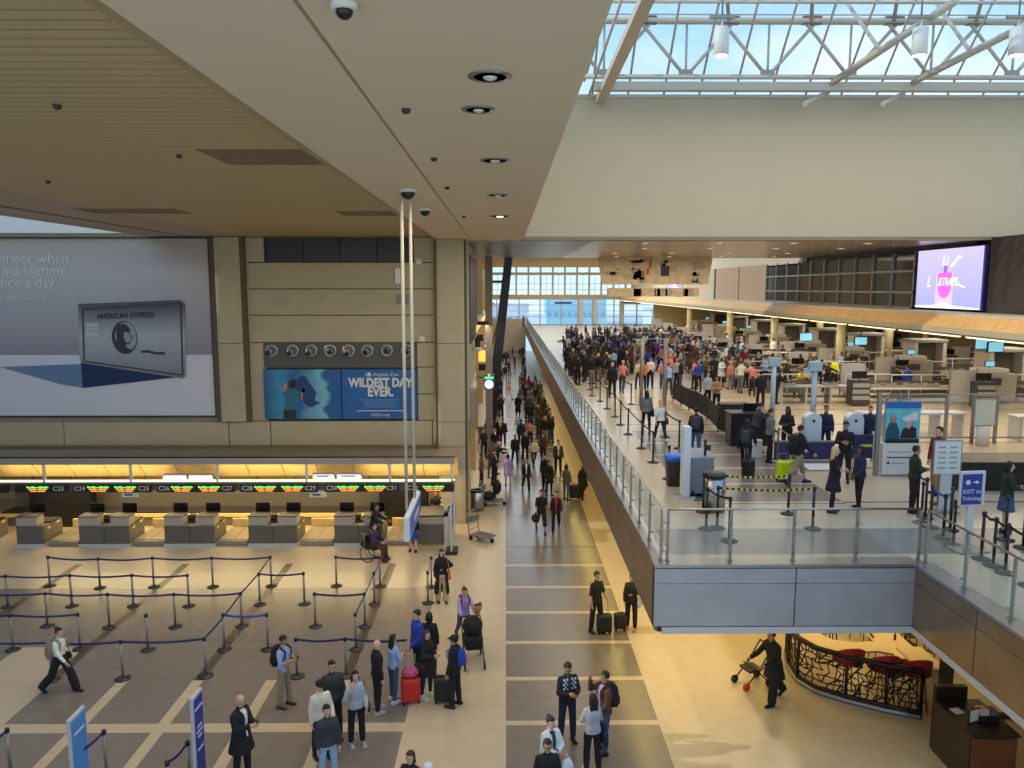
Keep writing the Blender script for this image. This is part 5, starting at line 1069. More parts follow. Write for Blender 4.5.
# wheelchair group at the C31 counter
def wheelchair(p, ang, label, m=None):
    t = empty('wheelchair', p, ang, label, 'wheelchair')
    mb = MB(); mb.box(-.22, .22, -.22, .22, .44, .49, M_black, .02); mb.build('seat', t); mb = MB(); mb.box(-.22, .22, .2, .25, .49, .95, M_black, .02); mb.build('backrest', t)
    mb = MB()
    for sd in (-.25, .25): mb.tube([(sd, -.45, .12), (sd, -.25, .45), (sd, .22, .45), (sd, .24, 1.0), (sd, .36, 1.02)], .014, M_alu); mb.tube([(sd, -.25, .66), (sd, .22, .66)], .018, M_black)
    mb.box(-.2, -.03, -.52, -.36, .1, .12, M_black); mb.box(.03, .2, -.52, -.36, .1, .12, M_black); mb.build('frame', t)
    for sd in (-1, 1):
        mb = MB(); pts = [(sd*.29, .1+.29*math.cos(2*PI*k/24), .30+.29*math.sin(2*PI*k/24)) for k in range(25)]; mb.tube(pts, .016, M_black, 6)
        for k in range(6): mb.tube([(sd*.29, .1, .3), pts[k*4]], .004, M_alu, 4)
        mb.build('wheel', t); mb = MB(); wheel(mb, (sd*.24, -.38, .08), .08, mat('orange_rubber', rgb(220, 80, 40), .5)); mb.build('caster', t)
    return t
pw = on_z(374, 560); w = wheelchair(pw, 1.25, 'black wheelchair with orange casters in front of the C30 counter')
def seated(t_, dz, **k):
    pass
a = person(0, 0, 0, math.degrees(1.25), 'seated person in purple shirt and brown trousers in the wheelchair', 'sit', 'm', 1.72, 'shirt', 'purple', 'trousers', 'brown', 'short', 'black', 'light', 'brown', vox=.018, pos=pw+Vector((0, 0, 0)), lift=.0)
a[0].location.z += .03
person(374, 548, 0, 75, 'attendant in black jacket leaning over behind the wheelchair', 'push', 'm', 1.74, 'jacket', 'black', 'trousers', 'black', 'short', 'black', 'mid', vox=.018)
person(413, 552, 0, 175, 'traveller in black top and blue skirt at the C32 desk', 'stand', 'f', 1.66, 'jacket', 'black', 'skirt', 'blue', 'bob', 'grey', 'light', vox=.018)
person(436, 536, 0, 0, 'agent in dark jacket behind the C32 desk with screens', 'arms_front', 'm', 1.72, 'jacket', 'black', 'trousers', 'black', 'short', 'black', 'mid', vox=.018, pos=Vector((-2.75, 29.6, 0)))
# pushchair loaded with bags
p = on_z(473, 662); t = empty('pushchair', p, .15, 'dark pushchair piled with black bags in front of the lavender jacket', 'pushchair')
mb = MB(); mb.box(-.24, .24, -.3, .3, .42, .8, cloth('black'), .1); mb.build('seat', t); mb = MB(); mb.ell((0, .05, .98), (.27, .34, .24), cloth('black')); mb.build('hood', t)
mb = MB()
for sd in (-.25, .25): mb.tube([(sd, -.42, .12), (sd, .1, .55), (sd, .45, 1.05)], .016, M_black); mb.tube([(sd, .38, .12), (sd, -.05, .5)], .016, M_black)
mb.tube([(-.25, .45, 1.05), (.25, .45, 1.05)], .02, M_black); mb.build('frame', t)
for c in ((-.25, -.42), (.25, -.42), (-.25, .38), (.25, .38)): mb = MB(); wheel(mb, (c[0], c[1], .11), .11); mb.build('wheel', t)
mb = MB(); mb.ell((.05, .42, .5), (.2, .14, .25), cloth('dark grey')); mb.build('hanging_bag', t)
t = empty('bouquet', on_z(473, 662)+Vector((.12, .05, 1.2)), 0, 'tan paper-wrapped bouquet on top of the loaded pushchair', 'flowers'); mb = MB(); mb.lathe([(.03, 0), (.13, .3), (.12, .32)], (0, 0, 0), cloth('tan'), 12); mb.build('wrapper', t); mb = MB()
for k in range(7): mb.ell((random.uniform(-.07, .07), random.uniform(-.07, .07), .33), (.05, .05, .04), cloth('brown'), 8, 5)
mb.build('flowers', t)
# pink bag lying on top of the red suitcase
p = on_z(411, 702); t = empty('pink_bag', p+Vector((0, 0, .62)), .3, 'small pink and black bag resting on the red suitcase', 'bag'); mb = MB(); mb.ell((0, 0, .12), (.22, .13, .13), mat('pink_print', rgb(190, 80, 120), .8, noise=.5, scale=12)); mb.build('bag', t)
# silhouetted man with small pushchair below the mezzanine
person(773, 702, 0, -65, 'person in black coat pushing an empty pushchair by the cafe screen', 'push', 'm', 1.84, 'coat', 'black', 'wide', 'black', 'short', 'black', 'mid', vox=.016)
p = on_z(752, 684); t = empty('pushchair', p, -1.2, 'small empty black pushchair left of the cafe screen', 'pushchair')
mb = MB()
for sd in (-.22, .22): mb.tube([(sd, -.35, .1), (sd, .05, .5), (sd, .38, .98)], .018, M_black); mb.tube([(sd, .32, .1), (sd, -.1, .5)], .018, M_black)
mb.tube([(-.22, .38, .98), (.22, .38, .98)], .022, M_black); mb.tube([(-.22, -.1, .5), (.22, -.1, .5)], .016, M_black); mb.build('frame', t)
mb = MB(); mb.box(-.2, .2, -.25, .15, .4, .46, M_black, .02); mb.build('seat', t)
for i, c in enumerate(((-.22, -.35), (.22, -.35), (-.22, .32), (.22, .32))): mb = MB(); wheel(mb, (c[0], c[1], .1), .1, MATS['orange_rubber'] if i == 1 else M_black); mb.build('wheel', t)
# ================================================================ GLASS RAILING
def railing(name, p0, p1, step, label, end=True, z=ML+.03):
    p0 = Vector(p0); p1 = Vector(p1); d = p1-p0; L = d.length; n = max(1, round(L/step)); t = empty(name, (p0.x, p0.y, z), math.atan2(d.y, d.x), label, 'railing', 'glass railings of the mezzanine')
    k = L/n
    for i in range(n+(1 if end else 0)):
        x = i*k
        if i < 98: mb = MB(); mb.box(x-.028, x+.028, -.02, .02, 0, 1.06, M_alu); mb.box(x-.012, x+.012, -.09, -.02, .16, .2, M_chrome); mb.box(x-.012, x+.012, -.09, -.02, .78, .82, M_chrome); mb.box(x-.05, x+.05, -.05, .05, 0, .015, M_alu); mb.build('post', t)
    for i in range(n):
        if i < 98: mb = MB(); mb.box(i*k+.05, (i+1)*k-.05, -.078, -.066, .08, .93, M_glass); mb.build('glass_panel', t)
    mb = MB(); mb.tube([(0, 0, 1.09), (L, 0, 1.09)], .025, M_chrome, 8); mb.build('handrail', t); return t
railing('glass_railing', (3.2, 15.3, 0), (3.2, 117, 0), 1.28, 'long glass railing with steel posts along the left edge of the mezzanine')
railing('glass_railing', (3.32, 15.24, 0), (8.5, 15.24, 0), 1.29, 'glass railing with steel posts along the front edge of the mezzanine')
railing('glass_railing', (8.58, 15.1, 0), (8.58, 3, 0), 1.3, 'glass railing with steel posts along the right side of the opening')
# ================================================================ HANGING ART, LED SCREENS, DARK COLUMN
M_art = [mat('art_paper', rgb(228, 204, 164), .7, noise=.16, scale=3), mat('art_orange', rgb(190, 112, 54), .7, noise=.2, scale=4), mat('art_ink', rgb(120, 96, 72), .7, noise=.3, scale=5), mat('art_grey', rgb(196, 182, 156), .7, noise=.25, scale=3)]
t = empty('hanging_artwork', (0, 49.0, 0), 0, 'two-tier parchment coloured artwork hanging below the far metal ceiling', 'artwork')
YA = 49.0; rnd = random.Random(5)
def Apt(px, py): p = on_y(px, py, YA); return p.x, p.z
mb = MB(); (xa, za), (xb, zb_), (xc, zc), (xd, zd) = Apt(597, 256), Apt(714, 256), Apt(708, 284.5), Apt(602, 284.5)
mb.poly([(xd, 0, zd), (xc, 0, zc), (xb, 0, zb_+.4), (xa, 0, za+.4)], M_art[0], (0, .25, 0)); ua = mb.build('upper_tier', t)
mb = MB(); (x1_, z1_), (x2_, z2_) = Apt(608, 288), Apt(700, 296.5); mb.box(x1_, x2_, .3, .5, z2_, z1_, M_art[0]); la_ = mb.build('lower_tier', t)
for k in range(34):
    x = rnd.uniform(xd+.1, xc-.7); z = rnd.uniform(zc, zb_-.3); mb = MB(); w = rnd.uniform(.12, .9); mb.box(x, x+w, -.03, -.005, z, z+rnd.uniform(.08, .4), M_art[rnd.choice((1, 3, 3, 3, 0, 0))]); mb.build('painted_patch', ua)
mb = MB(); a_ = Apt(661, 266); b_ = Apt(669, 276); mb.box(a_[0], b_[0], -.04, -.005, b_[1], a_[1], M_black); mb.build('black_window', ua)
for k in range(14): x = rnd.uniform(x1_, x2_-.7); mb = MB(); mb.box(x, x+rnd.uniform(.1, .5), .27, .298, z2_+.02, z1_-.05, M_art[rnd.choice((1, 3, 0, 3))]); mb.build('painted_patch', la_)
for x in (xa+.6, xb-.6, (xa+xb)/2): mb = MB(); mb.tube([(x, .12, zb_), (x, .12, 11.5)], .02, M_black, 6); mb.build('cable', t)
def led_screen(y0, y1, z0, z1, label, X=18.98):
    t = empty('led_screen', (X, (y0+y1)/2, z0), 0, label, 'screen'); w = (y1-y0)/2; h = z1-z0
    mb = MB(); mb.box(-.02, .12, -w-.12, w+.08, -.03, h+.03, mat('screen_frame', rgb(50, 40, 110), .4)); mb.build('frame', t)
    g = bpy.data.materials.get('screen_picture')
    if not g:
        g = bpy.data.materials.new('screen_picture'); g.use_nodes = True; n = g.node_tree; n.nodes.clear(); o = n.nodes.new('ShaderNodeOutputMaterial'); e = n.nodes.new('ShaderNodeEmission'); c = n.nodes.new('ShaderNodeTexCoord'); s = n.nodes.new('ShaderNodeSeparateXYZ'); r = n.nodes.new('ShaderNodeValToRGB'); q = n.nodes.new('ShaderNodeTexNoise'); q.inputs['Scale'].default_value = .5
        a = n.nodes.new('ShaderNodeMath'); a.operation = 'ADD'; n.links.new(c.outputs['Generated'], s.inputs[0]); n.links.new(s.outputs['Z'], a.inputs[0]); n.links.new(q.outputs['Fac'], a.inputs[1]); b = n.nodes.new('ShaderNodeMath'); b.operation = 'MULTIPLY'; b.inputs[1].default_value = .6
        n.links.new(a.outputs[0], b.inputs[0]); n.links.new(b.outputs[0], r.inputs[0]); r.color_ramp.elements[0].color = (*rgb(168, 176, 248), 1); r.color_ramp.elements[1].color = (*rgb(226, 214, 255), 1); n.links.new(r.outputs[0], e.inputs[0]); e.inputs[1].default_value = .95; n.links.new(e.outputs[0], o.inputs[0])
    mb = MB(); mb.box(-.04, -.02, -w, w, 0, h, g); p = mb.build('picture', t)
    def S(u, v, d=-.05): return Vector((d, w-2*w*u, h*v))   # u from the left as seen
    M_pk = mat('pink_glow', rgb(250, 110, 215), emit=.9, emcol=rgb(250, 100, 215)); M_ww = mat('white_glow', (1, 1, 1), emit=1.0, emcol=(1, 1, 1)); M_pp = mat('purple_glow', rgb(150, 100, 210), emit=.9, emcol=rgb(150, 100, 215)); M_lv = mat('lavender_glow', rgb(205, 190, 250), emit=.85, emcol=rgb(205, 190, 250))
    mb = MB(); mb.poly([S(u, v) for u, v in ((.33, .08), (.60, .08), (.60, .62), (.33, .62))][::-1], M_lv, (.005, 0, 0)); mb.poly([S(u, v, -.058) for u, v in ((.36, .60), (.58, .60), (.57, .30), (.53, .20), (.47, .17), (.41, .20), (.37, .30))], M_pk, (.005, 0, 0)); mb.poly([S(u, v, -.062) for u, v in ((.45, .60), (.50, .60), (.50, .72), (.45, .72))], M_pp, (.005, 0, 0)); mb.build('bottle', p)
    mb = MB(); mb.poly([S(u, v, -.056) for u, v in ((.0, .0), (1, .0), (1, .02), (.62, .05), (.52, .09), (.42, .10), (.32, .05), (0, .03))], M_ww, (.005, 0, 0)); mb.build('white_ground', p)
    rt = (PI/2, 0, -PI/2)
    text('Li', .62, M_ww, S(.46, .80, -.06), rt, parent=p, shear=.2); text('L', .66, M_ww, S(.22, .44, -.065), rt, parent=p, shear=.2); text('ISTRAPE', .5, M_ww, S(.52, .44, -.07), rt, parent=p, shear=.25, sx=.8)
    mb = MB(); mb.tube([S(.68, .42, -.07), S(.73, .37, -.07), S(.78, .36, -.07)], .03, M_ww, 5); mb.tube([S(.56, .70, -.07), S(.62, .78, -.07), S(.68, .86, -.07), S(.70, .84, -.07)], .05, M_ww, 5); mb.build('script_flourish', p)
    return t
led_screen(30.75, 35.6, 8.73, 11.27, 'big bright lavender screen with pink bottle on the upper right wall')
led_screen(83, 91, 8.7, 11.2, 'distant pale pink screen beyond the hanging artwork')
t = empty('leaning_column', (0, 0, 0), 0, 'tall black column leaning over the far end of the concourse', 'column')
a = on_y(509, 254, 49.2); b = on_y(499, 345, 49.2); d = (b-a); b2 = a+d*(a.z/(a.z-b.z)) if a.z != b.z else b
mb = MB(); mb.poly([a+Vector((-.25, 0, 0)), a+Vector((.25, 0, 0)), b2+Vector((.35, 0, 0)), b2+Vector((-.35, 0, 0))], mat('column_black', rgb(26, 28, 44), .4), (0, .5, 0)); mb.build('panel', t)
mb = MB(); mb.tube([(-1.1, 49.4, 0), (-1.1, 49.4, 11.4)], .1, M_dark); mb.tube([(-1.1, 49.4, 10), (a.x, 49.4, 10)], .08, M_dark); mb.tube([(-1.1, 49.4, 5), (a.x-.5, 49.4, 5)], .08, M_dark); mb.tube([(-1.1, 49.4, 5), (a.x-.1, 49.4, 10)], .05, M_dark); mb.build('frame', t)
for i, (px, py, y) in enumerate(((489, 382, 41), (488, 344, 56))):
    c = on_y(px, py, y); t = empty('clock_sign', c, 0, ['glowing white round sign under a green band, nearer one on the concourse', 'glowing white round sign under a green band, farther one on the concourse'][i], 'sign'); s = .36
    mb = MB(); mb.box(-s*.8, s*.8, 0, .12, -s*1.1, s*1.2, mat('sign_grey', rgb(120, 128, 132), .5), .02); mb.build('box', t); mb = MB(); mb.lathe([(s*.62, 0), (s*.62, .02)], (0, 0, -s*.35), mat('white_lamp', (1, 1, 1), emit=1.4, emcol=(.95, 1, 1)), 20, 'y'); mb.build('dial', t)
    mb = MB(); mb.box(-s*.66, s*.66, -.02, 0, s*.45, s*.8, mat('green_lamp', (.1, .8, .4), emit=.9, emcol=(.08, .75, .4))); mb.poly([(-s*.2, -.02, s*1.15), (s*.2, -.02, s*1.15), (0, -.02, s*.75)][::-1], mat('yellow_lamp', (.9, .9, .2), emit=.8, emcol=(.8, .8, .1)), (0, .02, 0)); mb.build('green_band', t)
    mb = MB(); mb.box(-.9-s*.5, -s*.7, .03, .09, s*.6, s*.75, M_dark); mb.build('wall_arm', t)
c = on_y(482.5, 357, 48); mb = MB(); mb.box(-.25, .25, 0, .15, -.3, .4, mat('orange_lamp', (1, .6, .1), emit=.8, emcol=(1, .55, .08)), .02); mb.box(-.25, .25, 0, .15, -.85, -.45, M_black); tag(mb.build('wall_light', loc=c), 'small orange lit box on the concourse wall', 'light')
c = Vector((-1.35, 36.2, 0)); t = empty('loudspeaker_bracket', on_y(477, 345, 36), 0, 'dark speakers and pale lamp bracket on the concourse wall corner', 'loudspeaker')
mb = MB(); mb.box(-.1, .15, -.1, .2, -.1, .35, M_black, .03); mb.box(.0, .3, -.25, 0, .2, .5, M_black, .03); mb.build('speakers', t); mb = MB(); mb.lathe([(.12, -.3), (.25, -.2), (.25, -.12), (.1, -.1)], (0, 0, 0), M_wht, 14); mb.build('lamp_dish', t)
# downlights in the far metal ceiling
dl = [(x, y) for y in (33.5, 38, 43, 47.5) for x in (6, 9.2, 12.4, 15.6)]
for i, (x, y) in enumerate(dl):
    t = empty('downlight', (x+(.8 if y in (38, 47.5) else 0), y, 11.49), 0, 'small oval downlight in the metal ceiling over the security queue', 'ceiling light', 'downlights in the metal ceiling')
    mb = MB(); mb.lathe([(.2, -.02), (.2, .0), (.14, .0), (.14, -.02)], (0, 0, 0), M_wht, 14); mb.build('ring', t); mb = MB(); mb.lathe([(.14, -.015), (.14, -.005)], (0, 0, 0), M_lampw, 12); mb.build('lamp', t)
# ================================================================ SECURITY LANES
M_eq = mat('equipment_grey', rgb(160, 158, 156), .5); M_eqd = mat('equipment_dark', rgb(64, 62, 64), .5); M_roll = mat('roller_steel', rgb(150, 140, 130), .4, .6); M_eql = mat('equipment_light', rgb(205, 202, 198), .5)
def box_obj(nm, par, *args, bev=0): mb = MB(); mb.box(*args, bev=bev); return mb.build(nm, par)
def roller_table():
    t = empty('roller_table'); L = 2.4
    box_obj('rail', t, -L, L, -.42, .42, .68, .78, M_eql); box_obj('rollers', t, -L+.05, L-.05, -.36, .36, .78, .81, M_roll)
    for x in (-L+.1, 0, L-.1):
        for y in (-.38, .38): box_obj('leg', t, x-.03, x+.03, y-.03, y+.03, 0, .68, M_eq)
    box_obj('lower_shelf', t, -L+.1, L-.1, -.36, .36, .25, .3, M_eqd); return t
def xray():
    t = empty('xray_machine'); box_obj('cabinet', t, -1.1, 1.1, -.5, .5, .1, 1.45, M_eq, bev=.04); box_obj('hood', t, -.75, .75, -.42, .42, 1.45, 1.7, M_eql, bev=.05)
    for s_ in (-1, 1): box_obj('tunnel_curtain', t, *sorted((s_*1.1, s_*1.13)), -.36, .36, .75, 1.25, M_black); box_obj('tunnel_lip', t, *sorted((s_*1.1, s_*1.5)), -.4, .4, .68, .76, M_eqd)
    mb = MB(); mb.box(-.3, .3, -.56, -.5, .9, 1.25, M_eqd); mb.build('side_panel', t)
    mb = MB(); mb.box(-.25, .25, -.05, 0, 1.75, 2.05, M_scr); mb.box(-.03, .03, -.02, .02, 1.6, 1.8, M_eqd); m = mb.build('operator_monitor', t); box_obj('picture', m, -.22, .22, -.06, -.05, 1.78, 2.02, mat('screen_cyan', rgb(120, 190, 220), emit=.7, emcol=rgb(120, 190, 220))); return t
def portal():
    t = empty('body_scanner'); box_obj('left_wall', t, -1.0, -.75, -.7, .7, 0, 2.3, M_eql, bev=.05); box_obj('right_wall', t, .75, 1.0, -.7, .7, 0, 2.3, M_eql, bev=.05); box_obj('roof', t, -1.05, 1.05, -.75, .75, 2.3, 2.5, M_eq, bev=.05); box_obj('back_glass', t, -.75, .75, .1, .14, .1, 2.25, mat('smoky_glass', rgb(105, 100, 96), .2)); box_obj('base', t, -1.05, 1.05, -.75, .75, 0, .06, M_eqd); return t
def partition():
    t = empty('partition_panel'); box_obj('panel', t, -.6, .6, -.03, .03, .25, 1.75, mat('panel_grey', rgb(176, 174, 176), .4)); box_obj('post', t, -.66, -.6, -.03, .03, 0, 1.85, M_alu); box_obj('post', t, .6, .66, -.03, .03, 0, 1.85, M_alu); return t
def divest():
    t = empty('divest_table'); box_obj('worktop', t, -1.9, 1.9, -.4, .4, .78, .84, M_eq)
    for x in (-1.8, -.6, .6, 1.8): box_obj('frame_leg', t, x-.04, x+.04, -.36, .36, 0, .78, M_eql)
    box_obj('bin_shelf', t, -1.8, 1.8, -.34, .34, .3, .34, M_eqd); return t
P0 = {'r': roller_table(), 'x': xray(), 'p': portal(), 'w': partition(), 'd': divest()}
CATS = {'r': ('roller table for trays', 'table'), 'x': ('grey X-ray machine with monitor', 'X-ray machine'), 'p': ('tall grey body scanner portal', 'scanner'), 'w': ('grey partition panel', 'partition'), 'd': ('long steel divest table', 'table')}
used0 = set(); cnt = {}; OBST = [(21, 48, .3, .3), (21, 60, .3, .3), (21, 72, .3, .3), (27, 42, .3, .3), (27, 54, .3, .3), (27, 66, .3, .3), (21, 88, .3, .3)]
ROWS = ['front', 'second', 'third', 'fourth', 'fifth', 'sixth', 'seventh', 'eighth', 'farthest']
def put(k, x, y, row, rz=0):
    o = P0[k]; base, cat = CATS[k]; key = (k, row); i = cnt.get(key, 0); cnt[key] = i+1
    pl = ['at its left end', 'second from its left end', 'third from its left end', 'fourth from its left end', 'fifth from its left end', 'sixth from its left end', 'seventh from its left end'][i]
    lb = '%s in the %s security lane, %s' % (base, ROWS[row], pl)
    c = o if k not in used0 else copy_tree(o); used0.add(k)
    OBST.append((x, y, *{'r': (2.5, .5), 'x': (1.6, .6), 'p': (1.1, .8), 'w': (.7, .1), 'd': (2, .45)}[k])); c.location = (x, y, ML); c.rotation_euler = (0, 0, rz); tag(c, lb, cat, CATS[k][1]+'s of the security lanes'); return c
for row, (y, x0) in enumerate(((37.5, 13.4), (44.5, 13.2), (51.0, 12.6), (57.5, 12.4), (65, 12.5), (74, 13), (84, 13.5), (95, 14.5))):
    x = x0
    put('d', x+1.9, y, row); put('r', x+6.3, y, row); put('x', x+10.4, y, row); put('r', x+14.4, y, row); put('w', x+8.2, y-1.6, row); put('w', x+17.6, y-.3, row); put('p', x+12.6, y+2.6, row); put('d', x+20.5, y+.4, row)
    if row in (1, 3, 5): put('x', x+24.6, y, row)
    put('w', x+4.5, y+1.8, row)
# back wall of the security area, columns, monitors
mb = MB(); mb.box(40, 40.3, 22, 117, ML, 7.85, mat('olive_wall', rgb(176, 164, 120), .7)); mb.box(19.2, 40, 100, 100.3, ML, 7.85, MATS['olive_wall']); struct(mb, 'wall_security')
for i, (x, y) in enumerate(((21, 48), (21, 60), (21, 72), (27, 42), (27, 54), (27, 66), (21, 88), (33, 48), (33, 60))):
    mb = MB(); mb.lathe([(.28, ML), (.28, 7.85)], (x, y, 0), mat('pale_column', rgb(196, 186, 150), .6), 16); tag(mb.build('column'), kind='structure'); bpy.context.view_layer.objects.active = None
for i, (px, py) in enumerate(((983, 344), (996, 347), (861, 341), (806, 337))):
    c = on_y(px, py, 34 if i < 2 else 44); t = empty('hanging_monitor', c, .2, ['left of two blue monitors hanging at the right edge of the security hall', 'right of two blue monitors hanging at the right edge of the security hall', 'small monitor hanging farther back in the security hall', 'tiny monitor hanging deep in the security hall'][i], 'monitor'); box_obj('case', t, -.42, .42, 0, .08, -.25, .25, M_black); box_obj('picture', t, -.38, .38, -.01, 0, -.21, .21, MATS['screen_cyan']); box_obj('ceiling_rod', t, -.02, .02, .02, .06, .25, 7.85-c.z, M_dark)
# ================================================================ THINGS NEAR THE FRONT OF THE MEZZANINE
M_kiosk = mat('kiosk_white', rgb(212, 220, 222), .35)
def kiosk(px, py, label):
    p = on_z(px, py, ML); t = empty('screening_kiosk', p, 0, label, 'kiosk', 'white rounded screening kiosks'); mb = MB()
    pts = [(-.27, 0, .1), (.27, 0, .1), (.27, 0, 1.28)]+[(.27*math.cos(a*PI/8), 0, 1.28+.22*math.sin(a*PI/8)) for a in range(1, 8)]+[(-.27, 0, 1.28)]; mb.poly(pts[::-1], M_kiosk, (0, .35, 0)); mb.build('shell', t); mb = MB(); mb.lathe([(.05, 0), (.05, .02)], (0, 0, 1.25), M_dark, 12, 'y'); mb.build('emblem', t); box_obj('base', t, -.4, .4, -.05, .4, 0, .1, M_alu)
kiosk(812, 458, 'white rounded screening kiosk, left one'); kiosk(854, 458, 'white rounded screening kiosk, right one')
for i, (px, py, hh) in enumerate(((771, 440, 2.85), (811, 452, 2.9), (664, 415, 3.4), (641, 405, 3.2))):
    p = on_z(px, py, ML); t = empty('pole_sign' if i < 2 else 'steel_pole', p, 0, ['tall pale pole with a square screen box, shorter left one', 'tall pale pole with a square screen box behind the left kiosk', 'tall steel pole rising from the queue right of the pink shirt', 'tall steel pole rising from the middle of the packed queue'][i], 'pole'); mb = MB(); mb.lathe([(.09, 0), (.09, hh)], (0, 0, 0), mat('pole_pale', rgb(170, 185, 190), .35, .2) if i < 2 else M_alu, 12); mb.build('pole', t)
    if i < 2: box_obj('screen_box', t, -.22, .22, -.1, .1, hh-.1, hh+.22, mat('box_pale', rgb(168, 184, 190), .4), bev=.02)
    box_obj('foot', t, -.2, .2, -.2, .2, 0, .03, M_alu)
# navy barrier panel, white side frame
p = on_z(800, 463, ML); t = empty('navy_barrier', p, 0, 'navy blue barrier panel with white letters between the kiosks', 'barrier'); box_obj('panel', t, -.85, 1.1, 0, .05, .12, .68, mat('barrier_navy', rgb(38, 40, 92), .5)); box_obj('frame', t, -.9, 1.15, -.02, .07, .68, .73, M_alu)
box_obj('feet', t, -.9, 1.15, -.1, .15, 0, .06, M_alu)
for k in range(4): box_obj('letter', t, -.1+k*.12, -.03+k*.12, -.015, 0, .36, .44, M_txtw)
p = on_z(858, 462, ML); t = empty('navy_barrier', p, 0, 'navy blue barrier panel with a lime stripe left of the poster stand', 'barrier'); box_obj('panel', t, -.2, .45, 0, .05, .12, .9, MATS['barrier_navy']); box_obj('lime_stripe', t, .05, .44, -.015, 0, .5, .58, mat('lime', rgb(200, 215, 60), .5)); box_obj('end_frame', t, .45, .6, -.03, .12, 0, .98, M_alu2)
# poster stand with travellers picture
p = on_z(900, 476, ML); t = empty('poster_stand', p, 0, 'poster stand with teal picture of people above a white lower board', 'poster'); w = .56
box_obj('lower_board', t, -w, w, 0, .3, .04, .98, M_wht, bev=.01); box_obj('poster', t, -w+.03, w-.05, .02, .06, 1.0, 2.25, mat('poster_teal', rgb(110, 190, 205), .5, noise=.25, scale=3)); box_obj('blue_header', t, -w+.03, w-.05, .0, .02, 2.06, 2.25, mat('poster_header', rgb(24, 104, 176), .5))
mb = MB(); mb.poly([(-.5, 0, 1.0), (-.1, 0, 1.0), (-.1, 0, 1.35), (-.2, 0, 1.62), (-.4, 0, 1.62), (-.5, 0, 1.4)], mat('poster_dark_teal', rgb(28, 84, 92), .5), (0, .015, 0)); mb.ell((-.3, 0, 1.73), (.09, .015, .12), SKIN['mid'], 12, 8); mb.poly([(-.08, 0, 1.15), (.42, 0, 1.15), (.4, 0, 1.45), (.2, 0, 1.55), (0, 0, 1.42)], M_black, (0, .015, 0)); mb.ell((.16, -.005, 1.56), (.09, .015, .12), SKIN['light'], 12, 8); mb.poly([(-.05, .005, 1.75), (.25, .005, 1.9), (.42, .005, 1.95), (.42, .005, 1.7), (.1, .005, 1.65)], M_wht, (0, .012, 0)); mb.box(-.5, .5, -.003, .015, 1.0, 1.13, M_black); mb.build('poster_figures', t)
box_obj('text_line', t, -.42, .3, -.008, 0, .72, .745, MATS['fine_print']); box_obj('text_line', t, -.42, .42, -.008, 0, .55, .585, M_eqd); box_obj('text_line', t, -.28, .1, -.008, 0, .38, .41, MATS['fine_print']); box_obj('emblem', t, -.42, -.34, -.008, 0, .36, .44, M_eqd)
box_obj('side_post', t, -.78, -.66, .0, .12, 0, 2.5, M_alu)
# glass partitions at the right
YG = 27.3
t = empty('glass_partition', (0, YG, ML), 0, 'long glass partition with steel posts behind the poster stand', 'partition')
xs_ = [on_y(px, 420, YG).x for px in (886, 946, 973, 996, 1028, 1060)]; zt_ = on_y(900, 395, YG).z-ML
for a, b in zip(xs_[:-1], xs_[1:]): box_obj('glass_panel', t, a+.04, b-.04, 0, .015, .25, zt_, M_glass)
for x in xs_: box_obj('post', t, x-.05, x+.05, -.04, .05, 0, zt_+.03, M_alu)
box_obj('top_rail', t, xs_[0], xs_[-1], -.01, .03, zt_, zt_+.04, M_alu); box_obj('bottom_rail', t, xs_[0], xs_[-1], -.01, .03, .2, .25, M_alu)
p = on_z(1004, 470, ML); t = empty('white_notice_board', (on_y(984, 430, 26.9).x, 26.9, ML), 0, 'blank pale board on a pale drum in front of the glass partition', 'sign'); box_obj('board', t, -.36, .36, 0, .05, .75, 1.65, mat('board_pale', rgb(200, 205, 198), .5)); box_obj('board_frame', t, -.4, .4, .01, .06, .71, 1.69, M_alu); mb = MB(); mb.lathe([(.22, 0), (.22, .7)], (.0, .05, 0), M_eql, 20); mb.build('drum', t)
for i, (x, y, L, lb) in enumerate(((15.4, 28.9, 4.0, 'long pale violet-lit table behind the glass partition'), (20.5, 28.0, 3.4, 'long pale bench behind the partition at the right edge'))):
    t = empty('long_table', (x, y, ML), 0, lb, 'table'); box_obj('top', t, -L/2, L/2, -.4, .4, .85, .92, mat('violet_white', rgb(205, 195, 215), .4) if i == 0 else M_eql)
    for q in (-L/2+.1, -L/4, 0, L/4, L/2-.1): box_obj('leg', t, q-.03, q+.03, -.36, .36, 0, .85, M_eql)
pa, pb = on_z(958, 491, ML), on_z(1060, 491, ML)
t = empty('black_counter', pa, 0, 'wide low black counter at the right edge behind the woman in denim skirt', 'counter'); box_obj('body', t, 0, pb.x-pa.x, 0, 1.2, 0, .78, mat('black_gloss', rgb(12, 12, 14), .15)); box_obj('top', t, -.04, pb.x-pa.x, -.03, 1.23, .78, .82, M_black)
# schedule board on a stand
p = on_z(944, 512, ML); t = empty('notice_stand', p, .05, 'white notice board with rows of print on a stand near the officer', 'sign'); box_obj('board', t, -.34, .34, 0, .05, .98, 1.8, M_wht, bev=.01); box_obj('frame', t, -.37, .37, .01, .06, .95, 1.83, M_alu); box_obj('stem', t, -.14, .14, .0, .06, 0, .97, M_eql); box_obj('foot', t, -.3, .3, -.2, .25, 0, .03, M_alu)
for k in range(5):
    for q in (-.26, .04): box_obj('print_row', t, q, q+.2, -.008, 0, 1.12+k*.13, 1.16+k*.13, mat('grey_print', rgb(150, 158, 170), .5))
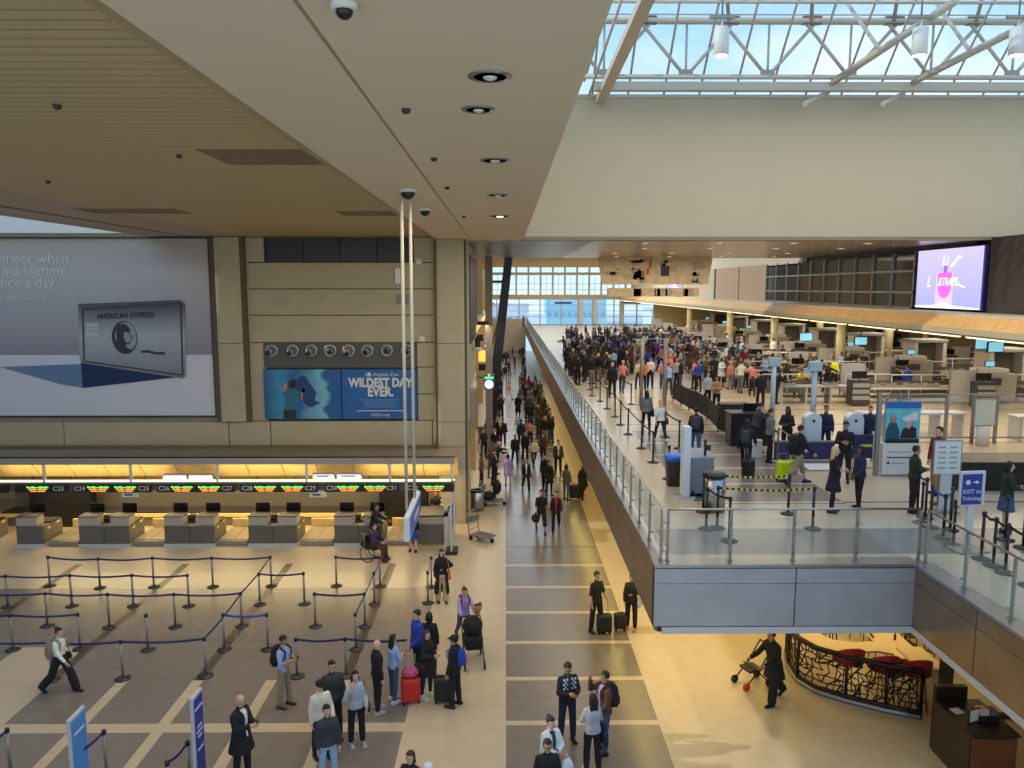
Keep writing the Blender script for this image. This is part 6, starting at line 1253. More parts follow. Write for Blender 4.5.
# EXIT sign
p = on_z(969, 562, ML); t = empty('exit_sign', on_z(967, 550, ML), .12, 'blue sign reading EXIT to Ticketing with arrow on a pale stand', 'sign'); box_obj('board', t, -.29, .29, -.03, .03, .98, 1.74, M_alu2, bev=.01); box_obj('blue_panel', t, -.25, .21, -.04, -.03, 1.02, 1.68, mat('exit_blue', rgb(38, 52, 140), .5)); box_obj('stem', t, -.08, .08, -.03, .03, 0, 1.0, M_eql); box_obj('foot', t, -.35, .35, -.25, .25, 0, .03, M_alu)
text('EXIT to', .13, M_txtw, (-.02, -.045, 1.3), parent=t); text('Ticketing', .115, M_txtw, (-.02, -.045, 1.15), parent=t)
mb = MB(); mb.lathe([(.055, 0), (.055, .008)], (-.12, -.04, 1.5), M_txtw, 16, 'y'); mb.build('round_symbol', t); mb = MB(); mb.poly([(.0, -.045, 1.49), (.07, -.045, 1.49), (.07, -.045, 1.46), (.13, -.045, 1.505), (.07, -.045, 1.55), (.07, -.045, 1.52), (.0, -.045, 1.52)], M_txtw, (0, -.005, 0)); mb.build('arrow', t)
# bins and shredder box near the corner
p = on_z(674, 485, ML); t = empty('waste_bin', p, 0, 'tall black bin with bright blue liner near the mezzanine corner', 'bin'); mb = MB(); loft(mb, [(Vector((0, 0, z)), Vector((w, 0, 0)), Vector((0, w, 0))) for z, w in ((0, .2), (.75, .26), (.78, .27))], 16, M_eqd, 6); mb.build('body', t); mb = MB(); loft(mb, [(Vector((0, 0, z)), Vector((w, 0, 0)), Vector((0, w, 0))) for z, w in ((.74, .275), (.86, .28), (.89, .25))], 16, mat('blue_liner', rgb(40, 120, 225), .5), 6); mb.build('liner', t)
p = on_z(706, 487, ML); t = empty('waste_bin', p+Vector((-.3, .9, 0)), 0, 'second blue-lined bin half hidden behind the grey shredder box', 'bin'); mb = MB(); loft(mb, [(Vector((0, 0, z)), Vector((w, 0, 0)), Vector((0, w, 0))) for z, w in ((0, .2), (.75, .25))], 16, M_eqd, 6); mb.build('body', t); mb = MB(); loft(mb, [(Vector((0, 0, z)), Vector((w, 0, 0)), Vector((0, w, 0))) for z, w in ((.7, .265), (.9, .25))], 16, MATS['blue_liner'], 6); mb.build('liner', t)
p = on_z(700, 497, ML); t = empty('shredder_box', p, .1, 'large grey wheeled collection box next to the tall white stand', 'box'); box_obj('body', t, -.3, .38, 0, .75, .08, 1.05, mat('box_grey', rgb(122, 126, 134), .45), bev=.04); mb = MB(); mb.poly([(-.3, 0, 1.05), (.38, 0, 1.05), (.38, .75, 1.15), (-.3, .75, 1.15)], mat('box_grey_lid', rgb(150, 152, 156), .45), (0, 0, .04)); mb.build('lid', t)
for sd in (-.2, .32): mb = MB(); wheel(mb, (sd, .08, .12), .12); mb.lathe([(.06, -.03), (.06, .03)], (sd, .08, .12), M_wht, 10, 'x'); mb.build('wheel', t)
p = on_z(686, 499, ML); t = empty('tall_white_stand', p, 0, 'tall narrow white stand with flat feet beside the grey box', 'stand'); box_obj('panel', t, -.1, .1, .0, .35, .05, 1.95, M_kiosk, bev=.02); box_obj('foot', t, -.35, .25, -.02, .06, 0, .05, M_alu2); box_obj('foot', t, -.35, .25, .42, .5, 0, .05, M_alu2); box_obj('hinge', t, -.07, -.05, .1, .14, .5, 1.0, M_eqd)
p = on_z(715, 514, ML); t = empty('waste_bin', p+Vector((.05, .3, 0)), 0, 'brushed steel round bin with black lid behind the front stanchion', 'bin'); mb = MB(); mb.lathe([(.27, 0), (.27, .9)], (0, 0, 0), M_steel, 24); mb.build('drum', t); mb = MB(); mb.lathe([(.30, .9), (.30, .95), (.2, 1.0), (.05, 1.0)], (0, 0, 0), M_black, 24); mb.build('lid', t)
p = on_z(708, 500, ML); t = empty('camera_post', p+Vector((0, .45, 0)), 0, 'slim black post with a small device above the steel bin', 'post'); box_obj('post', t, -.03, .03, -.03, .03, 0, 1.55, M_black); box_obj('device', t, .03, .14, -.05, .03, 1.25, 1.4, M_black); box_obj('foot', t, -.15, .15, -.15, .15, 0, .03, M_black)
# floor mat, rail frame next to the neon suitcase
t = empty('entry_frame', on_z(777, 467, ML), 0, 'steel rail frame left of the walking man in shorts', 'frame'); mb = MB(); mb.tube([(0, 0, 0), (0, 0, 1.25), (.35, -.7, .95), (.35, -.7, 0)], .03, M_alu); mb.build('frame', t); box_obj('foot', t, -.08, .08, -.08, .08, 0, .02, M_alu)
# mezzanine stanchions
GB = 'black stanchions on the mezzanine'
def mchain(*a, **k): chain(*a, z=ML, **k)
for pts, belts, lb in (
    ([(668.5, 479)], None, 'black stanchion nearest the tall black bin'), ([(653, 462.5), (628, 434.5), (620.5, 425), (615, 417), (607, 409), (600, 401.5)], None, 'black stanchion in the railing-side row of the queue'),
    ([(641.5, 448.5)], None, 'black stanchion in front of the woman in grey top'), ([(679, 448.5), (665, 437)], None, 'black stanchion behind the white top woman'), ([(631, 404.5), (587.5, 377), (596, 388), (590, 390)], None, 'black stanchion in the second row of the queue'),
    ([(706, 529), (729, 541)], None, 'black stanchion by the steel bin at the mezzanine front'), ([(579, 372), (583.5, 381), (592, 396), (572, 366)], None, 'black stanchion between railing and packed queue')):
    P = [on_z(x, y, ML) for x, y in pts]
    for i, q in enumerate(P): stanchion(q, 'black', lb, GB, P[i+1] if i+1 < len(P) and (i == 0 or len(pts) > 5) else None, mat('black_belt', rgb(30, 30, 36), .6), ML)
q1 = on_z(708, 512, ML); q2 = on_z(784, 495, ML)
stanchion(on_z(703, 512, ML), 'black', 'black stanchion holding the farther yellow and black tape', GB, on_z(788, 514, ML), M_haz1, ML)
stanchion(on_z(717, 528, ML), 'black', 'black stanchion holding the nearer yellow and black tape', GB, on_z(812.5, 529, ML), M_haz1, ML)
stanchion(on_z(788, 514, ML), 'black', 'black stanchion at the end of the farther yellow tape', GB, None, None, ML); stanchion(on_z(812.5, 529, ML), 'black', 'black stanchion at the end of the nearer yellow tape', GB, None, None, ML)
xr = [(917, 513), (925, 518), (921, 523), (930, 527), (943, 538), (950, 530), (953, 545), (938, 505), (951, 506)]
for i, (x, y) in enumerate(xr): stanchion(on_z(x, y, ML), 'black', 'black stanchion in the tight cluster beside the officer', GB, on_z(*xr[i+1], ML) if i in (0, 3, 4) else None, M_beltb, ML)
xr = [(981, 559), (993, 566), (1005, 573), (1029, 586)]
for i, (x, y) in enumerate(xr): stanchion(on_z(x, y, ML), 'black', 'black stanchion in the row right of the exit sign', GB, on_z(*xr[i+1], ML) if i < 3 else None, MATS['black_belt'], ML)
for (x, y) in ((1005, 540), (1023, 548)): stanchion(on_z(x, y, ML), 'black', 'black stanchion at the feet of the woman in denim skirt', GB, None, None, ML)
# black fabric fence panels inside the queue
M_fen = mat('fence_fabric', rgb(36, 34, 34), .8)
fp = [on_z(672, 402, ML), on_z(695, 413, ML), on_z(717, 426, ML), on_z(738, 439, ML)]; fp = [on_z(x, y, ML) for x, y in ((673, 401), (681, 405.5), (689, 410.5), (697, 414), (707, 420), (718, 432), (729, 437), (745, 446))]
for i in range(len(fp)-1):
    a, b = fp[i], fp[i+1]; t = empty('fence_panel', a, 0, 'black fabric fence panel in the row dividing the security queue, %s' % ['farthest', 'second farthest', 'third farthest', 'middle one', 'third nearest', 'second nearest', 'nearest'][i], 'fence', 'black fabric fence panels'); d = b-a; n = Vector((-d.y, d.x, 0)).normalized()*.01
    mb = MB(); mb.poly([(0, 0, .12), d+Vector((0, 0, .12)), d+Vector((0, 0, .98)), (0, 0, .98)], M_fen, n); mb.build('fabric', t); mb = MB(); mb.tube([(0, 0, 0), (0, 0, 1.02)], .03, M_black); mb.build('post', t)
# ================================================================ CAFE under the mezzanine
M_red = mat('red_fabric', rgb(150, 28, 22), .8); M_tblw = mat('pale_wood_top', rgb(225, 200, 160), .5); M_lat = mat('lattice_black', rgb(34, 26, 22), .4, .4)
def scr_pt(px, py): return on_z(px, py, 0)
path = [scr_pt(*q) for q in ((786, 655), (788, 668), (797, 682), (815, 693), (845, 702), (885, 712), (920, 719))]
t = empty('lattice_screen', (0, 0, 0), 0, 'curved black metal lattice screen around the cafe seating', 'screen'); hh = 1.12
pts = []
for a, b in zip(path[:-1], path[1:]):
    n = max(1, int((b-a).length/.35)); pts += [a.lerp(b, k/n) for k in range(n)]
pts.append(path[-1])
mb = MB(); mb.tube([p+Vector((0, 0, hh)) for p in pts], .07, M_lat, 8); mb.build('top_rail', t); mb = MB(); mb.tube([p+Vector((0, 0, .16)) for p in pts], .05, M_lat, 8); mb.tube([p+Vector((0, 0, .05)) for p in pts], .07, M_alu, 8); mb.build('bottom_rail', t)
for i in list(range(0, len(pts), max(1, len(pts)//5)))+[len(pts)-1]: mb = MB(); mb.tube([pts[i], pts[i]+Vector((0, 0, hh))], .04, M_lat); mb.build('post', t)
r5 = random.Random(3); mb = MB(); cells = {}
NX, NZ = int(len(pts)*2.8), 6
def cp(i, j):
    if (i, j) not in cells:
        u = (i+(.5 if j % 2 else 0)+r5.uniform(-.3, .3))/NX*(len(pts)-1); u = max(0, min(len(pts)-1.001, u)); k = int(u); q = pts[k].lerp(pts[k+1], u-k); cells[(i, j)] = q+Vector((0, 0, .18+(hh-.22)*(j+r5.uniform(-.25, .25)*(0 < j < NZ))/NZ))
    return cells[(i, j)]
for i in range(NX):
    for j in range(NZ+1):
        if i+1 < NX and r5.random() < .72: mb.tube([cp(i, j), cp(i+1, j)], .017, M_lat, 4, False)
        if j < NZ and r5.random() < .8: mb.tube([cp(i, j), cp(i, j+1)], .017, M_lat, 4, False)
        if j < NZ and r5.random() < .35: mb.tube([cp(i, j), cp(min(i+1, NX-1), j+1)], .017, M_lat, 4, False)
mb.build('lattice', t)
# counter top just inside the screen
t = empty('bar_counter', (0, 0, 0), 0, 'pale bar counter running just inside the lattice screen', 'counter'); mb = MB()
NP_ = len(pts); sh_ = [Vector((.12, .06, 0)) if i < 5 else Vector((.15, .06+.75*min(1, (i-5)/3), 0)) for i in range(NP_)]; inn = [p+s0+Vector((.45 if i < 7 else .1, .5, 0)) for i, (p, s0) in enumerate(zip(pts, sh_))]; ptz = [p+s0 for p, s0 in zip(pts, sh_)]
for i in range(min(9, len(pts)-1)): mb.poly([ptz[i]+Vector((0, 0, 1.02)), ptz[i+1]+Vector((0, 0, 1.02)), inn[i+1]+Vector((0, 0, 1.02)), inn[i]+Vector((0, 0, 1.02))], M_tblw, (0, 0, .05))
e_ = ptz[-1]; mb.box(e_.x-.1, e_.x+.5, e_.y-.6, e_.y+.5, 1.021, 1.071, M_tblw); mb.build('top', t); box_obj('end_panel', t, e_.x+.4, e_.x+.48, e_.y-.55, e_.y+.45, 0, 1.02, M_under)
def red_chair(px, py, label, ang=0, pos=None):
    z = .84; p = pos or scr_pt(px, py); t = empty('red_bar_chair', p, ang, label, 'chair', 'red upholstered bar chairs'); mb = MB(); mb.lathe([(.18, z), (.26, z+.04), (.25, z+.12), (.1, z+.14)], (0, 0, 0), M_red, 18); mb.build('seat', t)
    mb = MB(); vs = []; N = 14
    for k in range(N+1):
        a = math.radians(-10+200*k/N); r = .34; hgt = z+.22+.26*math.sin(math.radians(180*k/N))
        for rr, zz in ((r, z+.05), (r+.02, hgt), (r-.04, hgt+.01), (r-.05, z+.08)): vs.append((rr*math.cos(a), -rr*math.sin(a), zz))
    fs = [(k*4+q, k*4+(q+1) % 4, (k+1)*4+(q+1) % 4, (k+1)*4+q) for k in range(N) for q in range(4)]+[(3, 2, 1, 0), (N*4, N*4+1, N*4+2, N*4+3)]; mb.add(vs, fs, M_red, True); mb.build('backrest', t)
    for sx_ in (-1, 1):
        for sy_ in (-1, 1): mb = MB(); mb.tube([(sx_*.22, sy_*.22, 0), (sx_*.15, sy_*.15, z+.02)], .016, M_black, 6); mb.build('leg', t)
    mb = MB(); mb.tube([(.2, .2, .25), (-.2, .2, .25), (-.2, -.2, .25), (.2, -.2, .25), (.2, .2, .25)], .012, M_black, 6); mb.build('footrest', t)
for (px, py, lb, dx, dy) in ((806, 688, 'red bar chair at the left end, partly under the mezzanine edge', 1.1, 1.9), (813, 692, 'red bar chair with low round back, second from the left', .95, 1.5), (853, 704, 'red bar chair behind the lattice, middle one', 0, .36), (888, 712, 'red bar chair behind the lattice, right of the middle', 0, .36), (917, 718, 'red bar chair at the right end of the lattice', .1, .4)):
    p_ = scr_pt(px, py); red_chair(px, py, lb, 0 if px > 830 else PI+.9, pos=p_+Vector((dx, dy, 0)))
def grey_chair(px, py, label, ang=0):
    t = empty('cafe_chair', scr_pt(px, py), ang, label, 'chair', 'dark cafe chairs'); m = mat('chair_grey', rgb(84, 74, 60), .7); box_obj('seat', t, -.23, .23, -.22, .22, .42, .47, m, bev=.015); mb = MB(); mb.poly([(-.25, .2, .47), (.25, .2, .47), (.28, .28, .82), (-.28, .28, .82)], m, (0, .04, 0)); mb.build('backrest', t)
    for sx_ in (-1, 1):
        for sy_ in (-1, 1): mb = MB(); mb.tube([(sx_*.24, sy_*.22, 0), (sx_*.19, sy_*.17, .43)], .014, M_black, 6); mb.build('leg', t)
def cafe_table(px, py, label, w=.4, l=.75, ang=0):
    t = empty('cafe_table', scr_pt(px, py), ang, label, 'table', 'pale cafe tables'); box_obj('top', t, -w, w, -l, l, .72, .76, M_tblw, bev=.01); mb = MB(); mb.tube([(0, 0, .03), (0, 0, .72)], .04, M_black); mb.build('pedestal', t); box_obj('foot', t, -.25, .25, -.25, .25, 0, .03, M_black)
cafe_table(891, 672, 'pale wooden cafe table between the two dark chairs', .42, .8); grey_chair(899, 686, 'dark chair in front of the pale cafe table', PI); grey_chair(880, 662, 'dark chair at the left side of the pale cafe table', 1.4)
cafe_table(905, 645, 'pale cafe table farther back under the mezzanine', .4, .4); grey_chair(862, 640, 'dark chair far back left under the mezzanine', .5); grey_chair(912, 650, 'dark chair behind the pale cafe table', 0); grey_chair(938, 668, 'dark chair near the glass wall of the cafe', -1)
t = empty('centrepiece', scr_pt(893, 668)+Vector((0, 0, .76)), 0, 'small dark bottle on the pale cafe table', 'bottle'); mb = MB(); mb.lathe([(.03, 0), (.03, .12), (.012, .16), (.012, .2)], (0, 0, 0), M_black, 10); mb.build('bottle', t)
# cafe glass wall + dark post + host stand
t = empty('cafe_glass_wall', (0, 0, 0), 0, 'glass wall with dark brown post right of the cafe screen', 'partition'); a = scr_pt(945, 720); box_obj('post', t, a.x-.1, a.x+.12, a.y, a.y+.2, 0, 2.6, mat('dark_bronze', rgb(60, 48, 38), .4)); box_obj('glass', t, a.x+.14, a.x+3, a.y+.08, a.y+.1, .1, 2.6, M_glass); box_obj('base', t, a.x+.1, a.x+3, a.y+.04, a.y+.14, 0, .1, MATS['dark_bronze']); box_obj('far_post', t, a.x+2, a.x+2.12, a.y+.02, a.y+.16, 0, 2.6, MATS['dark_bronze'])
M_hw = mat('host_wood', rgb(116, 62, 34), .4, noise=.2, scale=3, aniso=(1, 6, 1)); M_hd = mat('host_dark', rgb(46, 30, 24), .35)
p = scr_pt(985, 790); t = empty('host_stand', p, 0, 'dark brown host stand with reddish wood front at the bottom right', 'desk'); box_obj('front', t, -.3, .55, 0, .06, 0, 1.05, M_hw); box_obj('body', t, -.32, .57, .06, 1.3, 0, 1.08, M_hd); box_obj('back_panel', t, -.3, .35, 1.3, 1.42, 0, 1.4, M_hd); box_obj('top', t, -.34, .6, -.02, 1.32, 1.08, 1.12, M_hd)
t = empty('sign_holder', p+Vector((-.12, .42, 1.12)), .35, 'small white card in a black holder on the host stand', 'card holder'); box_obj('frame', t, -.03, .24, 0, .02, 0, .28, M_black); box_obj('card', t, -.01, .22, -.006, 0, .02, .26, M_wht)
t = empty('menu_box', p+Vector((.2, .55, 1.12)), 0, 'black tray of pale menus on the host stand', 'box'); box_obj('tray', t, -.12, .28, -.1, .14, 0, .12, M_black); box_obj('menus', t, -.09, .08, -.07, .11, .05, .24, mat('menu_pink', rgb(220, 190, 175), .6)); box_obj('purple_menus', t, .1, .25, -.07, .11, .05, .22, mat('menu_purple', rgb(120, 84, 140), .6))
t = empty('paper_note', p+Vector((-.12, .85, 1.12)), .2, 'small pale paper lying on the host stand', 'paper'); box_obj('sheet', t, -.1, .1, -.1, .1, 0, .015, M_wht)
# ================================================================ PEOPLE ON THE MEZZANINE, near ones
MZ = [ # px, py, face, pose, sex, h, top, tc, bottom, bc, hair, hc, skin, label
 (646, 434, 182, 'stand2', 'f', 1.72, 'sweater', 'grey', 'leggings', 'black', 'verylong', 'black', 'mid', 'woman with very long dark hair and grey top walking away in the near queue lane'),
 (660, 442, 185, 'walk', 'f', 1.66, 'tee', 'white', 'leggings', 'black', 'long', 'blonde', 'light', 'long-haired blonde woman in white top walking away in the near queue lane'),
 (695, 458, 160, 'stand2', 'm', 1.72, 'jacket', 'black', 'jeans', 'jeans blue', 'short', 'black', 'mid', 'person with black backpack and jeans standing behind the tall white stand'),
 (745, 474, 150, 'walk', 'm', 1.76, 'jacket', 'black', 'trousers', 'black', 'short', 'black', 'dark', 'person all in black pulling the black roller bag to the podium'),
 (754, 452, 100, 'reach', 'm', 1.76, 'jacket', 'dark grey', 'trousers', 'black', 'short', 'black', 'light', 'man in dark grey jacket reaching forward at the dark podium'),
 (769, 462, 85, 'stand2', 'm', 1.78, 'jacket', 'grey', 'trousers', 'black', 'short', 'brown', 'light', 'man in grey suit jacket seen from the side near the steel rail frame'),
 (786, 456, -35, 'arms_front', 'f', 1.70, 'jacket', 'black', 'trousers', 'black', 'long', 'black', 'dark', 'woman in black facing the man in grey suit jacket'),
 (797, 484, 100, 'walk', 'm', 1.80, 'jacket', 'black', 'shorts', 'khaki', 'short', 'black', 'light', 'man in black jacket and khaki shorts striding right past the yellow tape'),
 (824, 456, -10, 'stand', 'm', 1.74, 'jacket', 'navy', 'trousers', 'navy', 'short', 'black', 'mid', 'officer in navy uniform between the two white kiosks'),
 (868, 456, -20, 'stand', 'm', 1.72, 'jacket', 'navy', 'trousers', 'navy', 'short', 'brown', 'light', 'officer in navy uniform right of the right white kiosk'),
 (843, 482, -25, 'phone', 'm', 1.82, 'sweater', 'black', 'trousers', 'black', 'short', 'black', 'mid', 'tall man in black hooded top with red badge between the two women'),
 (832, 512, 75, 'arms_front', 'f', 1.70, 'dress', 'black', 'leggings', 'black', 'verylong', 'blonde', 'light', 'woman with very long blonde hair in short black dress and tights'),
 (858, 508, -80, 'stand2', 'f', 1.64, 'jacket', 'navy', 'leggings', 'black', 'bob', 'black', 'dark', 'woman in navy vest turned left towards the blonde woman'),
 (912, 512, 80, 'arms_front', 'm', 1.72, 'jacket', 'dark green', 'trousers', 'black', 'short', 'black', 'mid', 'uniformed officer in dark jacket with yellow badge beside the stanchion cluster'),
 (935, 494, -70, 'stand2', 'm', 1.9, 'shirt', 'maroon', 'trousers', 'khaki', 'short', 'black', 'light', 'man in maroon shirt leaning to the officer behind the notice board'),
 (1004, 532, 72, 'arms_front', 'f', 1.68, 'sweater', 'dark green', 'skirt', 'denim', 'bob', 'black', 'light', 'woman in dark green top and denim skirt at the right edge of the mezzanine'),
 (612, 398, 178, 'stand', 'm', 1.84, 'jacket', 'black', 'trousers', 'black', 'short', 'blonde', 'light', 'big man in black jacket with yellow hair seen from behind in the queue'),
 (622, 393, 160, 'push', 'm', 1.80, 'tee', 'pink', 'trousers', 'dark grey', 'short', 'blonde', 'light', 'person in salmon pink shirt and fair hair leaning on luggage in the queue'),
 (638, 389, 10, 'stand', 'f', 1.66, 'tee', 'cream', 'trousers', 'dark grey', 'bob', 'brown', 'light', 'woman in cream top left of the brown jacket in the queue'),
 (643, 390, -15, 'stand2', 'f', 1.70, 'jacket', 'orange', 'trousers', 'black', 'long', 'brown', 'light', 'woman in orange-brown jacket in the middle of the queue'),
 (650, 388, -5, 'stand', 'm', 1.78, 'tee', 'white', 'trousers', 'black', 'short', 'black', 'mid', 'man in white T-shirt right of the orange-brown jacket'),
 (612, 363, 180, 'stand', 'm', 1.76, 'tee', 'blue', 'trousers', 'black', 'short', 'black', 'light', 'man in bright blue T-shirt at the right side of the dark crowd'),
 (641, 359, 170, 'stand2', 'm', 1.80, 'jacket', 'yellow', 'trousers', 'grey', 'short', 'black', 'light', 'person in bright yellow jacket in the packed queue'),
 (655, 360, 150, 'stand', 'f', 1.66, 'jacket', 'hot pink', 'trousers', 'black', 'bob', 'black', 'light', 'person in hot pink jacket in the packed queue'),
 (679, 366, 60, 'bent', 'm', 1.76, 'jacket', 'red', 'trousers', 'black', 'short', 'red', 'light', 'person in red jacket and red hood bending in the queue'),
 (690, 364, 20, 'stand', 'f', 1.70, 'jacket', 'purple', 'trousers', 'black', 'bob', 'black', 'light', 'woman in purple jacket right of the red jacket'),
 (725, 359, 180, 'stand', 'm', 1.78, 'tee', 'blue', 'trousers', 'black', 'short', 'black', 'mid', 'person in royal blue shirt with back turned at the far lanes'),
 (740, 393, 140, 'reach', 'm', 1.80, 'shirt', 'cream', 'trousers', 'grey', 'short', 'brown', 'light', 'man in cream shirt reaching to the tray tables'),
 (752, 396, 160, 'reach', 'm', 1.74, 'tee', 'pink', 'trousers', 'dark grey', 'short', 'brown', 'light', 'person in pale pink T-shirt loading trays'),
 (760, 408, 175, 'stand2', 'm', 1.78, 'jacket', 'black', 'trousers', 'black', 'short', 'black', 'light', 'tall person in black jacket standing before the left screen pole'),
 (716, 412, -30, 'arms_front', 'f', 1.68, 'vest', 'tan', 'trousers', 'black', 'bob', 'black', 'mid', 'person in tan vest with arms folded behind the fence panels'),
 (707, 408, 20, 'stand', 'm', 1.72, 'jacket', 'light grey', 'trousers', 'black', 'short', 'black', 'light', 'person in light grey jacket left of the tan vest'),
 (776, 404, 95, 'reach', 'm', 1.72, 'jacket', 'black', 'trousers', 'black', 'short', 'black', 'mid', 'person in black with both arms stretched forward beside the left screen pole'),
 (797, 398, 10, 'bent', 'm', 1.70, 'tee', 'yellow', 'trousers', 'black', 'short', 'black', 'mid', 'person in yellow shirt bending over the trays'),
 (791, 377, -10, 'stand', 'm', 1.76, 'tee', 'blue', 'trousers', 'black', 'short', 'black', 'dark', 'officer in blue shirt behind the yellow shirt'),
 (833, 388, 0, 'stand', 'm', 1.74, 'vest', 'neon yellow', 'trousers', 'black', 'short', 'black', 'mid', 'worker in neon yellow vest behind the tray tables'),
 (853, 393, 0, 'reach', 'm', 1.76, 'shirt', 'light blue', 'trousers', 'navy', 'short', 'black', 'light', 'man in light blue shirt with dark tie at the tray table'),
 (826, 392, 30, 'reach', 'f', 1.66, 'jacket', 'black', 'trousers', 'black', 'bob', 'black', 'light', 'woman in black jacket left of the neon vest'),
 (842, 394, -20, 'bent', 'f', 1.64, 'jacket', 'brown', 'trousers', 'black', 'bob', 'brown', 'light', 'person in brown jacket bending right of the neon vest'),
 (895, 399, 170, 'stand2', 'm', 1.74, 'jacket', 'black', 'trousers', 'black', 'short', 'black', 'light', 'person in black jacket left of the blue jacket at the lane ends'),
 (906, 399, 190, 'stand', 'm', 1.76, 'jacket', 'blue', 'trousers', 'black', 'short', 'black', 'mid', 'person in blue jacket with back turned behind the poster stand'),
]
for (px, py, fc_, ps, sx_, h, tp_, tc_, bt, bc_, hr, hc_, sk, lb) in MZ:
    big = py > 430
    if hc_ == 'red': hc_ = 'ginger'
    a = person(px, py, ML, fc_, lb, ps, sx_, h, tp_, tc_, bt, bc_, hr, hc_, sk, 'white' if 'blonde woman in white' in lb else 'black', vox=.017 if big else .024)
    if 'black backpack' in lb: backpack(a, 'dark grey', 'black backpack on the person behind the tall white stand')
    if 'striding' in lb: backpack(a, 'black', 'black backpack on the man in khaki shorts', sz=1.1)
    if 'all in black pulling' in lb: backpack(a, 'dark grey', 'dark backpack on the person pulling the black roller bag', sz=.9)
    if 'blonde woman in white' in lb: handbag(a, 'brown', 'brown shoulder bag of the blonde woman in white top', 'r')
    if 'grey top walking' in lb: handbag(a, 'navy', 'dark navy bag of the woman with very long dark hair', 'r', w=.34, h=.3)
    if 'navy vest' in lb: handbag(a, 'tan', 'tan bag hanging beside the woman in navy vest', 'r')
    if 'red badge' in lb:
        g = MB(); c = a[1]['chest']+Vector((.05, -.155, -.1)); g.ell(c, (.05, .02, .06), cloth('red'), 10, 6); g.build('red_badge', a[0])
    if 'yellow badge' in lb: g = MB(); c = a[1]['lsh']+Vector((.05, -.03, -.06)); g.ell(c, (.02, .05, .05), cloth('yellow'), 10, 6); g.build('shoulder_badge', a[0])
    if 'dark tie' in lb: g = MB(); c = a[1]['chest']; g.box(-.025, .025, c.y-.2, c.y-.13, c.z-.18, c.z+.1, cloth('navy')); g.build('tie', a[0])
# dark podium where travellers show papers
t = empty('podium', on_z(760, 449, ML)+Vector((0, .5, 0)), 0, 'large black document check podium in front of the fence panels', 'desk'); box_obj('body', t, -.9, .5, 0, .7, 0, 1.15, M_black); box_obj('top', t, -.95, .55, -.05, .75, 1.15, 1.2, M_eqd); box_obj('monitor', t, -.4, .1, .3, .36, 1.2, 1.5, M_scr)
t = empty('podium', on_z(735, 424, ML), 0, 'low black bench with bags behind the fence panels', 'desk'); box_obj('body', t, -.6, .6, 0, .6, 0, .8, M_black); box_obj('top', t, -.62, .62, -.02, .62, .8, .84, M_eqd)
t = empty('floor_mat', on_z(826, 468, ML), 0, 'white square scale plate on the floor behind the blonde woman', 'mat'); box_obj('plate', t, -.7, .5, -.4, .4, 0, .06, M_wht, bev=.02); box_obj('rim', t, -.74, .54, -.44, .44, 0, .03, M_alu)
t = empty('white_box', on_z(756, 457, ML), 0, 'small white box on the floor at the foot of the black podium', 'box'); box_obj('body', t, -.16, .16, -.12, .12, 0, .55, M_wht, bev=.02); box_obj('lid', t, -.17, .17, -.13, .13, .55, .58, M_eql)
# ================================================================ CROWD copied from prototypes
PR = []
specs = [('stand', 'm', 'jacket', 'trousers', 'short'), ('stand2', 'f', 'jacket', 'jeans', 'long'), ('phone', 'm', 'sweater', 'jeans', 'short'), ('arms_front', 'f', 'coat', 'leggings', 'bob'), ('stand2', 'm', 'tee', 'trousers', 'short'), ('walk', 'm', 'jacket', 'trousers', 'short'),
         ('stand', 'f', 'sweater', 'leggings', 'ponytail'), ('phone', 'f', 'jacket', 'trousers', 'bob'), ('stand', 'm', 'tee', 'jeans', 'short'), ('backhand', 'f', 'tee', 'jeans', 'long'), ('reach', 'm', 'jacket', 'trousers', 'short'), ('sit', 'f', 'jacket', 'jeans', 'bob')]
GW = {'jacket': 'jacket', 'sweater': 'sweater', 'coat': 'coat', 'tee': 'T-shirt'}; HW = {'short': 'short', 'long': 'long', 'bob': 'bobbed', 'ponytail': 'tied-back'}; PWD = {'stand': 'standing', 'stand2': 'standing with one arm bent', 'phone': 'looking at a phone', 'arms_front': 'with hands together', 'walk': 'walking', 'backhand': 'with hands behind the back', 'reach': 'reaching forward', 'sit': 'sitting'}
for (ps, sx_, tp_, bt, hr) in specs:
    m_, J = person_meshes(1.72, ps, sx_, tp_, bt, hr, .026); d = {}
    for k, g in m_.items():
        resolve(g, {'SKIN': SKIN['mid'], 'TOP': M_black, 'BOTTOM': M_black, 'SHOE': M_black, 'SOLE': M_black, 'HAIR': hairm('black')}); o = g.build(k); d[k] = o.data; bpy.data.objects.remove(o)
    PR.append((d, (ps, sx_, tp_, bt, hr)))
NM = {'top': TOPN, 'bottom': BOTN}; LBL = {t['label'] for t, _ in PEOPLE}; POS = [Vector((t.location.x, t.location.y, t.location.z)) for t, _ in PEOPLE]
RC = random.Random(42)
STUFF = []; PLAN = []
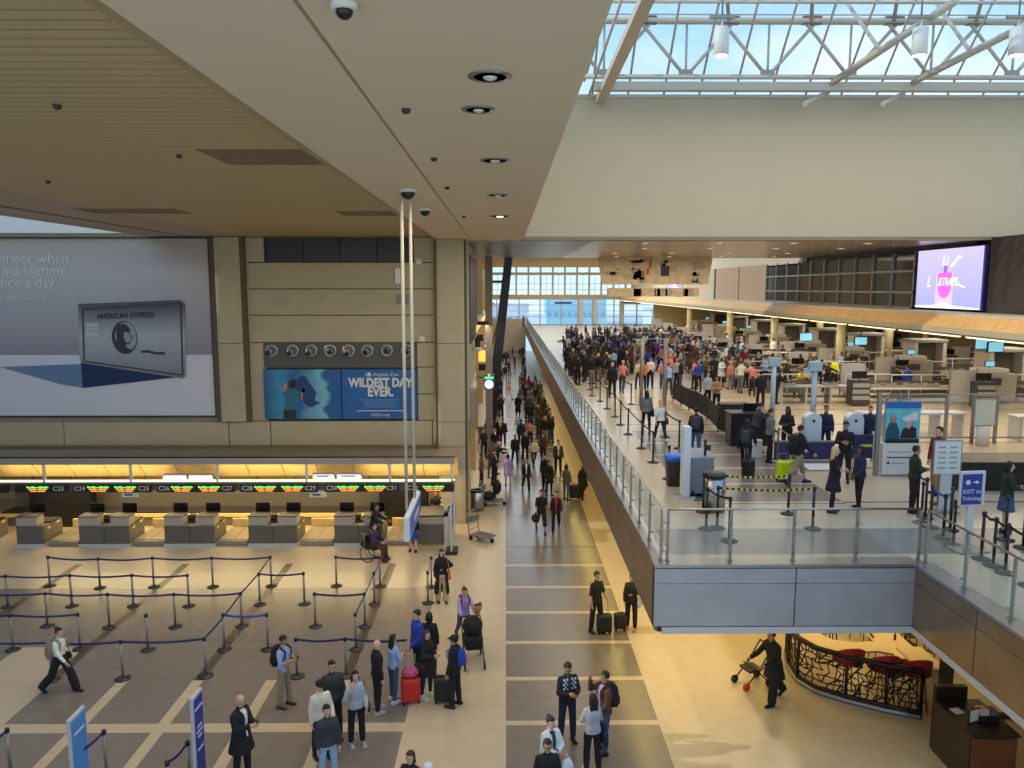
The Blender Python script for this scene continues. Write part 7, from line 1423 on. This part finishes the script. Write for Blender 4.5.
def crowd_person(x, y, z, face, i, tc, bc, hc, sk, where, group, scale=1.0, lift=0, build=False):
    d, (ps, sx_, tp_, bt, hr) = PR[i]; w = 'man' if sx_ == 'm' else 'woman'
    if not build: PLAN.append((y, (x, y, z, face, i, tc, bc, hc, sk, where, group, scale, lift))); POS.append(Vector((x, y, z))); return
    lb = None
    for cand in ('%s in %s %s, %s' % (w, tc, GW[tp_], where), '%s in %s %s and %s %s, %s' % (w, tc, GW[tp_], bc, BOTN[bt], where), '%s-haired %s in %s %s and %s %s, %s' % (hc, w, tc, GW[tp_], bc, BOTN[bt], where), '%s-haired %s in %s %s, %s, %s' % (hc, w, tc, GW[tp_], PWD[ps], where)):
        if cand not in LBL and 4 <= len(cand.split()) <= 16: lb = cand; break
    lb = lb or cand; LBL.add(lb)
    t = empty('person', (x, y, z+lift), math.radians(face), lb, 'person', group); t.scale = (scale,)*3
    for k, me in d.items():
        nm = {'top': TOPN[tp_], 'bottom': BOTN[bt], 'shoe_l': 'shoe', 'shoe_r': 'shoe'}.get(k, k)
        o = bpy.data.objects.new(nm, me); COL.objects.link(o); o.parent = t
        m = {'top': cloth(tc), 'bottom': cloth(bc), 'hair': hairm(hc), 'body': SKIN[sk]}.get(k)
        if m: o.material_slots[0].link = 'OBJECT'; o.material_slots[0].material = m
    POS.append(Vector((x, y, z)))
def scatter(n, x0, x1, y0, y1, z, cols, group, wheres, faces=(0, 360), protos=None, mind=.5, world=False, tries=60):
    """people spread over the floor area seen between pixel columns x0..x1 and pixel rows y0..y1"""
    made = 0
    for _ in range(n*tries):
        if made >= n: break
        px, py = RC.uniform(x0, x1), RC.uniform(y0, y1)
        if z == 0:
            if world: p = Vector((RC.uniform(*world[0]), RC.uniform(*world[1]), 0))
            else: p = on_z(px, py, 0)
            if p.x > 3.7: continue
        else: p = Vector((RC.uniform(*world[0]), RC.uniform(*world[1]), z)) if world else on_z(px, py, z)
        if any((q.x-p.x)**2+(q.y-p.y)**2 < mind*mind and abs(q.z-p.z) < 2 for q in POS): continue
        if z > 0 and any(abs(p.x-o[0]) < o[2]+.22 and abs(p.y-o[1]) < o[3]+.2 for o in OBST): continue
        i = RC.choice(protos or range(len(PR)-1)); u = (px-x0)/(x1-x0); wh = wheres[min(len(wheres)-1, int(u*len(wheres)))] if not world else wheres[min(len(wheres)-1, int((p.y-world[1][0])/(world[1][1]-world[1][0])*len(wheres)))]
        crowd_person(p.x, p.y, z, RC.uniform(*faces), i, RC.choice(cols), RC.choice(['black', 'black', 'dark grey', 'jeans blue', 'navy', 'khaki']), RC.choice(['black', 'black', 'brown', 'brown', 'blonde', 'grey']), RC.choice(['light', 'mid', 'mid', 'dark']), wh, group, RC.uniform(.92, 1.06)); made += 1
DK = ['black']*6+['dark grey', 'navy', 'grey', 'brown', 'maroon', 'dark green', 'olive']; MX = ['black', 'black', 'dark grey', 'navy', 'white', 'cream', 'light grey', 'brown', 'tan', 'blue', 'olive', 'pink', 'teal', 'light blue', 'beige', 'black', 'dark grey', 'navy', 'black', 'grey', 'orange', 'maroon']
GQ = 'travellers in the packed security queue'
scatter(16, 566, 610, 376, 386, ML, DK, GQ, ['front edge of the dark crowd'], (120, 240), mind=.55)
scatter(80, 563, 632, 350, 376, ML, DK+['white', 'light blue'], GQ, ['leftmost part of the packed queue', 'left part of the packed queue', 'left middle of the packed queue', 'middle of the packed queue'], (90, 260), mind=.5)
scatter(60, 625, 700, 350, 374, ML, MX, GQ, ['centre of the packed queue', 'right of centre in the packed queue', 'right part of the packed queue', 'rightmost part of the packed queue'], (60, 300), mind=.6)
scatter(60, 566, 700, 339, 351, ML, DK+['tan', 'white'], GQ, ['left in the farthest queue rows', 'middle of the farthest queue rows', 'right in the farthest queue rows'], mind=.8)
scatter(14, 655, 712, 372, 398, ML, MX, GQ, ['between queue and fence panels', 'just behind the fence panels'], mind=.6)
scatter(34, 690, 765, 358, 392, ML, MX, 'travellers at the security lanes', ['left of the front tray tables', 'at the left front tray tables', 'behind the pink T-shirt'], mind=.6)
scatter(22, 765, 875, 378, 396, ML, DK+['white', 'light blue', 'tan'], 'travellers at the security lanes', ['at the front tray tables, left end', 'at the middle of the front tray tables', 'at the right of the front tray tables'], (130, 400), mind=.6)
scatter(30, 690, 900, 348, 370, ML, MX, 'travellers at the security lanes', ['at the far lanes, left', 'at the far lanes, middle', 'at the far lanes, right'], mind=.7)
# travellers resting along the mezzanine wall and strolling on the far concourse
GC = 'people resting under the mezzanine edge'
for (ya, yb, n, wh) in ((46.5, 52, 12, ['nearest in the resting crowd', 'near part of the resting crowd']), (52, 62, 16, ['middle of the resting crowd', 'farther in the resting crowd']), (62, 74, 14, ['far end of the resting crowd', 'farthest in the resting crowd'])):
    scatter(n, 500, 560, 360, 420, 0, DK+['maroon', 'grey'], GC, wh, (150, 330), protos=[0, 1, 3, 6, 7, 11, 2], mind=.5, world=((1.5 if ya > 50 else 2.0, 2.95), (ya, yb)))
scatter(16, 0, 1, 0, 1, 0, DK+['red', 'beige'], 'people waiting left on the far concourse', ['left side of the concourse before the clock sign', 'left side of the concourse past the clock sign'], mind=.5, world=((-1.2, -.3), (52, 84)))
scatter(16, 0, 1, 0, 1, 0, DK+['brown', 'red', 'pink'], 'people at the far end of the concourse', ['nearer far end of the concourse', 'very far end of the concourse'], mind=.6, world=((-1.3, 2.6), (78, 108)))
scatter(9, 0, 1, 0, 1, 0, DK+['beige', 'teal'], 'people beside the concourse wall', ['beside the concourse wall behind the pillar', 'beside the concourse wall near the steel bin'], (20, 160), mind=.6, world=((-1.25, -.45), (34.5, 47)))
crowd_person(2.6, 112, ML, 90, 0, 'dark grey', 'black', 'black', 'light', 'alone by the railing at the far mezzanine end', 'travellers at the far windows')

PLAN.sort(key=lambda q: q[0]); NOBJ = 300-len(PEOPLE)
for k, (y, a) in enumerate(PLAN):
    if k < NOBJ: crowd_person(*a, build=True)
    else: STUFF.append((PR[a[4]][0], (a[0], a[1], a[2]), a[3], a[11], a[5], a[6], a[7], a[8]))
# past about three hundred people: the farthest rows of the crowd as one piece
mb = MB()
for d, loc, face, sc_, tc, bc, hc, sk in STUFF:
    M = Matrix.Translation(loc) @ Matrix.Rotation(math.radians(face), 4, 'Z') @ Matrix.Scale(sc_, 4)
    for k, me in d.items():
        m = {'top': cloth(tc), 'bottom': cloth(bc), 'hair': hairm(hc), 'body': SKIN[sk]}.get(k, M_black)
        mb.add([M @ v.co for v in me.vertices], [tuple(p.vertices) for p in me.polygons], m, True)
print('STUFF people', len(STUFF), 'PERSON objects', len([o for o in bpy.data.objects if o.name.startswith('person')]))
tag(mb.build('distant_crowd'), 'distant mass of travellers in the farthest rows by the bright windows', 'crowd', kind='stuff')
# trays and bags on the front tables, frames around the lanes
def tray():
    t = empty('tray'); mb = MB(); mb.box(-.28, .28, -.2, .2, 0, .02, M_eqd); mb.box(-.3, .3, -.22, -.2, 0, .13, M_eq); mb.box(-.3, .3, .2, .22, 0, .13, M_eq); mb.box(-.3, -.28, -.22, .22, 0, .13, M_eq); mb.box(.28, .3, -.22, .22, 0, .13, M_eq); mb.build('shell', t)
    mb = MB(); mb.ell((0, 0, .09), (.2, .14, .1), cloth('dark grey'), 10, 6); mb.build('contents', t); return t
tr = tray(); first = True; q = 0
for row, (y, x0) in enumerate(((37.5, 13.4), (44.5, 13.2), (51.0, 12.6), (57.5, 12.4))):
    for i, dx in enumerate((.5, 1.4, 2.6, 4.6, 5.5, 6.6, 7.6, 13.2, 14.4, 15.6, 19.2, 20.4, 21.6)):
        if RC.random() < .2: continue
        top = .845 if (dx < 4 or dx > 18) else .815
        c = tr if first else copy_tree(tr); first = False; c.location = (x0+dx, y+(.4 if dx > 18 else 0)+RC.uniform(-.1, .1), ML+top); c.rotation_euler.z = RC.uniform(-.3, .3)
        cc = RC.choice(['black', 'dark grey', 'navy', 'white', 'tan', 'red', 'blue', 'grey']); k = c.children[1]; k.material_slots[0].link = 'OBJECT'; k.material_slots[0].material = cloth(cc)
        tag(c, 'grey tray with %s belongings on the %s lane tables, %s' % (cc, ROWS[row], ['left end', 'left side', 'left of centre', 'left roller part', 'centre left', 'centre', 'just before the machine', 'just after the machine', 'right rollers', 'right roller end', 'right table start', 'right table middle', 'right table end'][i]), 'tray', 'trays on the security lane tables')
def guard():
    t = empty('guard_rail'); mb = MB(); mb.tube([(-1.5, 0, 0), (-1.5, 0, 1.25), (1.5, 0, 1.25), (1.5, 0, 0)], .035, M_eql, 6); mb.tube([(0, 0, 0), (0, 0, 1.25)], .03, M_eql, 6); mb.build('frame', t); mb = MB(); mb.box(-1.45, 1.45, -.015, .015, .3, .95, MATS['smoky_glass']); mb.build('panel', t); return t
gr_ = guard(); first = True
for row, (y, x0) in enumerate(((37.5, 13.4), (44.5, 13.2), (51.0, 12.6), (57.5, 12.4), (65, 12.5), (74, 13), (84, 13.5))):
    for i, dx in enumerate((1.0, 5.6, 14.6, 18.9)):
        c = gr_ if first else copy_tree(gr_); first = False; c.location = (x0+dx+RC.uniform(-.3, .3), y+1.2+(1.6 if i == 2 else 0), ML)
        tag(c, 'pale guard rail with dark panel behind the %s security lane, %s' % (ROWS[row], ['left end', 'left of the machine', 'right of the machine', 'right end'][i]), 'rail', 'guard rails of the security lanes')

def rack():
    t = empty('equipment_rack'); mb = MB(); mb.box(-.45, .45, -.3, .3, .05, 1.25, M_eqd, .02); mb.build('cabinet', t); mb = MB(); mb.box(-.35, .35, -.06, .0, 1.3, 1.65, M_scr); mb.box(-.03, .03, -.02, .02, 1.2, 1.4, M_black); mb.build('monitor', t)
    for z in (.3, .6, .9): mb = MB(); mb.box(-.4, .4, -.33, -.3, z, z+.2, M_eq); mb.build('drawer', t)
    return t
rk = rack(); first = True
for row, (y, x0) in enumerate(((37.5, 13.4), (44.5, 13.2), (51.0, 12.6), (57.5, 12.4), (65, 12.5), (74, 13))):
    for i, dx in enumerate((3.6, 8.9, 16.4, 22.6)):
        c = rk if first else copy_tree(rk); first = False; c.location = (x0+dx+RC.uniform(-.2, .2), y-1.0-(.9 if i == 1 else 0)+RC.uniform(-.1, .1), ML)
        tag(c, 'dark equipment cabinet with black monitor in the %s security lane, %s' % (ROWS[row], ['leftmost', 'second from left', 'third from left', 'rightmost'][i]), 'cabinet', 'equipment cabinets of the security lanes')
for row, (y, x0) in enumerate(((37.5, 13.4), (44.5, 13.2), (51.0, 12.6))):
    for i, dx in enumerate((7.6, 11.6, 21.5)):
        c = copy_tree(gr_); c.location = (x0+dx, y+.95, ML); tag(c, 'pale guard rail right behind the %s lane tables, %s' % (ROWS[row], ['before the machine', 'at the machine', 'past the portal'][i]), 'rail', 'guard rails of the security lanes')
bpy.data.scenes.remove(S2)
